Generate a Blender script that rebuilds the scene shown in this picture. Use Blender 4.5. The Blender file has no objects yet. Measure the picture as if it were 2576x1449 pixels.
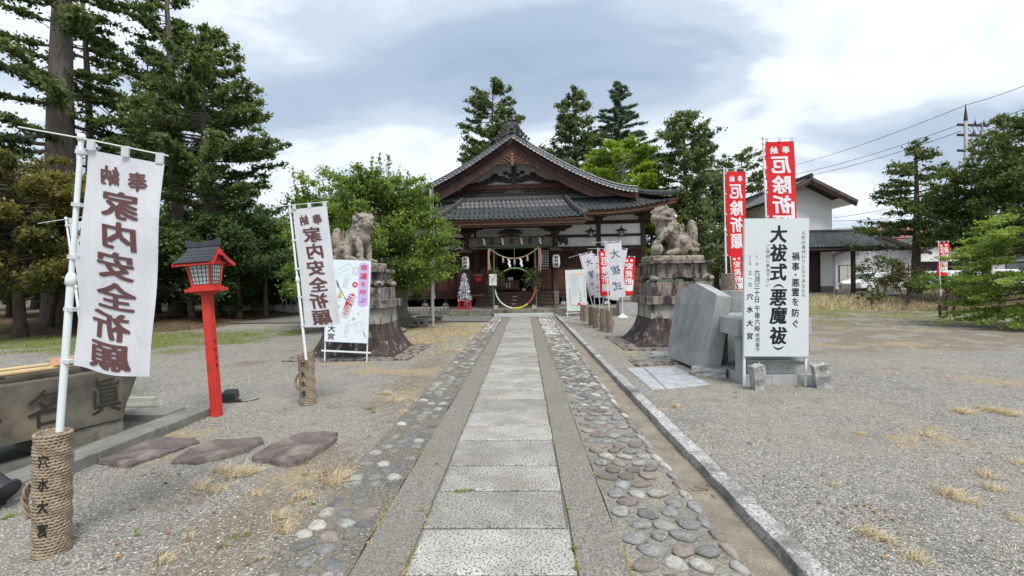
import bpy, bmesh, math, random
import numpy as np
from mathutils import Vector, Matrix, noise as mnoise
sc = bpy.context.scene
COL = sc.collection
PI = math.pi
R = math.radians
random.seed(7)
RNG = np.random.default_rng(7)
# ---------------- camera ----------------
CAMH = 1.5
ROLL = R(-1.0)        # the phone was held slightly tilted
_vx, _vy = 30.3 * math.cos(ROLL) - 12.8 * math.sin(ROLL), 30.3 * math.sin(ROLL) + 12.8 * math.cos(ROLL)
PITCH = math.atan(_vy / 1140.0)
YAW = math.atan(_vx / 1140.0)
cd = bpy.data.cameras.new('camera')
cam = bpy.data.objects.new('camera', cd)
COL.objects.link(cam)
cam.location = (0, 0, CAMH)
cam.rotation_euler = (Matrix.Rotation(YAW, 3, 'Z') @ Matrix.Rotation(PI / 2 - PITCH, 3, 'X') @ Matrix.Rotation(ROLL, 3, 'Z')).to_euler()
cd.sensor_width = 36.0
cd.lens = 36.0 * 1140.0 / 2576.0
cd.clip_start = 0.05
cd.clip_end = 3000
sc.camera = cam
CM = Matrix.Translation(cam.location) @ cam.rotation_euler.to_matrix().to_4x4()
# ---------------- sky, sun, exposure ----------------
SUN_EL, SUN_AZ = 58.0, 150.0      # degrees; azimuth from +Y towards +X
wd = bpy.data.worlds.new('World')
sc.world = wd
wd.use_nodes = True
wt = wd.node_tree
wt.nodes.clear()
def _n(t, typ, **kw):
  n = t.nodes.new(typ)
  for k, v in kw.items():
    if k == 'inp':
      for kk, vv in v.items():
        n.inputs[kk].default_value = vv
    else:
      setattr(n, k, v)
  return n
def _math(t, op, a, b=None, clamp=False):
  n = t.nodes.new('ShaderNodeMath')
  n.operation = op
  n.use_clamp = clamp
  for i, x in enumerate((a, b)):
    if x is None:
      continue
    if isinstance(x, (int, float)):
      n.inputs[i].default_value = x
    else:
      t.links.new(x, n.inputs[i])
  return n.outputs[0]
def _ramp(t, fac, stops, interp='EASE'):
  n = t.nodes.new('ShaderNodeValToRGB')
  cr = n.color_ramp
  cr.interpolation = interp
  while len(cr.elements) < len(stops):
    cr.elements.new(0.5)
  for e, (p, c) in zip(cr.elements, stops):
    e.position = p
    e.color = (c[0], c[1], c[2], 1) if not isinstance(c, (int, float)) else (c, c, c, 1)
  t.links.new(fac, n.inputs[0])
  return n.outputs[0]
def _mix(t, fac, a, b, blend='MIX'):
  n = t.nodes.new('ShaderNodeMix')
  n.data_type = 'RGBA'
  n.blend_type = blend
  for s, x in ((n.inputs[0], fac), (n.inputs[6], a), (n.inputs[7], b)):
    if isinstance(x, (int, float)):
      s.default_value = x
    elif isinstance(x, (tuple, list)):
      s.default_value = (x[0], x[1], x[2], 1)
    else:
      t.links.new(x, s)
  return n.outputs[2]
def build_world():
  t = wt
  out = _n(t, 'ShaderNodeOutputWorld')
  sky = _n(t, 'ShaderNodeTexSky', sky_type='NISHITA', sun_disc=False,
       sun_elevation=R(SUN_EL), sun_rotation=R(SUN_AZ), altitude=200, air_density=1.0, dust_density=1.5)
  bsky = _n(t, 'ShaderNodeBackground', inp={1: 0.15})
  t.links.new(sky.outputs[0], bsky.inputs[0])
  geo = _n(t, 'ShaderNodeTexCoord')
  sep = _n(t, 'ShaderNodeSeparateXYZ')
  t.links.new(geo.outputs['Generated'], sep.inputs[0])
  zz = _math(t, 'ADD', _math(t, 'MAXIMUM', sep.outputs[2], 0.0), 0.30)
  u = _math(t, 'DIVIDE', sep.outputs[0], zz)
  v = _math(t, 'DIVIDE', sep.outputs[1], zz)
  cmb = _n(t, 'ShaderNodeCombineXYZ')
  t.links.new(u, cmb.inputs[0])
  t.links.new(v, cmb.inputs[1])
  def fbm(scale, off, detail=6, rough=0.5, dist=0.3, sx=1.0, sy=1.0, rot=0.0):
    m = _n(t, 'ShaderNodeMapping')
    m.inputs['Location'].default_value = off
    m.inputs['Rotation'].default_value = (0, 0, rot)
    m.inputs['Scale'].default_value = (sx, sy, 1)
    t.links.new(cmb.outputs[0], m.inputs[0])
    n = _n(t, 'ShaderNodeTexNoise', inp={'Scale': scale, 'Detail': detail, 'Roughness': rough, 'Distortion': dist})
    t.links.new(m.outputs[0], n.inputs['Vector'])
    return n.outputs[0]
  big = fbm(1.25, CLOUD_OFF, 5, 0.45, 0.6, 0.75, 1.0, 0.25)
  fine = fbm(3.4, (7.3, 2.1, 0), 7, 0.55, 0.5, 0.6, 1.0, -0.25)
  dens = _math(t, 'ADD', _math(t, 'MULTIPLY', big, 0.62), _math(t, 'MULTIPLY', fine, 0.38))
  for (u0, v0, su, sv, wgt) in CLOUD_MASSES:
    du = _math(t, 'DIVIDE', _math(t, 'SUBTRACT', u, u0), su)
    dv = _math(t, 'DIVIDE', _math(t, 'SUBTRACT', v, v0), sv)
    q = _math(t, 'ADD', _math(t, 'MULTIPLY', du, du), _math(t, 'MULTIPLY', dv, dv))
    q = _math(t, 'ADD', q, _math(t, 'MULTIPLY', _math(t, 'SUBTRACT', fine, 0.5), 2.0))
    g = _math(t, 'POWER', 2.718, _math(t, 'MULTIPLY', q, -1.0))
    dens = _math(t, 'ADD', dens, _math(t, 'MULTIPLY', g, wgt))
  colr = _ramp(t, dens, [(0.36, (0.82, 0.88, 0.96)), (0.46, (0.74, 0.80, 0.88)), (0.54, (0.50, 0.585, 0.695)),
              (0.61, (0.36, 0.455, 0.59)), (0.70, (0.29, 0.385, 0.515))])
  hz = _math(t, 'POWER', _math(t, 'SUBTRACT', 1.0, _math(t, 'MAXIMUM', sep.outputs[2], 0.0), True), 5.0)
  colr = _mix(t, _math(t, 'MULTIPLY', hz, 0.45), colr, (0.78, 0.83, 0.89))
  bcl = _n(t, 'ShaderNodeBackground', inp={1: SKY_CLOUD})
  t.links.new(colr, bcl.inputs[0])
  gap = fbm(1.5, (3.7, 9.2, 0), 5, 0.5, 0.3)
  cov = _ramp(t, gap, [(0.30, 0.5), (0.42, 1.0)])
  mx = _n(t, 'ShaderNodeMixShader')
  t.links.new(cov, mx.inputs[0])
  t.links.new(bsky.outputs[0], mx.inputs[1])
  t.links.new(bcl.outputs[0], mx.inputs[2])
  t.links.new(mx.outputs[0], out.inputs[0])
CLOUD_OFF = (0.35, 0.95, 0)
def _uv(px, py):
  d = Vector(((px - 1288.0) / 1140.0, -(py - 724.5) / 1140.0, -1.0))
  d = (CM.to_3x3() @ d).normalized()
  return d.x / (max(d.z, 0) + .30), d.y / (max(d.z, 0) + .30)
CLOUD_MASSES = [(*_uv(1180, 240), .66, .26, .125), (*_uv(780, 170), .42, .22, .08), (*_uv(1560, 60), .42, .16, .10), (*_uv(900, 400), .7, .22, -.11),
        (*_uv(2050, 120), .50, .45, -.10), (*_uv(2150, 330), .5, .2, .05), (*_uv(700, 40), .25, .16, -.08)]
SKY_CLOUD = 0.78
build_world()
sl = bpy.data.lights.new('sun', 'SUN')
sl.energy = 2.4
sl.angle = R(24)
sl.color = (1.0, 0.96, 0.9)
so = bpy.data.objects.new('sun', sl)
COL.objects.link(so)
so.location = (0, 0, 60)
_sd = Vector((math.sin(R(SUN_AZ)) * math.cos(R(SUN_EL)), math.cos(R(SUN_AZ)) * math.cos(R(SUN_EL)), math.sin(R(SUN_EL))))
so.rotation_euler = (-_sd).to_track_quat('-Z', 'Y').to_euler()
vs_ = sc.view_settings
vs_.view_transform = 'Standard'
vs_.look = 'None'
vs_.gamma = 1
vs_.use_curve_mapping = False
vs_.exposure = 0.70
sc.render.engine = 'CYCLES'
sc.cycles.max_bounces = 6
sc.cycles.transparent_max_bounces = 8
# ---------------- measuring: reading distances off the photograph ----------------
def ray(px, py):
  d = Vector(((px - 1288.0) / 1140.0, -(py - 724.5) / 1140.0, -1.0))
  return (CM.to_3x3() @ d)
def gp(px, py, z=0.0):
  d = ray(px, py)
  k = (z - CAMH) / d.z
  return Vector((d.x * k, d.y * k, z))
def at(px, py, Y):
  d = ray(px, py)
  k = Y / d.y
  return Vector((d.x * k, Y, CAMH + d.z * k))
# ---------------- mesh building ----------------
class MB:
  def __init__(s):
    s.v = []
    s.f = []
    s.mi = []
    s.k = 0
  def add(s, vs, fs):
    b = len(s.v)
    s.v.extend([tuple(p) for p in vs])
    s.f.extend([tuple(b + i for i in f) for f in fs])
    s.mi.extend([s.k] * len(fs))
    return s
  def box(s, c, size, rz=0.0, M=None, taper=1.0):
    x, y, z = size[0] / 2, size[1] / 2, size[2] / 2
    t = taper
    P = [(-x, -y, -z), (x, -y, -z), (x, y, -z), (-x, y, -z), (-x * t, -y * t, z), (x * t, -y * t, z), (x * t, y * t, z), (-x * t, y * t, z)]
    T = Matrix.Translation(Vector(c)) @ (M if M is not None else Matrix.Rotation(rz, 4, 'Z'))
    return s.add([T @ Vector(p) for p in P], [(0, 3, 2, 1), (4, 5, 6, 7), (0, 1, 5, 4), (1, 2, 6, 5), (2, 3, 7, 6), (3, 0, 4, 7)])
  def b2(s, lo, hi):
    return s.box([(a + b) / 2 for a, b in zip(lo, hi)], [abs(b - a) for a, b in zip(lo, hi)])
  def beam(s, p0, p1, w, h, up=(0, 0, 1)):
    p0, p1 = Vector(p0), Vector(p1)
    d = (p1 - p0)
    L = d.length
    d.normalize()
    u = Vector(up)
    sd = d.cross(u)
    if sd.length < 1e-5:
      sd = d.cross(Vector((0, 1, 0)))
    sd.normalize()
    u = sd.cross(d)
    vs = []
    for p in (p0, p1):
      for a, b in ((-1, -1), (1, -1), (1, 1), (-1, 1)):
        vs.append(p + sd * a * w / 2 + u * b * h / 2)
    return s.add(vs, [(0, 1, 2, 3), (7, 6, 5, 4), (0, 4, 5, 1), (1, 5, 6, 2), (2, 6, 7, 3), (3, 7, 4, 0)])
  def tube(s, pts, r, n=8, caps=True, closed=False):
    pts = [Vector(p) for p in pts]
    m = len(pts)
    rr = r if isinstance(r, (list, tuple)) else [r] * m
    vs, fs = [], []
    prev = None
    for i, p in enumerate(pts):
      if closed:
        d = pts[(i + 1) % m] - pts[i - 1]
      else:
        d = pts[min(i + 1, m - 1)] - pts[max(i - 1, 0)]
      if d.length < 1e-9:
        d = Vector((0, 0, 1))
      d.normalize()
      if prev is None:
        a = d.cross(Vector((0, 0, 1)))
        if a.length < 0.1:
          a = d.cross(Vector((1, 0, 0)))
      else:
        a = prev - d * prev.dot(d)
        if a.length < 1e-6:
          a = d.cross(Vector((1, 0, 0.3)))
      a.normalize()
      prev = a
      b = d.cross(a)
      for k in range(n):
        t = 2 * PI * k / n
        vs.append(p + (a * math.cos(t) + b * math.sin(t)) * rr[i])
    for i in range(m if closed else m - 1):
      j = (i + 1) % m
      for k in range(n):
        k2 = (k + 1) % n
        fs.append((i * n + k, i * n + k2, j * n + k2, j * n + k))
    if caps and not closed:
      fs.append(tuple(reversed(range(n))))
      fs.append(tuple((m - 1) * n + k for k in range(n)))
    return s.add(vs, fs)
  def lathe(s, prof, c=(0, 0, 0), n=20, M=None, sx=1, sy=1):
    T = Matrix.Translation(Vector(c)) @ (M if M is not None else Matrix())
    vs, fs = [], []
    for (r, z) in prof:
      for k in range(n):
        t = 2 * PI * k / n
        vs.append(T @ Vector((r * math.cos(t) * sx, r * math.sin(t) * sy, z)))
    for i in range(len(prof) - 1):
      for k in range(n):
        k2 = (k + 1) % n
        fs.append((i * n + k, i * n + k2, (i + 1) * n + k2, (i + 1) * n + k))
    fs.append(tuple(reversed(range(n))))
    fs.append(tuple((len(prof) - 1) * n + k for k in range(n)))
    return s.add(vs, fs)
  def ell(s, c, r, n=12, m=8, M=None):
    T = Matrix.Translation(Vector(c)) @ (M if M is not None else Matrix())
    prof = [(math.cos(PI * (i / m - 0.5)), math.sin(PI * (i / m - 0.5))) for i in range(1, m)]
    vs, fs = [], []
    for (a, z) in prof:
      for k in range(n):
        t = 2 * PI * k / n
        vs.append(T @ Vector((a * math.cos(t) * r[0], a * math.sin(t) * r[1], z * r[2])))
    for i in range(len(prof) - 1):
      for k in range(n):
        k2 = (k + 1) % n
        fs.append((i * n + k, i * n + k2, (i + 1) * n + k2, (i + 1) * n + k))
    b = len(vs)
    vs.append(T @ Vector((0, 0, -r[2])))
    vs.append(T @ Vector((0, 0, r[2])))
    q = (len(prof) - 1) * n
    for k in range(n):
      k2 = (k + 1) % n
      fs.append((b, k2, k))
      fs.append((b + 1, q + k, q + k2))
    return s.add(vs, fs)
  def prism(s, poly, d0, d1, plane='xz'):
    n = len(poly)
    def P(a, b, d):
      return {'xz': (a, d, b), 'yz': (d, a, b), 'xy': (a, b, d)}[plane]
    vs = [P(a, b, d0) for a, b in poly] + [P(a, b, d1) for a, b in poly]
    fs = [tuple(range(n)), tuple(reversed(range(n, 2 * n)))]
    for i in range(n):
      j = (i + 1) % n
      fs.append((j, i, n + i, n + j))
    return s.add(vs, fs)
  def strip(s, top, bot, d0, d1):
    n = len(top)
    vs = [(a, d0, b) for a, b in top] + [(a, d0, b) for a, b in bot] + [(a, d1, b) for a, b in top] + [(a, d1, b) for a, b in bot]
    fs = []
    for i in range(n - 1):
      fs += [(i, n + i, n + i + 1, i + 1), (2 * n + i, 2 * n + i + 1, 3 * n + i + 1, 3 * n + i),
          (i, i + 1, 2 * n + i + 1, 2 * n + i), (n + i, 3 * n + i, 3 * n + i + 1, n + i + 1)]
    fs += [(0, 2 * n, 3 * n, n), (n - 1, 2 * n - 1, 4 * n - 1, 3 * n - 1)]
    return s.add(vs, fs)
  def xf(s, M):
    s.v = [tuple(M @ Vector(p)) for p in s.v]
    return s
  def fn(s, f):
    s.v = [tuple(f(*p)) for p in s.v]
    return s
  def mesh(s, name, mats, smooth=False, recalc=True):
    me = bpy.data.meshes.new(name)
    me.from_pydata(s.v, [], s.f)
    for m in (mats if isinstance(mats, (list, tuple)) else [mats]):
      me.materials.append(m)
    if any(s.mi):
      me.polygons.foreach_set('material_index', s.mi)
    if recalc:
      bm = bmesh.new()
      bm.from_mesh(me)
      bmesh.ops.recalc_face_normals(bm, faces=bm.faces)
      bm.to_mesh(me)
      bm.free()
    if smooth:
      me.polygons.foreach_set('use_smooth', [True] * len(me.polygons))
    me.update()
    return me
def link(name, me, parent=None, loc=None, rz=None, kind=None):
  o = bpy.data.objects.new(name, me)
  COL.objects.link(o)
  if parent is not None:
    o.parent = parent
  if loc is not None:
    o.location = loc
  if rz is not None:
    o.rotation_euler = (0, 0, rz)
  if kind:
    o['kind'] = kind
  return o
def part(name, mb, mats, parent=None, smooth=False, bevel=0.0, kind=None, label=None, angle=None):
  me = mb.mesh(name, mats, smooth or angle is not None)
  if angle is not None:
    try:
      me.set_sharp_from_angle(angle=R(angle))
    except Exception:
      pass
  o = link(name, me, parent)
  if bevel:
    b = o.modifiers.new('bevel', 'BEVEL')
    b.width = bevel
    b.segments = 2
    b.limit_method = 'ANGLE'
    b.angle_limit = R(40)
  if kind:
    o['kind'] = kind
  if label:
    o['label'] = label
  return o
def tag(o, label, cat, group=None):
  o['label'] = label
  o['category'] = cat
  if group:
    o['group'] = group
  return o
def thing(name, label, cat, loc=(0, 0, 0), rz=0.0, group=None, rot=None):
  o = bpy.data.objects.new(name, None)
  COL.objects.link(o)
  o.empty_display_size = 0.2
  o.location = loc
  o.rotation_euler = rot if rot is not None else (0, 0, rz)
  return tag(o, label, cat, group)
def dup(root, loc=None, rz=None, label=None, rot=None, group=None):
  kids = {}
  for o in COL.objects:
    if o.parent is not None:
      kids.setdefault(o.parent, []).append(o)
  def cp(o, par):
    c = o.copy()
    COL.objects.link(c)
    c.parent = par
    for ch in kids.get(o, []):
      cp(ch, c)
    return c
  r = cp(root, None)
  if loc is not None:
    r.location = loc
  if rz is not None:
    r.rotation_euler = (0, 0, rz)
  if rot is not None:
    r.rotation_euler = rot
  if label:
    r['label'] = label
  if group:
    r['group'] = group
  return r
def np_mesh(name, V, F, mats, attr=None, smooth=False):
  """V (n,3), F (m,k) arrays -> mesh, quick"""
  V = np.asarray(V, dtype=np.float32)
  F = np.asarray(F, dtype=np.int32)
  me = bpy.data.meshes.new(name)
  me.vertices.add(len(V))
  me.vertices.foreach_set('co', V.ravel())
  m, k = F.shape
  me.loops.add(m * k)
  me.loops.foreach_set('vertex_index', F.ravel())
  me.polygons.add(m)
  me.polygons.foreach_set('loop_start', np.arange(0, m * k, k, dtype=np.int32))
  me.polygons.foreach_set('loop_total', np.full(m, k, dtype=np.int32))
  for mt in (mats if isinstance(mats, (list, tuple)) else [mats]):
    me.materials.append(mt)
  if attr:
    for an, (dom, data) in attr.items():
      a = me.attributes.new(an, 'FLOAT', dom)
      a.data.foreach_set('value', np.asarray(data, dtype=np.float32))
  me.update(calc_edges=True)
  me.validate()
  if smooth:
    me.polygons.foreach_set('use_smooth', [True] * len(me.polygons))
  return me
# ---------------- materials ----------------
MATS = {}
def mat(name, c1, c2=None, rough=0.8, scale=6.0, detail=5, bump=0.0, bscale=None, spec=0.3, stretch=(1, 1, 1),
    c3=None, s3=2.0, lo3=0.5, hi3=0.65, lo=0.35, hi=0.65, metal=0.0, coord='Object', attr=None, attramt=0.0, trans=0.0, objrand=0.0, bdist=0.01,
    speck=None, speck_scale=60, speck_lo=0.55):
  if name in MATS:
    return MATS[name]
  m = bpy.data.materials.new(name)
  m.use_nodes = True
  t = m.node_tree
  t.nodes.clear()
  out = _n(t, 'ShaderNodeOutputMaterial')
  b = _n(t, 'ShaderNodeBsdfPrincipled')
  b.inputs['Roughness'].default_value = rough
  b.inputs['Specular IOR Level'].default_value = spec
  b.inputs['Metallic'].default_value = metal
  tc = _n(t, 'ShaderNodeTexCoord')
  mp = _n(t, 'ShaderNodeMapping')
  mp.inputs['Scale'].default_value = stretch
  t.links.new(tc.outputs[coord], mp.inputs[0])
  vec = mp.outputs[0]
  if objrand:
    oi = _n(t, 'ShaderNodeObjectInfo')
    ad = _n(t, 'ShaderNodeVectorMath', operation='ADD')
    sc_ = _n(t, 'ShaderNodeVectorMath', operation='SCALE')
    cb = _n(t, 'ShaderNodeCombineXYZ')
    t.links.new(oi.outputs['Random'], cb.inputs[0])
    t.links.new(oi.outputs['Random'], cb.inputs[1])
    t.links.new(cb.outputs[0], sc_.inputs[0])
    sc_.inputs['Scale'].default_value = 37.0
    t.links.new(vec, ad.inputs[0])
    t.links.new(sc_.outputs[0], ad.inputs[1])
    vec = ad.outputs[0]
  col = None
  if c2 is not None:
    n = _n(t, 'ShaderNodeTexNoise', inp={'Scale': scale, 'Detail': detail, 'Roughness': 0.6})
    t.links.new(vec, n.inputs['Vector'])
    col = _ramp(t, n.outputs[0], [(lo, c1), (hi, c2)], 'LINEAR')
  else:
    rgb = _n(t, 'ShaderNodeRGB')
    rgb.outputs[0].default_value = (*c1, 1)
    col = rgb.outputs[0]
  if c3 is not None:
    n3 = _n(t, 'ShaderNodeTexNoise', inp={'Scale': s3, 'Detail': 6, 'Roughness': 0.62, 'Distortion': 0.2})
    t.links.new(vec, n3.inputs['Vector'])
    f3 = _ramp(t, n3.outputs[0], [(lo3, 0.0), (hi3, 1.0)], 'LINEAR')
    col = _mix(t, f3, col, c3)
  if speck is not None:
    n4 = _n(t, 'ShaderNodeTexNoise', inp={'Scale': speck_scale, 'Detail': 2, 'Roughness': 0.7})
    t.links.new(tc.outputs[coord], n4.inputs['Vector'])
    f4 = _ramp(t, n4.outputs[0], [(speck_lo, 0.0), (speck_lo + 0.06, 1.0)], 'LINEAR')
    col = _mix(t, f4, col, speck)
  if objrand:
    v = _math(t, 'ADD', 1.0 - objrand / 2, _math(t, 'MULTIPLY', oi.outputs['Random'], objrand))
    hs = _n(t, 'ShaderNodeHueSaturation')
    t.links.new(v, hs.inputs['Value'])
    t.links.new(col, hs.inputs['Color'])
    col = hs.outputs[0]
  if attr:
    an = _n(t, 'ShaderNodeAttribute', attribute_name=attr)
    v = _math(t, 'ADD', 1.0 - attramt / 2, _math(t, 'MULTIPLY', an.outputs['Fac'], attramt))
    hs = _n(t, 'ShaderNodeHueSaturation')
    t.links.new(v, hs.inputs['Value'])
    t.links.new(col, hs.inputs['Color'])
    col = hs.outputs[0]
  t.links.new(col, b.inputs['Base Color'])
  if bump:
    nb = _n(t, 'ShaderNodeTexNoise', inp={'Scale': bscale or scale * 4, 'Detail': 5, 'Roughness': 0.65})
    t.links.new(vec, nb.inputs['Vector'])
    bp = _n(t, 'ShaderNodeBump', inp={'Strength': bump, 'Distance': bdist})
    t.links.new(nb.outputs[0], bp.inputs['Height'])
    t.links.new(bp.outputs[0], b.inputs['Normal'])
  sh = b.outputs[0]
  if trans:
    tr = _n(t, 'ShaderNodeBsdfTranslucent')
    t.links.new(col, tr.inputs[0])
    mx = _n(t, 'ShaderNodeMixShader', inp={0: trans})
    t.links.new(sh, mx.inputs[1])
    t.links.new(tr.outputs[0], mx.inputs[2])
    sh = mx.outputs[0]
  t.links.new(sh, out.inputs[0])
  MATS[name] = m
  return m
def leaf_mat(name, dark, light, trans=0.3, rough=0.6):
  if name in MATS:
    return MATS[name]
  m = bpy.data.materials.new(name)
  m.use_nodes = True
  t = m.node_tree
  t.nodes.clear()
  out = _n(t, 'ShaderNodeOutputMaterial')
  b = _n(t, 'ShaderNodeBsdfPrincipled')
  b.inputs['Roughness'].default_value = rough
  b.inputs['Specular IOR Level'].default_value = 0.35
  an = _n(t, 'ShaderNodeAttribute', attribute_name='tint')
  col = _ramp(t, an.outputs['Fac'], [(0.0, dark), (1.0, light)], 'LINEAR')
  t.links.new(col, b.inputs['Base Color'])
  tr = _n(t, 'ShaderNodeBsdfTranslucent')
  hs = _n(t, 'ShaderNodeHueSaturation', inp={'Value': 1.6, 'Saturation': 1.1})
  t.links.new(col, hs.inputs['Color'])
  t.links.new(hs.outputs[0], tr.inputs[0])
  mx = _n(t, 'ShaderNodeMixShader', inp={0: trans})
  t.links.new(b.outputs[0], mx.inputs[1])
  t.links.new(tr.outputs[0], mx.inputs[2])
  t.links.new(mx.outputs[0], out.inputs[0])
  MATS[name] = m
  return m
M_GRANITE = mat('granite_slab', (0.26, 0.255, 0.235), (0.43, 0.415, 0.385), rough=0.9, scale=3.0, bump=0.7, bscale=70, objrand=0.3,
        speck=(0.11, 0.108, 0.10), speck_scale=75, speck_lo=0.52, c3=(0.25, 0.22, 0.18), s3=1.6, lo3=0.50, hi3=0.75, bdist=0.006)
M_GREYGRAN = mat('grey_granite', (0.31, 0.32, 0.315), (0.42, 0.43, 0.42), rough=0.75, scale=4.0, bump=0.25, bscale=120, speck=(0.17, 0.175, 0.175), speck_scale=95, speck_lo=0.55, bdist=0.003, c3=(0.24, 0.245, 0.235), s3=1.6, lo3=0.52, hi3=0.72)
M_ROUGHGRAN = mat('rough_granite', (0.25, 0.26, 0.25), (0.46, 0.46, 0.44), rough=0.9, scale=9.0, bump=0.9, bscale=38, bdist=0.02)
M_CONC = mat('concrete', (0.095, 0.09, 0.078), (0.29, 0.275, 0.24), rough=0.95, scale=85, detail=3, lo=.36, hi=.66, bump=0.7, bscale=75, speck=(0.38, 0.36, 0.32), speck_scale=140, speck_lo=0.62,
       c3=(0.16, 0.15, 0.12), s3=1.4, lo3=0.46, hi3=0.72, bdist=0.006)
M_MORTAR = mat('mortar', (0.13, 0.12, 0.10), (0.31, 0.29, 0.25), rough=0.95, scale=60, lo=.36, hi=.66, bump=0.7, bscale=60, bdist=0.006, c3=(0.11, 0.105, 0.095), s3=0.8, lo3=0.45, hi3=0.7)
M_MORTARD = mat('dark_mortar', (0.08, 0.075, 0.065), (0.23, 0.215, 0.18), rough=0.95, scale=55, lo=.38, hi=.66, bump=0.5, bscale=90, bdist=0.006, c3=(0.20, 0.17, 0.12), s3=1.2, lo3=0.5, hi3=0.7)
M_SAND = mat('gutter_sand', (0.155, 0.135, 0.105), (0.26, 0.23, 0.18), rough=0.95, scale=4, bump=0.6, bscale=120, bdist=0.006, c3=(0.16, 0.135, 0.10), s3=1.5, lo3=0.5, hi3=0.7, speck=(0.42, 0.40, 0.36), speck_scale=110, speck_lo=0.60)
COBS = [mat('cobble_%s' % nm, a, b, rough=0.75, scale=1.3, bump=0.5, bscale=5, objrand=0.45, bdist=0.15, speck=s, speck_scale=9, speck_lo=0.56, c3=(0.17, 0.155, 0.13), s3=1.1, lo3=.52, hi3=.68)
    for nm, a, b, s in (('grey', (0.25, 0.255, 0.25), (0.38, 0.38, 0.365), (0.13, 0.13, 0.125)), ('pale', (0.40, 0.385, 0.35), (0.52, 0.50, 0.46), (0.26, 0.26, 0.25)),
              ('brown', (0.185, 0.165, 0.145), (0.29, 0.26, 0.225), (0.13, 0.11, 0.10)), ('dark', (0.13, 0.135, 0.135), (0.22, 0.22, 0.215), (0.09, 0.09, 0.09)),
              ('pink', (0.26, 0.225, 0.20), (0.37, 0.32, 0.285), (0.2, 0.17, 0.15)))]
M_KERB = mat('kerb_granite', (0.30, 0.30, 0.29), (0.50, 0.49, 0.47), rough=0.9, scale=7, bump=0.6, bscale=45, objrand=0.2, speck=(0.14, 0.14, 0.14), speck_scale=70, speck_lo=0.52, c3=(0.13, 0.125, 0.11), s3=2.5, lo3=0.52, hi3=0.66, bdist=0.008)
M_PED = mat('weathered_pedestal', (0.30, 0.27, 0.235), (0.17, 0.145, 0.13), rough=0.9, scale=5.0, stretch=(2.4, 2.4, 0.7), bump=0.6, bscale=18, c3=(0.05, 0.04, 0.04), s3=3.4, lo3=0.46, hi3=0.58, bdist=0.01, speck=(0.5, 0.48, 0.44), speck_scale=45, speck_lo=0.66)
M_PEDD = mat('sooty_pedestal', (0.030, 0.025, 0.025), (0.095, 0.075, 0.068), rough=0.85, scale=3.0, stretch=(3.4, 3.4, 0.40), bump=0.5, bscale=18, c3=(0.36, 0.33, 0.29), s3=3.0, lo3=0.58, hi3=0.68, bdist=0.01)
M_PEDL = mat('pale_pedestal', (0.40, 0.385, 0.35), (0.26, 0.24, 0.215), rough=0.9, scale=3.0, stretch=(2.4, 2.4, 0.6), bump=0.4, bscale=18, c3=(0.06, 0.05, 0.048), s3=3.0, lo3=0.53, hi3=0.63, bdist=0.008)
M_STATUE = mat('carved_stone', (0.34, 0.305, 0.25), (0.20, 0.178, 0.15), rough=0.92, scale=8.0, bump=0.6, bscale=40, c3=(0.08, 0.066, 0.058), s3=9, lo3=0.51, hi3=0.66, bdist=0.012)
M_OLDSTONE = mat('old_stone', (0.13, 0.125, 0.105), (0.24, 0.225, 0.19), rough=0.92, scale=5.0, bump=0.5, bscale=30, c3=(0.07, 0.065, 0.05), s3=2.5, lo3=0.5, hi3=0.65, bdist=0.01)
M_TROUGH = mat('trough_stone', (0.060, 0.056, 0.046), (0.125, 0.115, 0.092), rough=0.85, scale=4.0, bump=0.4, bscale=60, c3=(0.17, 0.14, 0.095), s3=2.0, lo3=0.52, hi3=0.75, bdist=0.006)
M_CARVE = mat('carved_groove', (0.03, 0.028, 0.024), rough=0.95)
M_PURPLE = mat('purple_rock', (0.10, 0.083, 0.078), (0.19, 0.16, 0.148), rough=0.8, scale=5.0, bump=1.0, bscale=14, c3=(0.25, 0.215, 0.18), s3=3.0, lo3=0.52, hi3=0.66, bdist=0.04)
M_TILE = mat('roof_tile', (0.045, 0.048, 0.052), (0.085, 0.09, 0.095), rough=0.42, scale=7, objrand=0.5, spec=0.6, bump=0.05, bscale=30)
M_TILE2 = mat('roof_tile_mass', (0.05, 0.053, 0.058), (0.095, 0.10, 0.105), rough=0.42, scale=3.0, spec=0.6, bump=0.05, bscale=30)
M_ORN = mat('ridge_ornament', (0.05, 0.05, 0.05), (0.10, 0.10, 0.10), rough=0.6, scale=9, bump=0.5, bscale=30)
M_WOODR = mat('red_brown_timber', (0.048, 0.022, 0.017), (0.095, 0.042, 0.031), rough=0.65, scale=5, stretch=(1, 1, 5), bump=0.2)
M_WOODH = mat('bargeboard_timber', (0.040, 0.020, 0.016), (0.085, 0.038, 0.030), rough=0.6, scale=3, bump=0.25, bscale=10, c3=(0.13, 0.075, 0.055), s3=2.2, lo3=0.56, hi3=0.75)
M_WOODO = mat('weathered_orange_timber', (0.085, 0.045, 0.03), (0.15, 0.085, 0.055), rough=0.75, scale=4, stretch=(0.6, 3, 3), bump=0.2)
M_WOODD = mat('dark_timber', (0.028, 0.020, 0.018), (0.065, 0.045, 0.038), rough=0.7, scale=5, stretch=(1, 1, 0.4), bump=0.2)
M_WOODG = mat('grey_timber', (0.12, 0.10, 0.082), (0.21, 0.185, 0.155), rough=0.85, scale=4, stretch=(0.5, 2, 3), bump=0.4, bscale=20)
M_PANEL = mat('door_panel_timber', (0.11, 0.046, 0.032), (0.175, 0.075, 0.05), rough=0.6, scale=5, stretch=(3, 1, 0.6), objrand=0.3)
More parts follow.
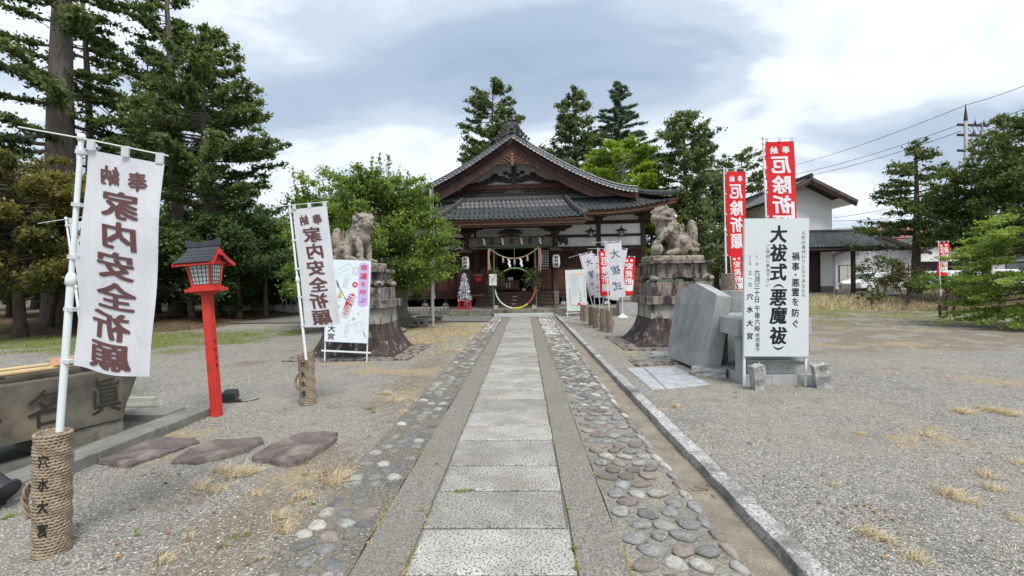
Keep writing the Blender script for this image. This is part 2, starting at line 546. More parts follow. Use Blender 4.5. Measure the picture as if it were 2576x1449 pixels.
M_PLASTER = mat('white_plaster', (0.76, 0.76, 0.75), (0.85, 0.85, 0.84), rough=0.9, scale=1.3, c3=(0.45, 0.44, 0.42), s3=0.8, lo3=0.62, hi3=0.85)
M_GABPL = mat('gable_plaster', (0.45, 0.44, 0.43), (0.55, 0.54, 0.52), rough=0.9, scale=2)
M_DARK = mat('shade_black', (0.012, 0.010, 0.009), rough=0.9)  # near-black colour standing in for shade indoors, underneath and behind lattices
M_WHITE = mat('white_paint', (0.74, 0.75, 0.76), (0.80, 0.81, 0.82), rough=0.5, scale=2)
M_SIGN = mat('sign_white', (0.56, 0.605, 0.615), (0.61, 0.65, 0.66), rough=0.35, scale=1.0, spec=0.4)
M_POSTER = mat('poster_white', (0.68, 0.76, 0.80), (0.71, 0.79, 0.83), rough=0.4, scale=1.0)
M_POLE = mat('white_plastic', (0.66, 0.72, 0.72), (0.72, 0.77, 0.77), rough=0.4, scale=3)
M_CLOTH = mat('white_cloth', (0.63, 0.64, 0.67), (0.74, 0.75, 0.78), rough=0.9, scale=3, stretch=(2, 1, .7), trans=0.25, bump=.6, bscale=5, bdist=.02)
M_CLOTHR = mat('red_cloth', (0.66, 0.018, 0.025), (0.74, 0.03, 0.035), rough=0.85, scale=1.5, trans=0.2, bump=.6, bscale=5, bdist=.02)
M_INKB = mat('brown_print', (0.115, 0.055, 0.055), rough=0.9)
M_INKW = mat('white_print', (0.72, 0.70, 0.72), rough=0.9)
M_INKBLUE = mat('blue_print', (0.06, 0.10, 0.19), rough=0.9)
M_INKK = mat('black_paint', (0.012, 0.012, 0.014), rough=0.6)
M_RED = mat('vermilion_paint', (0.46, 0.030, 0.022), (0.60, 0.040, 0.028), rough=0.5, scale=5, spec=0.4, bump=0.15, bscale=40, c3=(0.36, 0.045, 0.035), s3=9, lo3=0.56, hi3=0.72)
M_ROOFK = mat('black_metal_roof', (0.035, 0.038, 0.043), (0.06, 0.063, 0.07), rough=0.5, scale=5)
M_PAPER = mat('lantern_paper', (0.62, 0.63, 0.60), (0.70, 0.70, 0.66), rough=0.8, scale=4)
M_TEAL = mat('teal_lattice', (0.02, 0.10, 0.095), rough=0.6)
M_ROPE = mat('rope', (0.215, 0.168, 0.118), (0.35, 0.285, 0.21), rough=0.95, scale=30, bump=0.8, bscale=90, bdist=0.006)
M_ROPED = mat('weathered_rope', (0.17, 0.135, 0.10), (0.30, 0.245, 0.185), rough=0.95, scale=20, bump=0.8, bscale=60, bdist=0.01)
M_STRAW = mat('straw', (0.36, 0.28, 0.15), (0.50, 0.40, 0.24), rough=0.9, scale=20)
M_BAMBOO = mat('bamboo', (0.50, 0.37, 0.20), (0.62, 0.48, 0.28), rough=0.5, scale=6)
M_GBAMBOO = mat('green_bamboo', (0.06, 0.13, 0.06), (0.12, 0.20, 0.10), rough=0.5, scale=6)
M_LADLE = mat('pale_cedar', (0.62, 0.32, 0.20), (0.70, 0.40, 0.26), rough=0.6, scale=8)
M_METAL = mat('galvanised_metal', (0.42, 0.43, 0.43), (0.52, 0.53, 0.53), rough=0.4, scale=8, metal=0.5)
M_BLACK = mat('black_plastic', (0.018, 0.02, 0.022), (0.03, 0.032, 0.036), rough=0.35, scale=4, spec=0.5)
M_BRONZE = mat('dark_bronze', (0.025, 0.024, 0.02), (0.05, 0.048, 0.04), rough=0.5, scale=10, metal=0.3)
M_BARK = mat('cedar_bark', (0.125, 0.105, 0.09), (0.235, 0.205, 0.18), rough=0.95, scale=7, stretch=(3, 3, 0.35), bump=1.0, bscale=16, bdist=0.04, c3=(0.065, 0.055, 0.045), s3=5, lo3=0.55, hi3=0.68)
M_BARK2 = mat('brown_bark', (0.07, 0.055, 0.042), (0.15, 0.12, 0.095), rough=0.95, scale=6, stretch=(2, 2, 0.6), bump=0.8, bscale=20, bdist=0.03)
M_BARK3 = mat('bare_pale_wood', (0.25, 0.22, 0.19), (0.38, 0.34, 0.30), rough=0.9, scale=6, stretch=(2, 2, 0.4))
M_GLASS = mat('window_glass', (0.05, 0.06, 0.07), (0.12, 0.13, 0.14), rough=0.1, scale=0.7, spec=0.6)
M_SIDING = mat('grey_siding', (0.42, 0.41, 0.43), (0.50, 0.49, 0.51), rough=0.8, scale=2)
M_REDTILE = mat('red_roof_tile', (0.36, 0.05, 0.05), (0.46, 0.09, 0.09), rough=0.4, scale=4, spec=0.5)
M_CAR = mat('white_car_paint', (0.72, 0.74, 0.76), rough=0.2, spec=0.6)
M_ASPH = mat('asphalt', (0.115, 0.115, 0.11), (0.175, 0.172, 0.165), rough=0.9, scale=1.5, bump=0.4, bscale=90, speck=(0.24, 0.24, 0.23), speck_scale=80, speck_lo=0.6, bdist=0.005)
M_MOSSR = mat('mossy_rock', (0.10, 0.095, 0.08), (0.19, 0.175, 0.15), rough=0.95, scale=6, bump=0.8, bscale=20, c3=(0.10, 0.11, 0.04), s3=3, lo3=0.55, hi3=0.7, bdist=0.02)
# ---------------- lettering ----------------
_tcache = {}
def glyph(ch, bold=0.0):
  bold = 0.0
  key = (ch, bold)
  if key in _tcache:
    return _tcache[key]
  cu = bpy.data.curves.new('t', 'FONT')
  cu.body = ch
  cu.offset = bold
  cu.resolution_u = 2
  o = bpy.data.objects.new('t', cu)
  COL.objects.link(o)
  bpy.context.view_layer.update()
  dg = bpy.context.evaluated_depsgraph_get()
  me = bpy.data.meshes.new_from_object(o.evaluated_get(dg))
  V = [tuple(v.co) for v in me.vertices]
  Fc = [tuple(p.vertices) for p in me.polygons]
  bpy.data.objects.remove(o)
  bpy.data.curves.remove(cu)
  bpy.data.meshes.remove(me)
  if V:
    xs = [p[0] for p in V]
    ys = [p[1] for p in V]
    cx, cy = (min(xs) + max(xs)) / 2, (min(ys) + max(ys)) / 2
    small = ch in '・、'
    cyy = cy if not small else cy
    V = [(p[0] - cx, p[1] - cyy) for p in V]
  _tcache[key] = (V, Fc)
  return _tcache[key]
def letters(items, mirror=False, bold=0.012, warp=0.0):
  """items: (char, x, z, width, height[, rot]) in the plane y=0, facing -Y; returns MB"""
  mb = MB()
  for it in items:
    ch, x, z, w, h = it[:5]
    rot = it[5] if len(it) > 5 else 0.0
    V, Fc = glyph(ch)
    for li, (bx_, by_) in enumerate(((0, 0),) if bold < .008 else ((-bold, -bold * .5), (bold, -bold * .5), (0, bold * .8), (-bold, bold * .6), (bold, bold * .6))):
     vs = []
     for (a, b) in V:
      a += bx_
      b += by_
      if warp:
        b += warp * a * a * 0.6
        a += warp * 0.25 * math.sin(b * 5)
      if rot:
        a, b = a * math.cos(rot) - b * math.sin(rot), a * math.sin(rot) + b * math.cos(rot)
      a *= w
      b *= h
      vs.append((x + (-a if mirror else a), -.00012 * li, z + b))
     mb.add(vs, Fc)
  return mb
def column(s, x, ztop, size, pitch, wid=None):
  return [(c, x, ztop - (i + 0.5) * pitch, wid or size, size) for i, c in enumerate(s) if c != ' ']
def flat_text(name, mb, mt, parent, fn=None, cuts=0, axis='x', thick=0.0):
  me = bpy.data.meshes.new(name)
  me.from_pydata(mb.v, [], mb.f)
  me.materials.append(mt)
  if cuts:
    bm = bmesh.new()
    bm.from_mesh(me)
    xs = [v.co.x for v in bm.verts]
    zs = [v.co.z for v in bm.verts]
    for i in range(1, cuts):
      x = min(xs) + (max(xs) - min(xs)) * i / cuts
      bmesh.ops.bisect_plane(bm, geom=bm.verts[:] + bm.edges[:] + bm.faces[:], plane_co=(x, 0, 0), plane_no=(1, 0, 0))
    bm.to_mesh(me)
    bm.free()
  if fn:
    for v in me.vertices:
      yl = v.co.y
      v.co = fn(v.co.x, v.co.z)
      v.co.y += yl
  me.update()
  return link(name, me, parent)
# GROUND
def ss(a, b, x):
  t = np.clip((x - a) / (b - a), 0, 1)
  return t * t * (3 - 2 * t)
def vnoise(x, y, s, seed=0):
  x = np.asarray(x) * s + seed * 17.13
  y = np.asarray(y) * s + seed * 5.71
  xi, yi = np.floor(x), np.floor(y)
  fx, fy = x - xi, y - yi
  fx, fy = fx * fx * (3 - 2 * fx), fy * fy * (3 - 2 * fy)
  def h(a, b):
    v = np.sin(a * 127.1 + b * 311.7 + seed) * 43758.5453
    return v - np.floor(v)
  return (h(xi, yi) * (1 - fx) * (1 - fy) + h(xi + 1, yi) * fx * (1 - fy) + h(xi, yi + 1) * (1 - fx) * fy + h(xi + 1, yi + 1) * fx * fy)
def fbmn(x, y, s, seed=0, o=4):
  r, a, t = 0, 0.5, 0
  for i in range(o):
    r = r + a * vnoise(x, y, s * 2 ** i, seed + i)
    t += a
    a *= 0.55
  return r / t
def hgt(x, y):
  x = np.asarray(x, dtype=float)
  y = np.asarray(y, dtype=float)
  z = 0.05 * ss(1.40, 1.5, x) * (1 - ss(19, 21, y))
  z = z + 0.42 * ss(19, 27, y) * ss(6, 11, x)
  z = z + 0.30 * ss(21, 24, y) * ss(13.5, 16, x) * (1 - ss(26, 30, y)) * fbmn(x, y, 0.35, 3)
  z = z + 0.20 * ss(15, 20, y) * (1 - ss(-14.5, -12, x))
  inside = ss(-1.42, -1.36, x) * (1 - ss(1.38, 1.44, x)) * (1 - ss(20.5, 20.7, y))
  z = z + 0.016 * (fbmn(x, y, 0.9, 5) - 0.5) * (1 - inside)
  return z - 0.09 * inside
def build_ground():
  def axis(lo, hi, step, far, extra=()):
    a = list(np.arange(lo, hi + 1e-6, step)) + list(extra)
    d = step
    x = hi
    while x < far:
      d *= 1.25
      x += d
      a.append(x)
    d = step
    x = lo
    while x > -far:
      d *= 1.25
      x -= d
      a.append(x)
    return np.array(sorted(set(round(float(v), 4) for v in a)))
  xs = axis(-22, 26, 0.22, 900, (-1.42, -1.39, -1.36, 1.38, 1.41, 1.44, 1.47, 1.5))
  ys = axis(0, 32, 0.22, 900, (20.5, 20.6, 20.7))
  X, Y = np.meshgrid(xs, ys)
  Z = hgt(X, Y)
  nx, ny = len(xs), len(ys)
  V = np.stack([X.ravel(), Y.ravel(), Z.ravel()], 1)
  i = np.arange(nx - 1)[None, :] + nx * np.arange(ny - 1)[:, None]
  F = np.stack([i, i + 1, i + nx + 1, i + nx], -1).reshape(-1, 4)
  x, y = X.ravel(), Y.ravel()
  n1 = fbmn(x, y, 0.35, 11)
  n2 = fbmn(x, y, 1.1, 23)
  n3 = fbmn(x, y, 2.6, 31)
  grass = ss(0.35, 0.75, n2 + 0.25) * (ss(9.6, 11.0, y + (n1 - .5) * 3 + (x + 9) * 0.12) * (1 - ss(14.5, 16.0, y + (n2 - .5) * 2)) * (1 - ss(-9.0, -7.2, x + (y - 10) * -0.25)))
  grass = np.maximum(grass, 0.75 * ss(13.0, 17.5, y + (n1 - .5) * 7) * ss(5.5, 8.5, x + (n2 - .5) * 3) * ss(0.25, 0.7, n2))
  soil = 0.9 * ss(8.3, 9.6, y + (n1 - .5) * 2.0 + (x - 8) * 0.06) * ss(3.8, 5.2, x) * ss(0.28, 0.55, n3) * (1 - ss(40, 60, y))
  soil = np.maximum(soil, 0.75 * np.exp(-((x + 1.75) / 0.45) ** 2) * (1 - ss(8, 12, y)) * ss(0.30, 0.6, n2 + 0.1))
  soil = np.maximum(soil, 0.8 * (1 - ss(-5.5, -4.0, x)) * ss(5.2, 7, y) * (1 - ss(12, 14, y)) * ss(0.55, 0.75, n2))
  for (px_, py_, sg) in ((620, 1375, .20), (540, 1330, .25), (700, 1290, .22), (480, 1250, .2), (860, 1180, .25), (1480, 1500, .1), (2290, 1330, .14), (1400, 1480, .1)):
    g_ = gp(px_, py_)
    soil = np.maximum(soil, .95 * np.exp(-(((x - g_.x) ** 2 + (y - g_.y) ** 2) / sg ** 2)))
  dry = ss(0.36, 0.62, n2) * ss(8.6, 11.5, y) * (1 - ss(16.8, 17.6, y)) * ss(-5.2, -3.3, x) * (1 - ss(-1.5, -1.3, x)) * 0.95
  dry = np.maximum(dry, 0.75 * ss(0.50, 0.68, n3) * ss(14, 18, y) * (1 - ss(19, 22, y)) * (1 - ss(-7, -5, x)))
  dry = np.maximum(dry, 0.7 * ss(0.56, 0.72, n2) * ss(1.6, 2.2, x) * ss(3, 4, y) * (1 - ss(25, 30, y)))
  dry = np.maximum(dry, 0.75 * ss(0.52, 0.68, n2) * (1 - ss(-1.6, -1.4, x)) * ss(2, 3, y) * (1 - ss(9, 12, y)) * ss(-5, -3.5, x))
  dry = np.maximum(dry, 0.9 * ss(17, 21, y) * ss(9.5, 12, x) * (1 - ss(30, 40, y)) * ss(0.3, 0.6, n2))
  lit = ss(14.0, 16.2, y + (n1 - .5) * 2.5) * (1 - ss(-12.6, -11.2, x + (n2 - .5) * 2)) * (1 - ss(23, 25, y) * ss(-12, -10, x))
  lit = np.maximum(lit, ss(32, 40, y))
  lit = np.maximum(lit, 0.8 * ss(18.5, 21, y) * ss(14, 17, x))
  lit = np.maximum(lit, ss(20, 25, -x) * ss(10, 14, y))
  me = np_mesh('ground', V, F, [ground_mat()], {'grass': ('POINT', grass), 'soil': ('POINT', soil), 'dry': ('POINT', dry), 'litter': ('POINT', lit)}, smooth=True)
  return link('ground', me, kind='structure')
def ground_mat():
  m = bpy.data.materials.new('gravel_ground')
  m.use_nodes = True
  t = m.node_tree
  t.nodes.clear()
  out = _n(t, 'ShaderNodeOutputMaterial')
  b = _n(t, 'ShaderNodeBsdfPrincipled', inp={'Roughness': 0.9, 'Specular IOR Level': 0.25})
  tc = _n(t, 'ShaderNodeTexCoord')
  P = tc.outputs['Object']
  def vor(s, rnd=1.0):
    v = _n(t, 'ShaderNodeTexVoronoi', inp={'Scale': s, 'Randomness': rnd})
    t.links.new(P, v.inputs['Vector'])
    return v
  def noi(s, d=5, r=0.6, dist=0.0):
    v = _n(t, 'ShaderNodeTexNoise', inp={'Scale': s, 'Detail': d, 'Roughness': r, 'Distortion': dist})
    t.links.new(P, v.inputs['Vector'])
    return v.outputs[0]
  v1 = vor(85)
  v2 = vor(38)
  sepc = _n(t, 'ShaderNodeSeparateColor')
  t.links.new(v1.outputs['Color'], sepc.inputs[0])
  c = _ramp(t, sepc.outputs[0], [(0.0, (0.12, 0.115, 0.105)), (0.22, (0.25, 0.24, 0.215)), (0.5, (0.38, 0.36, 0.31)), (0.72, (0.46, 0.425, 0.355)), (0.9, (0.54, 0.515, 0.455)), (1.0, (0.66, 0.64, 0.58))], 'LINEAR')
  sp2 = _n(t, 'ShaderNodeSeparateColor')
  t.links.new(v2.outputs['Color'], sp2.inputs[0])
  c2 = _ramp(t, sp2.outputs[1], [(0.0, (0.13, 0.13, 0.13)), (0.5, (0.30, 0.29, 0.27)), (1.0, (0.50, 0.49, 0.46))], 'LINEAR')
  c = _mix(t, 0.35, c, c2)
  gap = _ramp(t, v1.outputs['Distance'], [(0.30, 1.0), (0.62, 0.50)], 'LINEAR')
  c = _mix(t, 1.0, c, gap, 'MULTIPLY')
  c = _mix(t, _ramp(t, noi(0.55, 6, 0.6, 0.4), [(0.40, 0.0), (0.66, 0.55)], 'LINEAR'), c, (0.30, 0.28, 0.235))
  c = _mix(t, _ramp(t, noi(2.3, 6, 0.65, 0.2), [(0.52, 0.0), (0.68, 0.5)], 'LINEAR'), c, (0.15, 0.14, 0.125))
  brk = noi(7.0, 8, 0.75, 0.3)
  brk2 = noi(20.0, 6, 0.75)
  def layer(col, aname, cola, colb, sharp=0.22, tex=brk):
    an = _n(t, 'ShaderNodeAttribute', attribute_name=aname)
    f = _math(t, 'SUBTRACT', _math(t, 'ADD', an.outputs['Fac'], _math(t, 'MULTIPLY', _math(t, 'SUBTRACT', tex, 0.5), 2.2)), 0.5)
    f = _math(t, 'DIVIDE', f, sharp)
    f = _math(t, 'ADD', f, 0.5, True)
    f = _math(t, 'MULTIPLY', f, _math(t, 'GREATER_THAN', an.outputs['Fac'], 0.02))
    cc = _mix(t, _ramp(t, brk2, [(0.38, 0.0), (0.62, 1.0)], 'LINEAR'), cola, colb)
    return _mix(t, _math(t, 'MULTIPLY', f, 0.88), col, cc)
  c = layer(c, 'soil', (0.12, 0.10, 0.075), (0.25, 0.21, 0.15), 0.5)
  c = layer(c, 'dry', (0.42, 0.335, 0.20), (0.22, 0.175, 0.11), 0.35)
  c = layer(c, 'grass', (0.19, 0.19, 0.055), (0.085, 0.11, 0.03), 0.4)
  c = layer(c, 'litter', (0.065, 0.055, 0.028), (0.15, 0.105, 0.05), 0.3)
  t.links.new(c, b.inputs['Base Color'])
  bp = _n(t, 'ShaderNodeBump', inp={'Strength': 0.8, 'Distance': 0.010})
  bp.invert = True
  t.links.new(v1.outputs['Distance'], bp.inputs['Height'])
  bp2 = _n(t, 'ShaderNodeBump', inp={'Strength': 0.6, 'Distance': 0.02})
  t.links.new(brk2, bp2.inputs['Height'])
  t.links.new(bp.outputs[0], bp2.inputs['Normal'])
  t.links.new(bp2.outputs[0], b.inputs['Normal'])
  t.links.new(b.outputs[0], out.inputs[0])
  return m
build_ground()
# ---- the asphalt lane in front of the hall and before the storehouse ----
mb = MB()
mb.add([(-12.2, 18.6, .035), (-1.45, 17.6, .035), (-1.45, 20.45, .035), (-12.2, 22.4, .035)], [(0, 1, 2, 3)])
part('asphalt_lane', mb, M_ASPH, kind='structure')
mb = MB()
mb.add([(9.5, 25.6, .50), (22.5, 25.0, .50), (23.5, 29.0, .50), (9.5, 29.0, .50)], [(0, 1, 2, 3)])
part('storehouse_lane', mb, M_ASPH, kind='structure')
# ---------------- path: slabs, concrete strips, cobbles, gutter, kerb ----------------
PY0, PY1 = 0.9, 20.45
def strip_mesh(x0, x1, z, step=0.25, wob=0.0, seed=0):
  mb = MB()
  ys = np.arange(PY0, PY1 + 1e-6, step)
  rr = random.Random(seed)
  L, Rr = [], []
  for y in ys:
    L.append(x0 + rr.uniform(-wob, wob))
    Rr.append(x1 + rr.uniform(-wob, wob))
  vs, fs = [], []
  for y, a, c in zip(ys, L, Rr):
    vs += [(a, y, z - .1), (a, y, z), (c, y, z), (c, y, z - .1)]
  for i in range(len(ys) - 1):
    b = i * 4
    for k in range(3):
      fs.append((b + k, b + k + 1, b + k + 5, b + k + 4))
  fs += [(0, 1, 2, 3)]
  return mb.add(vs, fs)
path = part('stone_path', strip_mesh(-0.66, 0.262, 0.004), M_MORTARD, kind='structure')
part('concrete_strip', strip_mesh(-0.925, -0.652, 0.016, wob=.004, seed=1), M_CONC, path)
part('concrete_strip', strip_mesh(0.254, 0.512, 0.018, wob=.004, seed=2), M_CONC, path)
bed_l = part('cobble_bed', strip_mesh(-1.43, -0.935, 0.004, wob=.02, seed=3), M_MORTARD, kind='structure')
bed_r = part('cobble_bed', strip_mesh(0.520, 1.12, 0.006, wob=.006, seed=4), M_MORTAR, kind='structure')
part('gutter', strip_mesh(1.13, 1.36, -0.010), M_SAND, kind='structure')
ybnd = [0.95, 1.42, 1.86, 2.28, 2.73, 3.22, 3.67, 4.26, 4.70, 5.18]
rs = random.Random(5)
while ybnd[-1] < PY1:
  ybnd.append(ybnd[-1] + rs.choice([.38, .42, .45, .52, .6]))
def slab_mesh(w, l, seed):
  """granite slab with a slightly uneven top and chipped edges"""
  r = random.Random(seed)
  mb = MB()
  nx, ny = 9, 5
  vs, fs = [], []
  ex = [[r.uniform(0, .008) for _ in range(ny)] for _ in range(2)]
  ey = [[r.uniform(0, .006) for _ in range(nx)] for _ in range(2)]
  for j in range(ny):
    for i in range(nx):
      u, v = i / (nx - 1), j / (ny - 1)
      x, y = (u - .5) * w, (v - .5) * l
      if i == 0:
        x += ex[0][j]
      if i == nx - 1:
        x -= ex[1][j]
      if j == 0:
        y += ey[0][i]
      if j == ny - 1:
        y -= ey[1][i]
      z = r.uniform(-.0012, .0012)
      if i in (0, nx - 1) or j in (0, ny - 1):
        z -= .007
      elif i in (1, nx - 2) or j in (1, ny - 2):
        if i == 1:
          x = -w / 2 + .022
        if i == nx - 2:
          x = w / 2 - .022
        if j == 1:
          y = -l / 2 + .02
        if j == ny - 2:
          y = l / 2 - .02
      vs.append((x, y, z))
  for j in range(ny - 1):
    for i in range(nx - 1):
      a = j * nx + i
      fs.append((a, a + 1, a + nx + 1, a + nx))
  b = len(vs)
  ring = [i for i in range(nx)] + [j * nx + nx - 1 for j in range(1, ny)] + [(ny - 1) * nx + i for i in range(nx - 2, -1, -1)] + [j * nx for j in range(ny - 2, 0, -1)]
  for k in ring:
    vs.append((vs[k][0], vs[k][1], -.07))
  n = len(ring)
  for k in range(n):
    fs.append((ring[(k + 1) % n], ring[k], b + k, b + (k + 1) % n))
  return mb.add(vs, fs)
for i in range(len(ybnd) - 1):
  y0, y1 = ybnd[i], min(ybnd[i + 1], PY1)
  if y1 - y0 < .1:
    continue
  w = 0.885 + rs.uniform(-.012, .008)
  me = slab_mesh(w, y1 - y0 - rs.uniform(.007, .013), i).mesh('paving_slab', M_GRANITE)
  o = link('paving_slab', me, path, (-0.199 + rs.uniform(-.006, .006), (y0 + y1) / 2, 0.022 + rs.uniform(-.003, .004)))
  o.rotation_euler = (rs.uniform(-.004, .004), rs.uniform(-.004, .004), rs.uniform(-.004, .004))
def cobble_mesh(seed, mt):
  r = random.Random(seed)
  mb = MB()
  e = MB().ell((0, 0, 0), (1, 1, 1), 10, 5)
  ph = [r.uniform(0, 6.28) for _ in range(4)]
  def f(x, y, z):
    a = math.atan2(y, x)
    k = 1 + .13 * math.sin(2 * a + ph[0]) + .10 * math.sin(3 * a + ph[1]) + .06 * math.sin(5 * a + ph[2])
    zz = (abs(z) ** .75 * .72) * (1 if z > 0 else -1) * (1 + .12 * math.sin(2 * x + ph[3]))
    return (x * k, y * k, max(zz, -.6))
  e.fn(f)
  return e.mesh('cobblestone', mt, smooth=True)
COBM = [[cobble_mesh(10 * j + i, COBS[j]) for i in range(3)] for j in range(5)]
def cob_join(items, bed):
  mb = MB()
  base = [MB().ell((0, 0, 0), (1, 1, 1), 7, 4) for _ in range(1)][0]
  for (x, y, z, rx, ry, rz, a, mi) in items:
    M = Matrix.Translation((x, y, z)) @ Matrix.Rotation(a, 4, 'Z') @ Matrix.Diagonal((rx, ry, rz, 1))
    mb.k = mi
    mb.add([M @ Vector(p) for p in base.v], base.f)
  o = part('cobblestone_mass', mb, COBS, bed, smooth=True, kind='stuff')
def lay_cobbles(bed, x0, x1, ncol, seed, wts, sparse=0.0, ztop=0.03, limit=300):
  r = random.Random(seed)
  items = []
  y = PY0 + 0.4
  row = 0
  pw = (x1 - x0) / ncol
  while y < PY1 - .1:
    ph = 0.138 * r.uniform(.9, 1.08)
    for c in range(int(ncol)):
      x = x0 + (c + .5) * pw + r.uniform(-.014, .014) + ((ncol % 1) * pw if row % 2 else 0) + (0 if ncol % 1 else (.018 if row % 2 else -.018))
      if r.random() < sparse:
        continue
      rx = pw * .5 * r.uniform(.74, 1.02)
      ry = ph * .5 * r.uniform(.70, 1.0)
      a = r.uniform(-.6, .6)
      mi = r.choices(range(5), wts)[0]
      sunk = r.random()
      items.append((x, y + r.uniform(-.02, .02), ztop - .011 - .007 * sunk, rx, ry, r.uniform(.024, .034), a, mi))
    y += ph
    row += 1
  items.sort(key=lambda q: q[1] if q[1] > 2.1 else 99)
  for it in items[:limit]:
    o = link('cobblestone', r.choice(COBM[it[7]]), bed, it[:3])
    o.scale = it[3:6]
    o.rotation_euler = (r.uniform(-.06, .06), r.uniform(-.06, .06), it[6])
  cob_join(items[limit:], bed)
lay_cobbles(bed_r, 0.535, 1.06, 3.5, 21, (5.5, 2.8, 2.2, 1.8, 1.2), .03, .026, 230)
lay_cobbles(bed_l, -1.40, -0.955, 3, 22, (4, 1.4, 2.2, 3, .8), .24, .014, 190)
# the outer edge row of the right hand bed, tipped towards the gutter
r_ = random.Random(3)
y = 1.4
edge = []
while y < PY1 - .15:
  ln = r_.uniform(.10, .19)
  edge.append((1.095 + r_.uniform(-.01, .012), y + ln / 2, .004, .042, ln / 2 * .92, .032, r_.uniform(-.12, .12), r_.choices(range(5), (4, 4, 2, 1, 2))[0]))
  y += ln
for it in edge[:60]:
  o = link('cobblestone', r_.choice(COBM[it[7]]), bed_r, it[:3])
  o.scale = it[3:6]
  o.rotation_euler = (0, R(18), it[6])
cob_join(edge[60:], bed_r)
# kerb of rough granite blocks
kerb = thing('granite_kerb', 'long rough granite kerb between the gutter and the right hand gravel', 'kerb', (1.355, PY0, 0))
y = 0.0
r_ = random.Random(9)
while y < 19.2:
  ln = r_.uniform(.85, 1.25)
  mb = MB()
  nx, ny = 3, 9
  vs, fs = [], []
  for j in range(ny):
    for i in range(4):
      px_, pz = [(0, -.12), (0, .064), (.120, .067), (.120, -.05)][i]
      vs.append((px_ + r_.uniform(-.004, .004), (j / (ny - 1)) * (ln - .010) + r_.uniform(-.004, .004) * (0 < j < ny - 1), pz + r_.uniform(-.005, .005)))
  for j in range(ny - 1):
    for i in range(3):
      fs.append((j * 4 + i, j * 4 + i + 1, j * 4 + i + 5, j * 4 + i + 4))
  fs += [(0, 1, 2, 3), ((ny - 1) * 4 + 3, (ny - 1) * 4 + 2, (ny - 1) * 4 + 1, (ny - 1) * 4)]
  mb.add(vs, fs)
  o = part('kerb_stone', mb, M_KERB, kerb, bevel=.006)
  o.location = (r_.uniform(-.005, .005), y, r_.uniform(-.004, .004))
  y += ln
# ---------------- loose gravel, tufts, litter (nobody could count them) ----------------
def view_ok(x, y, m=0.15):
  return (np.abs(x + 0.03 * y) < y * 1.16 + m)
def pebbles():
  N = 62000
  y = 1.9 * (11.5 / 1.9) ** (RNG.random(N) ** 0.85)
  x = (RNG.random(N) * 2 - 1) * (y * 1.17 + .1) - .03 * y
  keep = ~((x > -1.36) & (x < 1.47))
  keep |= (RNG.random(N) < .10) & (x < -0.95) & (x > -1.42)
  keep |= (RNG.random(N) < .25) & (x > 1.14) & (x < 1.34)
  keep &= ~((x < -3.72) & (x > -5.6) & (y < 5.3))
  keep &= ~((x > 2.9) & (x < 4.0) & (y > 6.2) & (y < 7.7))
  keep &= ~((x > 1.9) & (x < 2.8) & (y > 7.0) & (y < 8.2))
  x, y = x[keep], y[keep]
  n = len(x)
  s = RNG.uniform(.003, .0075, n) * (1 + .05 * y)
  ang = RNG.random(n) * 6.28
  z = hgt(x, y) + s * .25
  z = np.where((x > -1.42) & (x < -.95), .008, z)
  z = np.where((x > 1.14) & (x < 1.34), -.018, z)
  base = np.array([(1, 0, 0), (0, 1, 0), (-1, 0, 0), (0, -1, 0), (0, 0, .62), (0, 0, -.5)], dtype=float)
  base = np.array([(1, 0, 0.1), (.35, .9, -.1), (-.8, .6, .12), (-.9, -.5, -.1), (.2, -.95, .1), (.15, .05, .62)])
  fc = np.array([(0, 1, 5), (1, 2, 5), (2, 3, 5), (3, 4, 5), (4, 0, 5)])
  ca, sa = np.cos(ang), np.sin(ang)
  B = base[None] * np.stack([s * RNG.uniform(.8, 1.35, n), s * RNG.uniform(.6, 1.0, n), s * RNG.uniform(.6, 1.0, n)], 1)[:, None, :]
  X = B[..., 0] * ca[:, None] - B[..., 1] * sa[:, None] + x[:, None]
  Y = B[..., 0] * sa[:, None] + B[..., 1] * ca[:, None] + y[:, None]
  Z = B[..., 2] + z[:, None]
  V = np.stack([X, Y, Z], -1).reshape(-1, 3)
  F = (fc[None] + 6 * np.arange(n)[:, None, None]).reshape(-1, 3)
  tint = np.repeat(np.clip(RNG.normal(.36, .16, n), 0, 1), 5)
  m = leaf_mat('pebble_mix', (0.10, 0.098, 0.09), (0.74, 0.70, 0.62), trans=0.0, rough=.85)
  link('loose_gravel', np_mesh('loose_gravel', V, F, [m], {'tint': ('FACE', tint)}), kind='stuff')
pebbles()
def blades(name, cx, cy, L, W, lean, tint, m, z=None, seg=2, dirs=None):
  """curved grass blades as thin quads; all args arrays"""
  n = len(cx)
  a = RNG.random(n) * 6.28 if dirs is None else dirs
  z0 = hgt(cx, cy) if z is None else z
  rows = []
  for k in range(seg + 1):
    t = k / seg
    r = L * lean * t
    h = L * (1 - lean * .8) * (t - .35 * t * t)
    w = W * (1 - .8 * t)
    px_, py_ = cx + np.cos(a) * r, cy + np.sin(a) * r
    ox, oy = -np.sin(a) * w / 2, np.cos(a) * w / 2
    rows.append(np.stack([px_ - ox, py_ - oy, z0 + h], 1))
    rows.append(np.stack([px_ + ox, py_ + oy, z0 + h + W * .3], 1))
  V = np.stack(rows, 1).reshape(-1, 3)
  q = 2 * (seg + 1)
  fc = np.array([(2 * k, 2 * k + 1, 2 * k + 3, 2 * k + 2) for k in range(seg)])
  F = (fc[None] + q * np.arange(n)[:, None, None]).reshape(-1, 4)
  return link(name, np_mesh(name, V, F, [m], {'tint': ('FACE', np.repeat(tint, seg))}), kind='stuff')
M_DRYG = leaf_mat('dry_grass_blades', (0.28, 0.205, 0.105), (0.62, 0.53, 0.35), trans=.25, rough=.8)
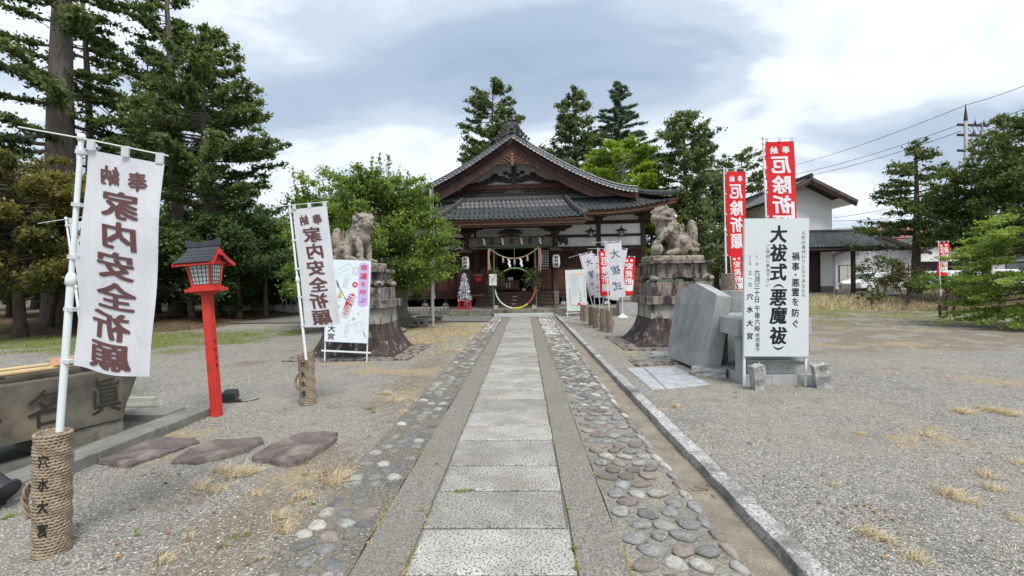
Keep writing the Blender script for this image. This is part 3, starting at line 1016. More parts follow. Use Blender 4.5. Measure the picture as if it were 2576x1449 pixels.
M_GRNG = leaf_mat('green_weed_blades', (0.10, 0.14, 0.03), (0.30, 0.34, 0.09), trans=.3, rough=.7)
def tuft_pts(spots, per):
  X, Y, S = [], [], []
  for (px, py, sz) in spots:
    p = gp(px, py)
    k = int(per * max(.4, sz / .12))
    X.append(p.x + RNG.normal(0, sz * .28, k))
    Y.append(p.y + RNG.normal(0, sz * .28, k))
    S.append(np.full(k, sz))
  return np.concatenate(X), np.concatenate(Y), np.concatenate(S)
near_dry = [(590, 1195, .17), (560, 1185, .13), (630, 1190, .12), (850, 1215, .20), (885, 1200, .13), (900, 1235, .12), (700, 1300, .12), (720, 1330, .10), (875, 1432, .10), (500, 1225, .12), (545, 1235, .1),
      (2390, 1265, .12), (2420, 1280, .10), (2180, 1365, .12), (2230, 1385, .08), (2300, 1430, .10), (2500, 1250, .1), (2560, 1180, .1), (2560, 1330, .08), (2490, 1045, .16), (2540, 1055, .16), (2420, 1050, .14), (2160, 1105, .08), (2330, 1110, .10),
      (410, 1410, .09), (640, 1245, .08), (760, 1250, .1), (470, 1350, .05), (1005, 885, .2), (985, 890, .15), (1030, 880, .18), (1000, 1010, .12), (1020, 1040, .10), (970, 990, .12), (1050, 1010, .08), (2480, 1215, .1), (2100, 1240, .06), (1590, 905, .10), (1660, 1045, .08), (1700, 1035, .1)]
x, y, s = tuft_pts(near_dry, 95)
n = len(x)
blades('dry_grass', x, y, s * RNG.uniform(.5, 1.25, n), RNG.uniform(.002, .0042, n) * (1 + y * .12), RNG.uniform(.35, .97, n), .35 + .65 * RNG.random(n), M_DRYG)
# thin straw scattered along the left bed and over the yard
n = 5200
y = 2.2 * (16 / 2.2) ** RNG.random(n)
x = (RNG.random(n) * 2 - 1) * (y * 1.15) - .03 * y
k = (fbmn(x, y, 1.1, 23) > .50) & ~((x > -.93) & (x < 1.45))
k |= (x < -1.0) & (x > -1.9)
k &= ~((x < -3.7) & (y < 5.3)) & ~((x > -.93) & (x < 1.45))
x, y = x[k], y[k]
n = len(x)
blades('straw_litter', x, y, RNG.uniform(.04, .14, n), RNG.uniform(.002, .004, n) * (1 + y * .10), RNG.uniform(.85, 1.0, n), RNG.random(n), M_DRYG)
# matted straw left of the path in front of the hall
n = 9000
x = RNG.uniform(-4.6, -1.45, n)
y = RNG.uniform(9.5, 17.0, n)
k = fbmn(x, y, 1.1, 23) > .36 + .25 * (RNG.random(n) - .3)
x, y = x[k], y[k]
n = len(x)
blades('matted_straw', x, y, RNG.uniform(.08, .2, n), RNG.uniform(.006, .012, n), RNG.uniform(.75, 1.0, n), RNG.random(n), M_DRYG)
# tall dry grass on the mound at the right
n = 15000
x = RNG.uniform(11.5, 33, n)
y = RNG.uniform(18.5, 28, n)
dens = fbmn(x, y, .35, 41)
k = (dens > .40) & (y > 18.3 + 1.9 * vnoise(x, y, .4, 4) + np.clip(14.5 - x, 0, 9) * 1.2) & ~((x < 23.2) & (y > 24.9))
x, y, dens = x[k], y[k], dens[k]
n = len(x)
blades('tall_dry_grass', x, y, RNG.uniform(.22, .6, n) * (.5 + dens), RNG.uniform(.016, .03, n), RNG.uniform(.1, .75, n), np.clip(RNG.normal(.55, .25, n), 0, 1), M_DRYG)
# short grass at the left and right
n = 16000
x = np.concatenate([RNG.uniform(-17, -7, n // 2), RNG.uniform(6, 26, n // 2)])
y = np.concatenate([RNG.uniform(9.8, 15.8, n // 2), RNG.uniform(13.5, 22, n // 2)])
k = (fbmn(x, y, 1.1, 23) > .42) & ((x > 0) | (y > 10.6 + (-9 - x) * -.12 + .6 * vnoise(x, y, .8, 2)))
x, y = x[k], y[k]
n = len(x)
blades('short_grass', x, y, RNG.uniform(.05, .12, n), RNG.uniform(.012, .022, n), RNG.uniform(.2, .8, n), np.clip(RNG.normal(.5, .3, n), 0, 1), M_GRNG)
# small green weeds
weeds = [(785, 1243 + 25, .045), (965, 1272, .05), (975, 1268, .04), (1165, 1243, .055), (1150, 1246, .04), (1185, 1240, .03), (1100, 1063 + 110, .025), (345, 1345, .03), (340, 1335, .02), (590, 1350, .05), (560, 1375, .05), (620, 1345, .05),
     (30, 1300, .05), (10, 1305, .05), (770, 1165, .04), (930, 1030, .09), (940, 1038, .06), (1010, 1165, .03), (1005, 1150, .03), (1035, 1080, .03), (1100, 1060, .02), (1430, 1010, .02), (1445, 1035, .02), (1450, 1065, .02),
     (1560, 1215, .02), (1550, 1250, .02), (1585, 1350, .025), (1600, 1440, .03), (1430, 1290, .02), (1445, 1390, .03), (1450, 1440, .03), (2005, 983, .05), (2010, 983, .04), (1885, 1130, .03), (1060, 1290, .02), (2000, 1225, .02), (1520, 1160, .02), (1530, 1185, .02)]
x, y, s = tuft_pts(weeds, 90)
n = len(x)
zz = np.maximum(hgt(x, y), np.where((x > -.93) & (x < .52), .02, -1))
blades('green_weeds', x, y, s * RNG.uniform(.4, 1.1, n), RNG.uniform(.003, .006, n), RNG.uniform(.2, .85, n), RNG.random(n), M_GRNG, z=zz)
# weeds and grit along the joints of the paving
n = 5200
y = 2.1 * (18 / 2.1) ** RNG.random(n)
ln_ = RNG.integers(0, 4, n)
x = np.array([-.648, .250, .516, -.93])[ln_] + RNG.normal(0, .009, n)
k = fbmn(x * 3, y, 2.2, 77) > np.where(ln_ < 2, .60, .54)
x, y = x[k], y[k]
n = len(x)
blades('joint_weeds', x, y, RNG.uniform(.010, .030, n), RNG.uniform(.003, .006, n) * (1 + .08 * y), RNG.uniform(.3, .95, n), np.clip(RNG.normal(.75, .25, n), 0, 1), leaf_mat('joint_weed_blades', (.13, .13, .04), (.42, .33, .12), trans=.2), z=np.full(n, .014))
def leaf_scatter(name, x, y, size, m, tint, zup=.01):
  n = len(x)
  a = RNG.random(n) * 6.28
  z0 = np.maximum(hgt(x, y), np.where((x > 1.1) & (x < 1.36), -.02, -9)) + zup
  ca, sa = np.cos(a), np.sin(a)
  q = np.array([(-1, 0), (0, -.45), (1, 0), (0, .45)])
  P = q[None] * size[:, None, None]
  X = P[..., 0] * ca[:, None] - P[..., 1] * sa[:, None] + x[:, None]
  Y = P[..., 0] * sa[:, None] + P[..., 1] * ca[:, None] + y[:, None]
  Z = z0[:, None] + RNG.uniform(0, 1, (n, 4)) * size[:, None] * .45
  V = np.stack([X, Y, Z], -1).reshape(-1, 3)
  F = np.array([[0, 1, 2, 3]]) + 4 * np.arange(n)[:, None]
  link(name, np_mesh(name, V, F, [m], {'tint': ('FACE', tint)}), kind='stuff')
M_LITTER = leaf_mat('fallen_leaf_mix', (0.09, 0.055, 0.03), (0.36, 0.19, 0.09), trans=.1, rough=.8)
n = 9000
x = RNG.uniform(-28, -11.8, n)
y = RNG.uniform(14, 22, n)
k = (y > 14.6 + vnoise(x, y, .5, 1) * 2)
leaf_scatter('leaf_litter', x[k], y[k], RNG.uniform(.03, .07, k.sum()), M_LITTER, RNG.random(k.sum()) ** 1.6)
# single brown leaves on the gravel, in the gutter and round the stones
sp = [(1555, 1000 - 40 + 30, .10, 10), (1640, 1195, .05, 26), (1768, 1230, .07, 30), (1475, 912, .08, 12), (640, 1412, .02, 3), (300, 1410, .04, 6), (480, 1060, .08, 25), (1000, 1150, .05, 6), (830, 1195, .1, 18), (300, 1150, .06, 12),
   (2050, 900, .35, 60), (1600, 875, .4, 60), (2160, 1310, .12, 20), (1690, 925, .2, 40), (1690, 905, .25, 40), (420, 1195, .1, 12)]
X, Y = [], []
for (px, py, sg, k) in sp:
  p = gp(px, py)
  X.append(p.x + RNG.normal(0, sg, k))
  Y.append(p.y + RNG.normal(0, sg, k))
n = 700
yy = RNG.uniform(2.3, 13, n)
X.append((RNG.random(n) * 2 - 1) * yy * 1.1)
Y.append(yy)
x, y = np.concatenate(X), np.concatenate(Y)
k = ~((x > -.9) & (x < 1.1))
leaf_scatter('fallen_leaves', x[k], y[k], RNG.uniform(.010, .026, k.sum()), M_LITTER, RNG.random(k.sum()), .006)
# NOBORI BANNERS AND THEIR ROPE-BOUND STAND TUBES
TXT = {
  'safe': ('家内安全祈願', M_INKB), 'evil': ('厄除祈願', M_INKW), 'birth': ('安産祈願', M_INKW), 'purify': ('大祓式', M_INKBLUE)}
def nobori(bot, top, Y, w, h, kind, label, ztop=None, bar=(0.35, 0.0), wave=0.01, phase=0.0, yaw=0.0, pole_r=.013, strip=False, skew=0.0, group='banners on white poles', name='nobori_banner', sway=0.0, blow=0.0):
  """bot, top: pole ends measured on the photo; Y: distance; w, h cloth size; bar = (overhang behind pole, slope)"""
  p0, p1 = at(bot[0], bot[1], Y), at(top[0], top[1], Y)
  d = p1 - p0
  L = d.length
  lean = math.atan2(d.x, d.z)
  T = thing(name, label, 'banner', p0, group=group, rot=(0, lean, yaw))
  mb = MB().tube([(0, 0, 0), (0, 0, L * .52)], pole_r * 1.15, 10).tube([(0, 0, L * .5), (0, 0, L)], pole_r * .85, 10)
  part('pole', mb, M_POLE, T, angle=40)
  jz = L * .52
  part('pole_joint', MB().lathe([(pole_r * 1.2, -.035), (pole_r * 1.65, -.03), (pole_r * 1.7, .0), (pole_r * 1.45, .02), (pole_r * 1.0, .035)], (0, 0, jz), 12), M_POLE, T, smooth=True)
  part('pole_cap', MB().lathe([(pole_r * .95, -.02), (pole_r * 1.25, -.018), (pole_r * 1.25, .012), (pole_r * .8, .02)], (0, 0, L), 12), M_POLE, T, smooth=True)
  x0 = pole_r * 1.2 + w * .035
  zt = L - .06
  sl = bar[1]
  part('crossbar', MB().tube([(-bar[0], 0, L - .012 + sl * -bar[0]), (0, 0, L - .006), (x0 + w + .02, -.004, L - .012 + sl * (x0 + w))], .0042, 6), M_POLE, T)
  red = kind in ('evil', 'birth')
  cm = M_CLOTHR if red else M_CLOTH
  def surf(x, z, off=0.0):
    u = (x - x0) / w
    v = (zt - z) / h
    yy = wave * (math.sin(u * 5.2 + phase + v * 1.5) * (.35 + .8 * v) + .5 * math.sin(v * 9 + phase * 2 + u * 2)) + blow * v * v
    return Vector((x + skew * v * u + sway * v * v, yy + off, z + sl * (x - 0) * (1 - .5 * v) + .006 * math.sin(u * 7 + phase) * v))
  nu, nv = 12, 26
  mb = MB()
  vs = [surf(x0 + w * i / nu, zt - h * j / nv) for j in range(nv + 1) for i in range(nu + 1)]
  fs = [(j * (nu + 1) + i, j * (nu + 1) + i + 1, (j + 1) * (nu + 1) + i + 1, (j + 1) * (nu + 1) + i) for j in range(nv) for i in range(nu)]
  mb.add(vs, fs)
  me = mb.mesh('cloth', cm, smooth=True, recalc=False)
  cl = link('cloth', me, T)
  for k in range(3):
    x = x0 + w * (.06 + .44 * k)
    a, b_ = surf(x - .022 * w / .45, zt), surf(x + .022 * w / .45, zt)
    zb = L - .010 + sl * x
    mb = MB().box((x, -.003, (a.z + zb) / 2 + .002), (.042 * w / .45, .010, abs(zb - a.z) + .012))
    part('top_loop', mb, M_CLOTH, T)
  nl = 5
  for k in range(nl):
    z = zt - h * (.02 + .96 * k / (nl - 1))
    mb = MB().box(((x0 + .004) / 2 - pole_r * .5, 0, z), (x0 + pole_r * 1.2, pole_r * 2.2, .024 * h / 1.4))
    part('side_loop', mb, M_CLOTH, T)
  s, ink = TXT[kind]
  xc = x0 + w * .5
  it = []
  if kind == 'safe':
    it += [('奉', xc + w * .19, zt - h * .105, w * .27, h * .092, -.10), ('納', xc - w * .19, zt - h * .10, w * .27, h * .092, -.02)]
    it += [(c, xc + w * (.02 if i % 2 else -.01), zt - h * (.228 + .139 * i), w * .54, h * .132) for i, c in enumerate(s)]
    bold, warp = .030, .10
  elif red:
    it += [('奉', xc + w * .2, zt - h * .085, w * .26, h * .075), ('納', xc - w * .2, zt - h * .085, w * .26, h * .075)]
    it += [(c, xc, zt - h * (.235 + .195 * i), w * .66, h * .185) for i, c in enumerate(s)]
    bold, warp = .038, .05
  else:
    it += [(c, xc + w * .02, zt - h * (.2 + .295 * i), w * .62, h * .18, -.12) for i, c in enumerate(s)]
    bold, warp = .010, .14
  tb = letters(it, mirror=True, bold=bold, warp=warp)
  flat_text('printed_characters', tb, ink, cl, fn=lambda x, z: surf(x, z, -.0045), cuts=9)
  if strip:
    mb = MB()
    mb.add([surf(x0 + w * a, zt - h * b_, -.005) for b_ in (.60, .7, .8, .90) for a in (.80, .93)], [(2 * j, 2 * j + 1, 2 * j + 3, 2 * j + 2) for j in range(3)])
    part('blank_name_strip', mb, M_INKW, cl)
  return T
def tube_stand(name, base, r, h, label, rows, detail, m, text=True, tilt=(0, 0), group='rope-bound stand tubes', knot=-1, tz=.62, textang=0.0):
  T = thing(name, label, 'banner stand', base, group=group, rot=(tilt[0], tilt[1], 0))
  ft = part('tube', MB().lathe([(r * .9, 0), (r * .9, h - .01), (r * .78, h - .005), (r * .78, h - .12)], n=20), M_ROPED, T, smooth=True)
  pitch = h / rows
  if detail >= 2:
    seg, n = 60, 6
    V, F = [], []
    for k in range(rows):
      zc = (k + .5) * pitch
      ph = random.uniform(0, 6.28)
      for i in range(seg):
        t = 2 * PI * i / seg
        lob = .5 + .5 * math.cos(20 * t + ph)
        rr_ = pitch * .55 * (.84 + .26 * lob)
        wz = pitch * .12 * math.sin(2 * t + k * .7)
        for q in range(n):
          a = 2 * PI * q / n
          twist = (20 * t + ph) * .0
          R_ = r + pitch * .15 + rr_ * math.cos(a + twist) + .003 * math.sin(3 * t + k)
          V.append((R_ * math.cos(t), R_ * math.sin(t), zc + wz + rr_ * math.sin(a) + pitch * .22 * math.sin(20 * t + ph)))
      b = k * seg * n
      for i in range(seg):
        i2 = (i + 1) % seg
        for q in range(n):
          q2 = (q + 1) % n
          F.append((b + i * n + q, b + i2 * n + q, b + i2 * n + q2, b + i * n + q2))
    me = np_mesh('rope_winding', V, F, [m], smooth=True)
    link('rope_winding', me, T)
  else:
    prof = []
    for k in range(rows):
      z = k * pitch
      prof += [(r, z), (r + pitch * .45, z + pitch * .3), (r + pitch * .45, z + pitch * .7)]
    prof.append((r, h))
    part('rope_winding', MB().lathe(prof, n=18), m, T, smooth=True)
  if text:
    rr_ = r + pitch * .85
    it = [(c, 0, h * (.80 - .185 * i), r * tz * 1.15, h * .115) for i, c in enumerate('穴水大宮')]
    def f(x, z):
      a = x / rr_ + textang
      return Vector((math.sin(a) * rr_, -math.cos(a) * rr_, z))
    for q in it:
      flat_text('painted_character', letters([q], bold=.022, warp=.08), M_INKK, T, fn=f, cuts=6)
  if knot:
    mb = MB()
    for q in range(3):
      pts = []
      for i in range(14):
        t = i / 13
        a = t * 9 + q * 2.1
        pts.append((knot * (r + .018 + .03 * math.sin(t * 3.1)) + .010 * math.cos(a), -.25 * r + .010 * math.sin(a) - .02, h * (.60 - .30 * t)))
      mb.tube(pts, .0075, 6)
    part('rope_tail', mb, m, T, smooth=True)
  return T
# near left
nobori((150, 1085), (205, 345), 2.5, .455, 1.235, 'safe', 'largest white family-safety banner at the far left, nearest the camera', bar=(.37, -.11), wave=.017, pole_r=.0155, phase=.4)
tube_stand('rope_bound_tube', gp(130, 1388), .074, .695, 'large tan rope-bound tube holding the nearest white banner', 40, 2, M_ROPE, tilt=(0, R(2.6)), textang=.35)
# second one behind it, mostly hidden by the first
nobori((215, 905), (166, 550), 5.6, .42, 1.45, 'safe', 'white banner mostly hidden behind the nearest white banner', bar=(.37, 0.0), wave=.01, phase=2.0)
# third, left of the poster board
nobori((770, 905), (728, 515), 5.55, .435, 1.48, 'safe', 'white family-safety banner standing between red lantern and poster board', bar=(.33, -.01), wave=.012, phase=1.1, pole_r=.014)
tube_stand('rope_bound_tube', gp(776, 1016), .082, .65, 'tan rope-bound tube with black characters under the middle left banner', 29, 2, M_ROPE, tilt=(0, R(-2)), tz=.62)
# the two tall red ones behind the right hand sign board
nobori((1938, 800), (1919, 347), 6.95, .425, 1.52, 'evil', 'tall red banner rising behind the white text sign board', bar=(.30, -.03), wave=.010, phase=.3, strip=True, pole_r=.014)
nobori((1828, 745), (1821, 424), 8.25, .36, 1.52, 'evil', 'red banner between the stone guardian pedestal and the text sign board', bar=(.34, -.02), wave=.016, phase=2.2, skew=-.03, pole_r=.013)
tube_stand('rope_bound_tube', at(1831, 752, 8.25), .105, .46, 'rope-bound tube on the granite block behind the leaning slab', 20, 1, M_ROPED, text=False, knot=1)
nobori((1846, 770), (1836, 641), 18.6, .44, 1.5, 'birth', 'small far red banner low beside the storehouse, left of the text sign board', bar=(.3, 0), wave=.02, phase=1.0, strip=True)
nobori((2367, 745), (2360, 607), 17.2, .36, 1.22, 'evil', 'small red banner among the shrubs at the far right', bar=(.1, 0), wave=.05, phase=.2, strip=True, skew=-.03, sway=-.1)
# the cluster beside the hall
nobori((1533, 790), (1521, 608), 13.6, .46, 1.62, 'purify', 'tallest white purification banner at the front of the cluster by the hall', bar=(.36, 0), wave=.015, phase=.9, sway=.03)
nobori((1509, 782), (1503, 625), 14.2, .36, 1.42, 'evil', 'red banner in the cluster, left of the tallest white one', bar=(.3, -.06), wave=.02, phase=2.9, strip=False)
nobori((1493, 776), (1457, 640), 15.0, .40, 1.36, 'purify', 'leftmost white purification banner of the cluster by the hall', bar=(.36, .02), wave=.02, phase=.1)
nobori((1496, 780), (1492, 639), 14.7, .26, 1.35, 'purify', 'white banner partly hidden between two others in the cluster', bar=(.36, -.03), wave=.02, phase=1.7)
nobori((1512, 790), (1540, 618), 14.4, .46, 1.62, 'purify', 'white banner showing from behind the tallest one, on its right', bar=(.2, -.03), wave=.02, phase=1.3)
nobori((1566, 792), (1566, 644), 18.4, .47, 1.5, 'birth', 'red banner on a white plastic foot, rightmost of the cluster by the hall', bar=(.05, -.01), wave=.02, phase=.7, strip=True, sway=-.08)
mb = MB().lathe([(.20, 0), (.20, .05), (.17, .09), (.10, .12), (.05, .17), (.03, .19)], n=20)
mb.fn(lambda x, y, z: (x * (1 + .10 * math.cos(8 * math.atan2(y, x))) if z < .1 else x, y * (1 + .10 * math.cos(8 * math.atan2(y, x))) if z < .1 else y, z))
o = part('plastic_foot', mb, M_WHITE, smooth=True)
o.location = gp(1566.5, 801)
tag(o, 'white plastic weighted foot under the rightmost red banner of the cluster', 'banner foot')
for (px, py, hh, r_w, lb) in ((1465, 806, .60, .085, 'leftmost rope-bound tube of the row by the notice board'), (1471.5, 810, .62, .085, 'second rope-bound tube from the left by the notice board'),
               (1486, 818, .62, .088, 'third rope-bound tube, holding the leftmost white banner'), (1498.5, 826, .64, .09, 'fourth rope-bound tube, right in front of the third'),
               (1516, 833, .68, .10, 'fifth rope-bound tube, leaning right, under the red banner'), (1533.5, 837, .65, .098, 'rightmost and nearest rope-bound tube of the row, under the tallest white banner')):
  tube_stand('rope_bound_tube', gp(px, py, .04), r_w * .82, hh, lb, 20, 1, M_ROPED, text=False, tilt=(0, R(random.uniform(-2, 3))), knot=random.choice((-1, 1)))
# RED LANTERN
def red_lantern():
  b = gp(546, 1047)
  T = thing('red_lantern', 'red painted wooden post lantern with black roof on the left gravel', 'lantern', b, rot=(0, R(-3.3), 0))
  s = .060
  T.scale = (.76, .76, 1)
  mb = MB().box((0, 0, .735), (s * 2, s * 2, 1.47), taper=.97)
  part('post', mb, M_RED, T, bevel=.006)
  mb = MB().box((0, 0, 1.455), (.26, .22, .03)).box((0, 0, 1.485), (.44, .36, .035)).box((0, 0, 1.512), (.36, .29, .02))
  part('base_plate', mb, M_RED, T, bevel=.004)
  z0, z1 = 1.522, 1.80
  bx, by, tx, ty = .135, .105, .185, .14
  def C(i, z, grow=0):
    t = (z - z0) / (z1 - z0)
    X, Y = bx + (tx - bx) * t + grow, by + (ty - by) * t + grow
    return Vector(((-X, X, X, -X)[i], (-Y, -Y, Y, Y)[i], z))
  for i in range(4):
    part('corner_post', MB().beam(C(i, z0), C(i, z1), .034, .034), M_RED, T, bevel=.003)
  mb = MB()
  for i in range(4):
    j = (i + 1) % 4
    mb.beam(C(i, z0 + .012), C(j, z0 + .012), .028, .026)
    mb.beam(C(i, z1 - .012), C(j, z1 - .012), .028, .03)
  part('frame_rails', mb, M_RED, T)
  for i in range(4):
    j = (i + 1) % 4
    a, b2_, c, d = C(i, z0 + .02, -.006), C(j, z0 + .02, -.006), C(j, z1 - .02, -.006), C(i, z1 - .02, -.006)
    mb = MB().add([a, b2_, c, d], [(0, 1, 2, 3)])
    pn = part('paper_pane', mb, M_PAPER, T)
    mb = MB()
    nrm = (b2_ - a).cross(d - a).normalized() * -.004
    if nrm.x * a.x + nrm.y * a.y < 0 or (nrm.xy.normalized().dot((a + b2_).xy.normalized()) < 0):
      nrm = -nrm
    nc, nr = (5, 5)
    for k in range(1, nc):
      mb.beam(a.lerp(b2_, k / nc) + nrm, d.lerp(c, k / nc) + nrm, .008, .006)
    for k in range(1, nr):
      mb.beam(a.lerp(d, k / nr) + nrm, b2_.lerp(c, k / nr) + nrm, .008, .006)
    for (p, q) in ((a, b2_), (b2_, c), (c, d), (d, a)):
      mb.beam(p.lerp(a + (c - a) / 2, .09) + nrm, q.lerp(a + (c - a) / 2, .09) + nrm, .012, .006)
    part('lattice', mb, M_TEAL, pn)
  L2 = .29
  def prof(t, up=0.0):      # t 0 ridge .. 1 eave ; returns y, z
    return (t * .275, 1.995 - .225 * (t ** .80) + up - .0 + .03 * t * t)
  n = 8
  for sgn in (-1, 1):
    for k in range(5):       # five overlapping board courses
      t0, t1 = k / 5, (k + 1) / 5 + .02
      y0, q0 = prof(t0)
      y1, q1 = prof(min(t1, 1.04))
      sx = .235 + .055 * t1
      sx0 = .235 + .055 * t0
      lift = .012
      mb = MB()
      v = [(-sx0, sgn * y0, q0 + .002), (sx0, sgn * y0, q0 + .002), (sx, sgn * y1, q1 + lift), (-sx, sgn * y1, q1 + lift)]
      v += [(a_, b_, c_ - .012) for a_, b_, c_ in v]
      mb.add(v, [(0, 1, 2, 3), (7, 6, 5, 4), (0, 4, 5, 1), (1, 5, 6, 2), (2, 6, 7, 3), (3, 7, 4, 0)])
      part('roof_board', mb, M_ROOFK, T)
  mb = MB()
  top, bot = [], []
  for i in range(9):
    x = -.27 + .54 * i / 8
    lift = .035 * (x / .27) ** 2
    top.append((x, 2.045 + lift))
    bot.append((x, 1.985 + lift * .4))
  mb.strip(top, bot, -.022, .022)
  part('ridge_board', mb, M_ROOFK, T, bevel=.004)
  for sx in (-1, 1):
    mb = MB()
    for sgn in (-1, 1):
      tp, bt = [], []
      for k in range(n + 1):
        y, z = prof(k / n * 1.03)
        tp.append((sgn * y, z - .012))
        bt.append((sgn * y * .93, z - .055 + .012 * k / n))
      vs = [(sx * .225 + sx * .06 * (i % (n + 1)) / n, a_, c_) for i, (a_, c_) in enumerate(tp + bt)]
      vs += [(v_[0] + sx * .02, v_[1], v_[2]) for v_ in vs]
      m_ = n + 1
      fs = []
      for i in range(n):
        fs += [(i, i + 1, m_ + i + 1, m_ + i), (2 * m_ + i, 3 * m_ + i, 3 * m_ + i + 1, 2 * m_ + i + 1), (i, 2 * m_ + i, 2 * m_ + i + 1, i + 1), (m_ + i, m_ + i + 1, 3 * m_ + i + 1, 3 * m_ + i)]
      fs.append((n, m_ + n, 3 * m_ + n, 2 * m_ + n))
      mb.add(vs, fs)
    part('bargeboard', mb, M_RED, T)
    mb = MB().prism([(-.14, 1.79), (.14, 1.79), (.11, 1.86), (0, 1.965), (-.11, 1.86)], sx * .15, sx * .185, 'yz')
    g = part('gable_panel', mb, M_RED, T)
    mb = MB()
    for (yy, zz, rr_) in ((0, 1.925, .016), (-.024, 1.90, .018), (.024, 1.90, .018), (0, 1.885, .014)):
      mb.lathe([(rr_, 0), (rr_, .02), (rr_ * .5, .026)], (sx * .245, yy, zz), 12, Matrix.Rotation(sx * PI / 2, 4, 'Y'))
    part('gable_pendant', mb, M_RED, T)
    part('eave_beam', MB().beam((sx * .19, -.2, 1.80), (sx * .19, .2, 1.80), .03, .03), M_RED, T)
  for sgn in (-1, 1):
    part('eave_fascia', MB().beam((-.27, sgn * .255, 1.775), (.27, sgn * .255, 1.775), .018, .02), M_RED, T)
  it = column('丹心立浄', 0, .93, .052, .095)
  for q in it:
    flat_text('painted_character', letters([q], bold=.015, warp=.1), M_INKK, T, fn=lambda x, z: Vector((s + .003, x * .9, z)))
red_lantern()
# black junction box beside the lantern, black floodlight at the near left
b = gp(580, 1013)
T = thing('black_spotlight', 'small black spotlight box on the ground behind the red lantern', 'spotlight', b, rz=.2)
part('housing', MB().box((-.02, .05, .085), (.16, .15, .12), M=Matrix.Rotation(R(12), 4, 'X')), M_BLACK, T, bevel=.008)
part('bracket', MB().box((.02, .0, .02), (.2, .05, .03)).beam((-.11, 0, 0), (-.13, .05, .12), .012, .03), M_BLACK, T)
part('cable', MB().tube([(.08, .02, .01), (.16, -.03, .008), (.26, .02, .008), (.30, .12, .008)], .008, 6), M_BLACK, T)
b = gp(10, 1285)
T = thing('floodlight', 'black cylindrical floodlight lying on the gravel at the left edge', 'spotlight', b, rot=(0, 0, 0))
M = Matrix.Translation((-.16, .02, .20)) @ Matrix.Rotation(R(128), 4, 'Y')
part('housing', MB().lathe([(.055, -.14), (.075, -.12), (.082, .0), (.088, .14)], (0, 0, 0), 28, M), M_BLACK, T, angle=30)
part('rim', MB().lathe([(.088, .135), (.11, .14), (.112, .16), (.10, .172), (.088, .165)], (0, 0, 0), 28, M), M_BLACK, T, angle=30)
part('stand', MB().beam((-.16, .08, .0), (-.16, .08, .2), .03, .01).beam((-.16, -.08, .0), (-.16, -.08, .2), .03, .01).box((-.16, 0, .006), (.12, .2, .012)), M_BLACK, T)
# WASH BASIN, ITS KERB, LADLES
def trough():
  a = Vector((-4.06, 4.62, 0))
  b = Vector((-4.50, 3.55, 0))
  d = (b - a)
  ang = math.atan2(d.y, d.x)
  T = thing('stone_water_basin', 'dark rough stone wash basin carved with large characters, at the left edge', 'stone basin', (a.x, a.y, .19), rz=ang)
  Ln = 2.1        # local +x runs to the near end, local -y is inward; +y is the carved face? (checked by sign below)
  sgn = 1 if (Matrix.Rotation(ang, 3, 'Z') @ Vector((0, 1, 0))).x > 0 else -1
  r = random.Random(4)
  mb = MB()
  nx = 16
  prof = [(-.0, .03), (.02, .0), (.0, .25), (-.02, .50), (-.03, .515), (-.10, .515), (-.12, .38), (-.50, .38), (-.53, .515), (-.60, .515), (-.62, .25), (-.58, .0)]
  vs, fs = [], []
  m_ = len(prof)
  for i in range(nx + 1):
    x = Ln * i / nx
    end = min(1, (i + .0) / 2.0)
    for (py_, pz) in prof:
      sink = .12 if i in (0, nx) and pz == .38 else 0
      xo = x - (.10 if i == 0 else 0) * (pz / .5) * 0 + (.0 if i else -.06 + .20 * (1 - pz / .5))
      vs.append((xo + r.uniform(-.006, .006), sgn * (py_ * (0.86 + .14 * end) + r.uniform(-.005, .005) - (.03 if i == 0 else 0)), pz + sink + r.uniform(-.004, .004)))
  for i in range(nx):
    for k in range(m_):
      k2 = (k + 1) % m_
      fs.append((i * m_ + k, i * m_ + k2, (i + 1) * m_ + k2, (i + 1) * m_ + k))
  fs.append(tuple(range(m_)))
  fs.append(tuple(nx * m_ + k for k in range(m_)))
  mb.add(vs, fs)
  body = part('basin_body', mb, M_TROUGH, T, bevel=.01)
  wat = part('water', MB().add([(.1, sgn * -.11, .42), (Ln - .1, sgn * -.11, .42), (Ln - .1, sgn * -.52, .42), (.1, sgn * -.52, .42)], [(0, 1, 2, 3)]), mat('dark_water', (.02, .025, .025), rough=.05, spec=.6), T)
  it = [('眞', .27, .27, .27, .38), ('名', .72, .26, .30, .36), ('井', 1.13, .26, .30, .36)]
  tb = MB()
  for (ch, x, z, w, h) in it:
    V, Fc = glyph(ch, .0)
    tb.add([(x - a_ * w, sgn * .016 + 0, z + b_ * h) for a_, b_ in V], Fc)
  me = bpy.data.meshes.new('carved_characters')
  me.from_pydata(tb.v, [], tb.f)
  me.materials.append(M_CARVE)
  link('carved_characters', me, body)
  part('foot_stone', MB().b2((.12, sgn * -.55, -.19), (.75, sgn * -.0, .0)).b2((1.15, sgn * -.55, -.19), (Ln, sgn * -.02, .0)), M_OLDSTONE, T, bevel=.02)
  return T, sgn, ang
TR, TS, TA = trough()
TM = Matrix.Translation(TR.location) @ Matrix.Rotation(TA, 4, 'Z')
def tw(x, y, z):
  return TM @ Vector((x, TS * y, z))
T = thing('bamboo_ladle_rest', 'pale bamboo pole laid along the top of the wash basin', 'ladle rest', tw(.0, -.2, .56))
I = Matrix.Translation(-T.location)
pa, pb = I @ tw(-.05, -.17, .585), I @ tw(2.0, -.13, .60)
part('bamboo_pole', MB().tube([pa, pa.lerp(pb, .5), pb], [.022, .024, .026], 12), M_BAMBOO, T, smooth=True)
pa, pb = I @ tw(-.05, -.45, .585), I @ tw(2.0, -.42, .60)
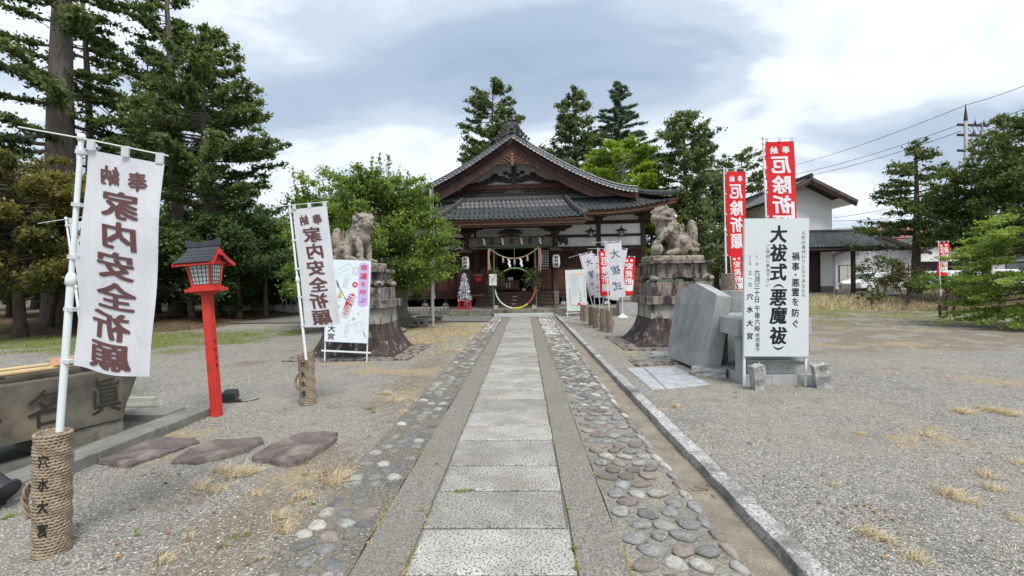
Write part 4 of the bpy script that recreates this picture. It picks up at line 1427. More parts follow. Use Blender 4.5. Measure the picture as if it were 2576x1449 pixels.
part('bamboo_pole', MB().tube([pa, pb], .022, 10), M_BAMBOO, T, smooth=True)
mb = MB()
for x in (.25, .95, 1.6):
  mb.beam(I @ tw(x, -.52, .565), I @ tw(x, -.08, .565), .025, .022)
part('cross_stick', mb, M_WOODD, T)
for i, (x, lb) in enumerate(((.56, 'left one of two pale cedar ladles on the basin'), (.46, 'right one of two pale cedar ladles on the basin'))):
  c = tw(x, -.17, .612)
  T = thing('water_ladle', lb, 'ladle', c, group='ladles on the wash basin')
  part('cup', MB().lathe([(.052, 0), (.056, .062), (.050, .062), (.047, .01)], n=18), M_LADLE, T, angle=40)
  dv = (tw(x - .38, -.33, .60) - c)
  part('handle', MB().tube([(0, 0, .03), dv * .5 + Vector((0, 0, .02)), dv + Vector((0, 0, .0))], .006, 6), M_LADLE, T)
# stone kerb round the basin area, a plank, a wet stone
T = thing('basin_kerb', 'low grey stone kerb round the wash basin, ending at the red lantern', 'kerb', (-3.72, 3.2, 0))
ys = [-1.2, -.15, .62, 1.35, 2.08]
for i in range(4):
  part('kerb_block', MB().b2((-.30 + .004 * i, ys[i] + .004, -.03), (.003 * i, ys[i + 1] - .004, .105 - .003 * i)), mat('basin_kerb_stone', (.15, .15, .135), (.22, .22, .20), rough=.9, scale=4, bump=.4, bscale=60, c3=(.10, .095, .08), s3=2), T, bevel=.008)
part('kerb_block', MB().b2((-1.5, 1.75, -.03), (-.31, 2.05, .10)), MATS['basin_kerb_stone'], T, bevel=.008)
p = gp(390, 1026)
o = part('plank', MB().box((0, 0, .03), (.46, .055, .045)), mat('grey_plank', (.30, .29, .25), (.40, .39, .34), rough=.9, scale=5), bevel=.004)
o.location = (p.x - .2, p.y - .02, .09)
tag(o, 'short grey plank lying beside the wash basin', 'plank')
o = part('basin_floor', MB().b2((-6.2, 2.0, -.02), (-4.03, 5.28, .03)), mat('wet_concrete', (.07, .068, .06), (.12, .118, .10), rough=.7, scale=3), kind='structure')
# FLAT PURPLE STEPPING STONES
def flat_stone(poly_px, th, seed, label):
  r = random.Random(seed)
  P = [gp(px, py, th) for px, py in poly_px]
  c = sum(P, Vector()) / len(P)
  ring = []
  n = len(P)
  for i in range(n):
    a, b_ = P[i], P[(i + 1) % n]
    for k in range(3):
      q = a.lerp(b_, k / 3) - c
      q *= 1 + r.uniform(-.06, .06)
      ring.append(Vector((q.x, q.y, 0)))
  m_ = len(ring)
  vs, fs = [], []
  lv = [(1.03, -th - .02), (1.02, -th * .55), (1.005, -.010), (.985, 0), (.8, .004), (.55, -.004), (.3, .002), (.12, .0)]
  for (s, z) in lv:
    for q in ring:
      nz = (mnoise.noise(Vector((q.x * s * 4 + seed, q.y * s * 4, 0))) * .022 + round(mnoise.noise(Vector((q.x * s * 2.2 + seed * 3, q.y * s * 3, 5))) * 2.4) * .007) if s < 1 else 0
      vs.append((q.x * s, q.y * s, z + nz + (r.uniform(-.008, .008) if s > .99 else r.uniform(-.002, .002))))
  for j in range(len(lv) - 1):
    for i in range(m_):
      i2 = (i + 1) % m_
      fs.append((j * m_ + i, j * m_ + i2, (j + 1) * m_ + i2, (j + 1) * m_ + i))
  fs.append(tuple((len(lv) - 1) * m_ + i for i in range(m_)))
  o = part('stepping_stone', MB().add(vs, fs), M_PURPLE, angle=14)
  o.location = (c.x, c.y, th)
  tag(o, label, 'stepping stone', 'flat purple-brown stones on the gravel')
flat_stone([(242, 1160), (300, 1130), (375, 1103), (480, 1098), (497, 1108), (440, 1128), (400, 1142), (330, 1166)], .032, 1, 'leftmost flat purple-brown stone, next to the basin kerb')
flat_stone([(440, 1155), (470, 1128), (540, 1106), (655, 1100), (663, 1108), (612, 1130), (560, 1146), (490, 1160)], .036, 2, 'middle one of three flat purple-brown stones')
flat_stone([(632, 1146), (680, 1118), (740, 1093), (800, 1084), (845, 1086), (845, 1102), (800, 1130), (745, 1160), (690, 1158)], .045, 3, 'rightmost flat purple-brown stone, nearest the path')
# STONE GUARDIANS AND THEIR PEDESTALS
def ringstack(mb, cx, cy, levels):
  """rectangular tapering solid; levels: (hx, hy, z)"""
  vs, fs = [], []
  for (hx, hy, z) in levels:
    vs += [(cx - hx, cy - hy, z), (cx + hx, cy - hy, z), (cx + hx, cy + hy, z), (cx - hx, cy + hy, z)]
  n = len(levels)
  for i in range(n - 1):
    for k in range(4):
      k2 = (k + 1) % 4
      fs.append((4 * i + k, 4 * i + k2, 4 * i + 4 + k2, 4 * i + 4 + k))
  fs += [(3, 2, 1, 0), tuple(4 * (n - 1) + k for k in range(4))]
  return mb.add(vs, fs)
def pedestal(c, hx, hy, zs, label, mirror, inscr):
  """zs: z of [batter top, white top, cap top, block top, foot top, body top, slab top]"""
  T = thing('guardian_pedestal', label, 'stone pedestal', c, group='stepped pedestals of the two stone guardians')
  za, zb, zc, zd, ze, zf, zg = zs
  mb = MB()
  part('apron_slab', MB().b2((-hx - .40, -hy - .32, -.05), (hx + .40, hy + .32, .035)), M_PED, T, bevel=.01)
  part('footing', MB().b2((-hx - .03, -hy - .03, .03), (hx + .03, hy + .03, .06)), M_PEDD, T, bevel=.005)
  def hw(t):          # t 0 bottom, 1 top
    return 1 - .285 * (1 - (1 - t) ** 1.7)
  for ci in range(2):
    t0, t1 = ci / 2, (ci + 1) / 2
    cuts = [-1, -.3, .42, 1] if ci == 0 else [-1, -.55, .18, 1]
    for face in range(4):
      for b_ in range(3):
        u0, u1 = cuts[b_], cuts[b_ + 1]
        vs = []
        for k in range(4):
          t = t0 + (t1 - t0) * k / 3
          z = .06 + (za - .06) * t
          X, Y = hx * hw(t), hy * hw(t)
          for u in (u0, u1):
            e = .004
            uu = u + (e if u == u0 and b_ else 0) - (e if u == u1 and b_ < 2 else 0)
            if face == 0:
              p = (uu * X, -Y)
            elif face == 1:
              p = (X, uu * Y)
            elif face == 2:
              p = (-uu * X, Y)
            else:
              p = (-X, -uu * Y)
            vs.append((p[0], p[1], z + (.003 if k == 0 else (-.003 if k == 3 else 0))))
        n0 = len(vs)
        vs += [(p[0] * .86, p[1] * .86, p[2]) for p in vs]
        fs = []
        for k in range(3):
          fs += [(2 * k, 2 * k + 1, 2 * k + 3, 2 * k + 2)]
          fs += [(2 * k, 2 * k + 2, n0 + 2 * k + 2, n0 + 2 * k), (2 * k + 1, n0 + 2 * k + 1, n0 + 2 * k + 3, 2 * k + 3)]
        fs += [(0, n0, n0 + 1, 1), (6, 7, n0 + 7, n0 + 6)]
        part('batter_block', MB().add(vs, fs), M_PEDD, T)
  a = hw(1)
  part('batter_core', ringstack(MB(), 0, 0, [(hx * .95, hy * .95, .05), (hx * .80 * hw(.5), hy * .80 * hw(.5), za * .5), (hx * .9 * a, hy * .9 * a, za)]), M_PEDD, T)
  for k, (u0, u1) in enumerate(((-1, .08), (.08, 1))):
    part('pale_block', ringstack(MB(), (u0 + u1) / 2 * hx * a * .985, 0, [((u1 - u0) / 2 * hx * a * .985 - .003, hy * a * .985, za), ((u1 - u0) / 2 * hx * a * .95 - .003, hy * a * .96, zb)]), M_PEDL, T, bevel=.006)
  for k, (u0, u1) in enumerate(((-1, -.25), (-.25, .35), (.35, 1))):
    x0_, x1_ = u0 * hx * .80, u1 * hx * .80
    part('cap_stone', MB().b2((x0_ + .002, -hy * .80, zb), (x1_ - .002, hy * .80, zc)), M_PED, T, bevel=.008)
  bx, by = hx * .655, hy * .655
  blk = part('inscribed_block', MB().b2((-bx, -by, zc), (bx, by, zd)), M_PED, T, bevel=.008)
  it = inscr
  for ch, x, z, s_ in it:
    flat_text('carved_character', letters([(ch, x, z, s_, s_)], bold=.012), M_CARVE, blk, fn=lambda x, z: Vector((x, -by - .003, z)))
  fx, fy = hx * .62, hy * .62
  hh = ze - zd
  mb = MB()
  for (sx, sy) in ((-1, -1), (1, -1), (1, 1), (-1, 1)):
    mb2 = MB().ell((sx * (fx - .03), sy * (fy - .03), zd + hh * .42), (.11, .11, hh * .42), 14, 8)
    part('scroll_foot', mb2, M_PED, T, smooth=True)
  prof = [(-1, .35), (-.8, .30), (-.72, .52), (-.45, .42), (-.25, .50), (0, .62), (.25, .50), (.45, .42), (.72, .52), (.8, .30), (1, .35)]
  bt = [(u * fx * .93, zd + hh * v) for u, v in prof]
  tp = [(u * fx * .93, ze) for u, v in prof]
  part('carved_apron', MB().strip(tp, bt, -fy * .97, -fy * .97 + .07), M_PED, T, bevel=.006)
  part('carved_apron', MB().strip(tp, bt, fy * .97 - .07, fy * .97), M_PED, T, bevel=.006)
  bt = [(u * fy * .93, zd + hh * v) for u, v in prof]
  tp = [(u * fy * .93, ze) for u, v in prof]
  R90 = Matrix.Rotation(PI / 2, 4, 'Z')
  part('carved_apron', MB().strip(tp, bt, -fx * .97, -fx * .97 + .07).xf(R90), M_PED, T, bevel=.006)
  part('carved_apron', MB().strip(tp, bt, fx * .97 - .07, fx * .97).xf(R90), M_PED, T, bevel=.006)
  part('carved_base_core', MB().b2((-fx * .86, -fy * .86, zd + hh * .42), (fx * .86, fy * .86, ze)), M_PED, T)
  bx, by = hx * .57, hy * .57
  body = part('crest_block', ringstack(MB(), 0, 0, [(bx * .98, by * .98, ze), (bx, by, zf)]), M_PED, T, bevel=.008)
  mb = MB()
  for xx in (0, bx * .75, -bx * .75):
    pts = [(xx + .05 * math.cos(t), -by - .002, (ze + zf) / 2 + .05 * math.sin(t)) for t in np.linspace(0, 2 * PI, 20, endpoint=False)]
    mb.tube(pts, .006, 5, closed=True)
    for q in range(3):
      t = q * 2.09
      mb.ell((xx + .022 * math.cos(t), -by - .003, (ze + zf) / 2 + .022 * math.sin(t)), (.014, .006, .014), 8, 5)
  part('comma_crest', mb, M_PED, body, smooth=True)
  part('top_slab', MB().b2((-hx * .66, -hy * .68, zf), (hx * .66, hy * .68, zg)), M_PED, T, bevel=.012)
  return T
def remeshed(mb, name, voxel, mt, parent, disp=0.006):
  me = mb.mesh(name, mt)
  o = bpy.data.objects.new(name, me)
  COL.objects.link(o)
  m = o.modifiers.new('r', 'REMESH')
  m.mode = 'VOXEL'
  m.voxel_size = voxel
  s = o.modifiers.new('s', 'SMOOTH')
  s.factor = .5
  s.iterations = 2
  bpy.context.view_layer.update()
  dg = bpy.context.evaluated_depsgraph_get()
  me2 = bpy.data.meshes.new_from_object(o.evaluated_get(dg))
  bpy.data.objects.remove(o)
  bpy.data.meshes.remove(me)
  me2.name = name
  n = len(me2.vertices)
  co = np.empty(n * 3, dtype=np.float32)
  no = np.empty(n * 3, dtype=np.float32)
  me2.vertices.foreach_get('co', co)
  me2.vertex_normals.foreach_get('vector', no)
  co, no = co.reshape(-1, 3), no.reshape(-1, 3)
  d = np.array([mnoise.noise(Vector(p) * 26) * .6 + mnoise.noise(Vector(p) * 60) * .4 for p in co.astype(float)])
  co = co + no * (d * disp)[:, None]
  me2.vertices.foreach_set('co', co.ravel())
  me2.polygons.foreach_set('use_smooth', [True] * len(me2.polygons))
  if not me2.materials:
    me2.materials.append(mt)
  me2.update()
  return link(name, me2, parent)
def cap(mb, a, b, ra, rb, n=12):
  a, b = Vector(a), Vector(b)
  K = 5
  pts = [a.lerp(b, k / K) for k in range(K + 1)]
  mb.tube(pts, [ra + (rb - ra) * k / K for k in range(K + 1)], n)
  mb.ell(a, (ra, ra, ra), n, 8)
  mb.ell(b, (rb, rb, rb), n, 8)
def spiral(mb, c, r, nrm, turns=1.6, th=.012, hand=1):
  nrm = Vector(nrm).normalized()
  a = nrm.cross(Vector((0, 0, 1)))
  if a.length < .1:
    a = nrm.cross(Vector((1, 0, 0)))
  a.normalize()
  b = nrm.cross(a)
  c = Vector(c)
  mb.ell(c, (r * .95,) * 3, 10, 6)
  pts, rr = [], []
  N = 16
  for i in range(N):
    t = i / (N - 1)
    an = hand * t * turns * 2 * PI
    q = r * (1 - .85 * t)
    pts.append(c + (a * math.cos(an) + b * math.sin(an)) * q + nrm * (r * .75 + t * r * .45))
    rr.append(th * (1 - .3 * t))
  mb.tube(pts, rr, 6)
def komainu(label, loc, rz, ball, headyaw, sc_=1.0):
  """seated stone lion-dog looking along local +X"""
  T = thing('stone_guardian_lion', label, 'stone guardian', loc, rz, group='pair of seated stone guardians')
  T.scale = (sc_,) * 3
  mb = MB()
  cap(mb, (-.24, 0, .27), (.06, 0, .56), .205, .20)
  cap(mb, (.06, 0, .56), (.14, 0, .70), .20, .20)
  mb.ell((.19, 0, .56), (.15, .165, .17), 14, 10)      # chest
  for s in (-1, 1):
    mb.ell((-.20, s * .14, .25), (.205, .125, .235), 14, 10, Matrix.Rotation(R(-18), 4, 'Y'))   # haunch
    cap(mb, (-.05, s * .20, .10), (.12, s * .20, .055), .075, .065)                              # hind foot
    for q in range(4):
      mb.ell((.17, s * .20 + (q - 1.5) * .033, .045), (.045, .020, .04), 8, 6)
    if ball and s == ball:
      cap(mb, (.10, s * .15, .56), (.24, s * .19, .46), .095, .075)
      cap(mb, (.24, s * .19, .46), (.37, s * .17, .32), .075, .062)
      mb.ell((.40, s * .17, .285), (.085, .07, .045), 10, 7)
      for q in range(4):
        mb.ell((.46, s * .17 + (q - 1.5) * .032, .262), (.04, .019, .035), 8, 6)
      mb.ell((.40, s * .17, .135), (.135, .135, .135), 18, 12)
    else:
      cap(mb, (.11, s * .14, .55), (.20, s * .15, .32), .10, .075)
      cap(mb, (.20, s * .15, .32), (.215, s * .15, .08), .075, .062)
      mb.ell((.27, s * .15, .045), (.10, .08, .055), 12, 7)
      for q in range(4):
        mb.ell((.345, s * .15 + (q - 1.5) * .036, .04), (.045, .021, .04), 8, 6)
      spiral(mb, (.20, s * .215, .16), .032, (0, s, 0), 1.3, .009)
    spiral(mb, (-.17, s * .255, .30), .075, (0, s, .1), 1.6, .014, s)
    spiral(mb, (.13, s * .225, .52), .05, (.2, s, .1), 1.4, .011, -s)
  for k in range(7):
    t = k / 6
    mb.ell((-.38 + .22 * t + .05 * t, 0, .42 + .34 * t), (.035, .03, .04), 8, 6)
  H = Matrix.Rotation(R(6), 4, 'Y')
  mb.ell((-.50, 0, .50), (.105, .115, .31), 16, 12, H)
  mb.ell((-.47, 0, .22), (.12, .13, .20), 14, 10)
  for q in range(9):
    an = (q / 9) * 2 * PI
    pts, rr = [], []
    for k in range(9):
      t = k / 8
      rad = math.sin(PI * (.12 + .86 * t)) ** .7
      pts.append((-.50 + .105 * rad * math.cos(an) - .03 * (t - .5), .112 * rad * math.sin(an), .26 + .52 * t))
      rr.append(.019 * (1 - .3 * t))
    mb.tube(pts, rr, 6)
  for s in (-1, 1):
    for (x, y, z, r_) in ((-.50, .085, .26, .062), (-.56, .05, .13, .058), (-.42, .13, .12, .058), (-.60, .02, .24, .05)):
      spiral(mb, (x, s * y, z), r_, (-.4, s, 0), 1.5, .013, s)
  hm = MB()
  hm.ell((.0, 0, .07), (.205, .175, .165), 16, 12)
  hm.ell((.0, 0, .15), (.185, .165, .085), 16, 10)         # flat crown of hair
  hm.ell((.15, 0, .0), (.115, .125, .085), 14, 10)         # muzzle
  hm.ell((.19, 0, .045), (.06, .065, .04), 10, 8)
  hm.ell((.235, 0, .045), (.034, .05, .032), 10, 8)        # nose
  hm.ell((.245, .028, .038), (.018, .016, .015), 8, 6)
  hm.ell((.245, -.028, .038), (.018, .016, .015), 8, 6)
  jw = -.095 if ball else -.075
  hm.ell((.13, 0, jw), (.105, .10, .036), 12, 8)           # lower jaw
  hm.ell((.10, 0, jw - .045), (.06, .07, .05), 10, 8)      # beard
  for s in (-1, 1):
    hm.ell((.125, s * .075, .115), (.055, .06, .036), 10, 8, Matrix.Rotation(R(12 * s), 4, 'X'))   # brow
    hm.ell((.155, s * .068, .078), (.030, .032, .026), 10, 8)                                    # eye
    hm.ell((.185, s * .055, -.010), (.05, .045, .040), 10, 8)                                    # lip
    hm.ell((.10, s * .12, -.01), (.07, .04, .075), 10, 8)                                        # cheek
    hm.tube([(.0, s * .13, .17), (-.02, s * .165, .215), (-.035, s * .185, .262)], [.045, .034, .008], 8)   # ear
    hm.tube([(.205, s * .03, -.015), (.20, s * .05, -.05)], [.012, .008], 6)
    for (x, y, z, r_) in ((-.05, .165, .06, .058), (-.14, .14, .12, .056), (.03, .165, -.05, .052), (-.07, .175, -.06, .058), (-.17, .13, .0, .06), (.02, .15, -.15, .05), (-.09, .17, -.17, .056), (-.18, .11, -.13, .06), (-.22, .05, .08, .06), (-.25, .05, -.05, .06), (-.25, .05, -.18, .06)):
      spiral(hm, (x, s * y, z), r_, (-.25, s, .1), 1.4, .012, s)
  for k in range(9):      # forelock strands
    y = (k - 4) * .036
    hm.tube([(-.12, y * .9, .235 - abs(y) * .25), (.04, y, .232 - abs(y) * .2), (.135, y * 1.05, .185 - abs(y) * .2), (.165, y * 1.05, .145)], [.02, .022, .020, .012], 6)
  Mh = Matrix.Translation((.21, 0, .845)) @ Matrix.Rotation(headyaw, 4, 'Z') @ Matrix.Rotation(R(8), 4, 'Y')
  hm.xf(Mh)
  mb.add(hm.v, hm.f)
  for k in range(10):      # chest fur strands
    y = (k - 4.5) * .032
    mb.tube([(.29 - abs(y) * .5, y, .72), (.335 - abs(y) * .7, y * 1.05, .62), (.32 - abs(y) * .7, y * 1.1, .52)], [.015, .017, .008], 6)
  for s in (-1, 1):        # long locks down the shoulder
    for k in range(5):
      x = .16 - .085 * k
      mb.tube([(x, s * .165, .70), (x - .03, s * (.205 - .01 * k), .60), (x - .05, s * (.20 - .012 * k), .50 - .02 * k)], [.022, .024, .010], 6)
  part_ = remeshed(mb, 'lion_body', .0125, M_STATUE, T)
  pl = MB().b2((-.60, -.33, -.13), (.56, .33, -.005))
  part('rough_plinth', pl, M_STATUE, T, bevel=.03)
  return T
pedestal((3.50, 10.67, .04), 1.02, .86, (.62, .935, 1.12, 1.425, 1.605, 1.83, 1.885), 'stained stepped pedestal under the right stone guardian', False,
     (('三', -.58, 1.34, .10), ('口', -.58, 1.23, .07)))
pedestal((-3.60, 10.03, 0), .88, .80, (.68, 1.02, 1.19, 1.455, 1.62, 1.78, 1.86), 'stained stepped pedestal under the left stone guardian, behind the poster board', True,
     (('共', .40, 1.30, .13),))
komainu('stone guardian with a paw on a ball, on the right pedestal, facing the path', (3.42, 10.62, 2.065), R(188), 1, R(14), 1.05)
komainu('stone guardian with closed mouth on the left pedestal, above the poster board', (-3.72, 10.0, 1.995), R(-16), 0, R(-32), 1.02)
# stones on the ground beside the left pedestal
for i, (px, py, w, d_) in enumerate(((720, 905, .30, .16), (1105 * .6 + 120, 908, .22, .14))):
  pass
# LEANING MONUMENT SLAB AND THE LOOSE STONES BELOW IT
T = thing('leaning_stone_monument', 'grey granite slab with pointed top and faint inscription, leaning back beside the kerb', 'stone monument', (2.73, 6.95, .10), rot=(0, R(9.5), R(5.0)))
Ln, H0, H1, th = 1.46, 1.20, 1.37, .235
mb = MB().prism([(0, 0), (Ln, .0), (Ln, H0 - .02), (Ln - .03, H0), (Ln * .50, H1), (0.03, H0), (0, H0 - .02)], 0, th, 'yz')
slab = part('slab', mb, M_GREYGRAN, T, bevel=.006)
r = random.Random(2)
tb = MB()
gl = '穴水大宮由緒創建天平年間社殿造営氏子崇敬奉納記念之碑昭和再建宮司総代石工町内安全五穀豊穣'
for c in range(13):
  y = Ln * .22 + c * Ln * .055
  zt = H0 * .86 - (.12 if c in (0, 1) else 0) - r.uniform(0, .06)
  k = r.randint(14, 19)
  for i in range(k):
    ch = r.choice(gl)
    V, Fc = glyph(ch, -.006)
    s_ = .036
    tb.add([(-.0025, y - a_ * s_, zt - i * .044 + b_ * s_) for a_, b_ in V], Fc)
me = bpy.data.meshes.new('faint_inscription')
me.from_pydata(tb.v, [], tb.f)
me.materials.append(mat('faint_inscription', (.13, .135, .14), (.24, .25, .25), rough=.9, scale=3))
link('faint_inscription', me, slab, kind='stuff')
def rough_stone(name, lo, hi, loc, rz, mt, label, cat, seed, group=None, amt=.012, rot=None):
  r = random.Random(seed)
  mb = MB().b2(lo, hi)
  me = mb.mesh(name, mt)
  bm = bmesh.new()
  bm.from_mesh(me)
  bmesh.ops.subdivide_edges(bm, edges=bm.edges, cuts=3, use_grid_fill=True)
  for v in bm.verts:
    v.co += Vector((r.uniform(-amt, amt), r.uniform(-amt, amt), r.uniform(-amt, amt)))
  bm.to_mesh(me)
  bm.free()
  o = link(name, me, None, loc)
  o.rotation_euler = rot if rot is not None else (0, 0, rz)
  if label:
    tag(o, label, cat, group)
  return o
rough_stone('support_block', (-.17, -.10, 0), (.30, .12, .14), (2.70, 6.92, .035), R(-24), M_ROUGHGRAN, 'broken granite block under the near corner of the leaning slab', 'stone block', 1)
rough_stone('support_block', (-.30, -.10, 0), (.22, .13, .13), (2.62, 8.35, .035), R(-30), M_ROUGHGRAN, 'broken granite block under the far corner of the leaning slab', 'stone block', 2)
T = thing('granite_paving_piece', 'pale cracked granite paving lying loose in front of the leaning slab', 'paving slab', (2.0, 7.3, .05))
P = [gp(1575, 926, .06), gp(1698, 922, .06), gp(1786, 966, .06), gp(1680, 978, .06), gp(1638, 978, .06)]
I = Matrix.Translation(-T.location)
def flatpoly(pts, th, mt, name):
  q = [(p.x, p.y) for p in [I @ v for v in pts]]
  return part(name, MB().prism(q, -.04, th, 'xy'), mt, T, bevel=.005)
M_PALEG = mat('pale_paving', (.30, .315, .33), (.42, .435, .45), rough=.6, scale=5, bump=.3, bscale=60, c3=(.22, .22, .22), s3=4, lo3=.55, hi3=.75)
A, B, C_, D, E_ = P
m1 = A.lerp(B, .35)
m2 = E_.lerp(D, .9)
k1 = A.lerp(E_, .45)
k2 = m1.lerp(m2, .40)
flatpoly([A, m1, k2 - Vector((.006, .0, 0)), k1], .012, M_PALEG, 'paving_fragment')
flatpoly([k1 + Vector((.01, -.01, 0)), k2 - Vector((.006, .012, 0)), m2 - Vector((.01, 0, 0)), E_], .010, M_PALEG, 'paving_fragment')
flatpoly([m1 + Vector((.014, 0, 0)), B, B.lerp(C_, .40), k2 + Vector((.012, .004, 0))], .013, M_PALEG, 'paving_fragment')
flatpoly([k2 + Vector((.012, -.010, 0)), B.lerp(C_, .42) - Vector((0, .01, 0)), C_, m2 + Vector((.01, 0, 0))], .010, M_PALEG, 'paving_fragment')
P = [gp(1581, 905, .06), gp(1655, 903, .06), gp(1712, 914, .06), gp(1600, 921, .06)]
c = sum(P, Vector()) / 4
o = part('mossy_paving_slab', MB().prism([(p.x - c.x, p.y - c.y) for p in P], -.03, .012, 'xy'), M_PED, bevel=.005)
o.location = (c.x, c.y, .055)
tag(o, 'stained flat slab between the pedestal apron and the pale cracked paving', 'paving slab')
# UNFINISHED GRANITE BASE BEHIND THE SIGN BOARD
T = thing('unfinished_monument', 'new grey granite block base standing behind the white text sign board', 'stone base', (2.98, 6.27, .05), rot=(0, 0, R(-1)))
W_, D_ = .93, 1.45
part('plinth_block', MB().b2((0, 0, -.05), (W_ * .40, .30, .135)), M_GREYGRAN, T, bevel=.004)
part('plinth_block', MB().b2((W_ * .403, 0, -.05), (W_ * .79, .30, .133)), M_GREYGRAN, T, bevel=.004)
part('plinth_block', MB().b2((W_ * .793, 0, -.05), (W_, .30, .136)), M_GREYGRAN, T, bevel=.004)
part('plinth_block', MB().b2((0, .303, -.05), (.22, D_, .13)), M_GREYGRAN, T, bevel=.004)
part('plinth_block', MB().b2((.223, .303, -.05), (W_, D_, .12)), M_GREYGRAN, T, bevel=.004)
part('wall_panel', MB().b2((.10, .07, .137), (W_ - .03, .20, .30)), M_GREYGRAN, T, bevel=.004)
part('ledge', MB().b2((.08, .045, .302), (W_ - .015, .20, .335)), M_GREYGRAN, T, bevel=.004)
part('wall_panel', MB().b2((.10, .08, .337), (W_ - .03, .20, .66)), M_GREYGRAN, T, bevel=.004)
part('side_post', MB().b2((.02, .12, .137), (.24, .30, .66)), M_GREYGRAN, T, bevel=.004)
part('side_post', MB().b2((.06, 1.05, .137), (.24, 1.25, .66)), M_GREYGRAN, T, bevel=.004)
part('back_panel', MB().b2((.55, .32, .137), (.62, 1.25, .66)), M_GREYGRAN, T, bevel=.004)
part('table_slab', MB().b2((-.06, .03, .663), (W_, .62, .90)), M_GREYGRAN, T, bevel=.006)
part('table_slab', MB().b2((-.02, .63, .663), (W_, 1.36, .90)), M_GREYGRAN, T, bevel=.006)
o = part('upright_granite_block', MB().b2((-.20, -.2, 0), (.35, .3, .30)), M_GREYGRAN, bevel=.006)
o.location = (3.62, 8.1, 1.0)
tag(o, 'upright grey granite block on the base, just left of the sign board', 'stone block')
o = part('granite_wall_block', MB().b2((-.30, -.3, 0), (.75, .55, 1.0)), M_GREYGRAN, bevel=.008)
o.location = (3.60, 8.18, 0)
tag(o, 'large plain granite block standing behind the leaning slab', 'stone block')
# SIGN BOARDS
def board(name, label, cat, tl, tr, br, bl, Y, th, mt, feet_y, leg_w=.028, leg_mt=None, tiltback=0.0, crossbar=None, dz=0, strut=True):
  """board whose four corners are measured on the photo at distance Y; local frame: x along the face, z up it"""
  A_, B_, C2, D2 = [at(p[0], p[1], Y) for p in (tl, tr, br, bl)]
  w = ((B_ - A_).length + (C2 - D2).length) / 2
  h = ((A_ - D2).length + (B_ - C2).length) / 2
  roll = -math.atan2((C2 - D2).z, (C2 - D2).x)
  lean = math.atan2((A_ - D2).x, (A_ - D2).z)
  rl = (roll + lean) / 2
  ctr = (C2 + D2) / 2
  zf_ = gp(1288, feet_y).z + dz
  T = thing(name, label, cat, (ctr.x, Y, ctr.z), rot=(tiltback, rl, 0))
  pan = part('panel', MB().b2((-w / 2, 0, 0), (w / 2, th, h)), mt, T, bevel=.002)
  ll = ctr.z - dz
  for s in (-1, 1):
    part('leg', MB().b2((s * (w / 2 - leg_w * .6) - leg_w / 2, th, -ll), (s * (w / 2 - leg_w * .6) + leg_w / 2, th + leg_w, h * .97)), leg_mt or M_POLE, T)
    strut and part('back_strut', MB().beam((s * (w / 2 - leg_w), th + leg_w, h * .55), (s * (w / 2 - leg_w), th + .45, -ll), leg_w, leg_w), leg_mt or M_POLE, T)
  if crossbar:
    part('crossbar', MB().b2((-w / 2 - .06, th + .004, crossbar), (w / 2 + .06, th + .024, crossbar + .03)), leg_mt or M_POLE, T)
  return T, pan, w, h
T, pan, w, h = board('text_sign_board', 'large white sign board with black vertical Japanese writing in front of the granite base', 'sign', (1869, 551), (2032, 548), (2034, 898), (1872, 896), 6.15, .022, M_SIGN, 990, dz=.05, strut=False)
def bt(items, mt, bold=.02, warp=0.06, name='lettering', fy=-.0015, parent=None):
  tb = letters(items, bold=bold, warp=warp)
  flat_text(name, tb, mt, parent or pan, fn=lambda x, z: Vector((x, fy, z)))
def U(u):
  return -w / 2 + u * w
def V_(v):
  return h * (1 - v)
main = [('大', 548, 1), ('祓', 650, 1), ('式', 755, 1), ('悪', 893, 1), ('魔', 990, 1), ('祓', 1100, 1)]
bt([(c, U(.53), V_((y - 462) / 752), .225, .245) for c, y, _ in main], M_INKK, .034, .12)
bt([('(', U(.53), V_((829 - 462) / 752), .14, .20, -PI / 2), (')', U(.53), V_((1167 - 462) / 752), .14, .20, -PI / 2)], M_INKK, .01, 0)
bt([(c, U(.915), V_((541 - 462 + i * 26.1) / 752), .058, .060) for i, c in enumerate('人形が身代わりとなりあなたの')], M_INKK, -.002, .05)
bt([(c, U(.793), V_((y - 462) / 752), .105, .118 if c != '・' else .1) for c, y in zip('禍事・悪霊を防ぐ', (668, 724, 768, 812, 863, 915, 975, 1035))], M_INKK, .022, .0)
bt([(c, U(.365), V_((614 - 462 + i * 26.2) / 752), .056, .058) for i, c in enumerate('ご自由に参加下さい')], M_INKK, .0, .05)
bt([(c, U(.196), V_((y - 462) / 752), .045, .045) for c, y in (('と', 669), ('き', 709))], M_INKK, .006, 0)
bt([(c, U(.197), V_((757 - 462 + i * 36.5) / 752), .078, .092) for i, c in enumerate('六月三十日')], M_INKK, .016, 0)
bt([(c, U(.203), V_((951 - 462 + i * 37) / 752), .075, .088) for i, c in enumerate('午後六時')], M_INKK, .016, 0)
bt([(c, U(.208), V_((1098 - 462 + i * 26) / 752), .058, .066) for i, c in enumerate('時間厳守')], M_INKK, .006, 0)
bt([(c, U(.088), V_((y - 462) / 752), .045, .045) for c, y in (('と', 667), ('こ', 688), ('ろ', 709))], M_INKK, .006, 0)
bt([(c, U(.090), V_((y - 462) / 752), .052, .062) for c, y in (('正', 757), ('一', 788), ('位', 820))], M_INKK, .004, 0)
bt([(c, U(.088), V_((y - 462) / 752), .088, .092) for c, y in (('穴', 887), ('水', 957), ('大', 1031), ('宮', 1102))], M_INKK, .03, .12)
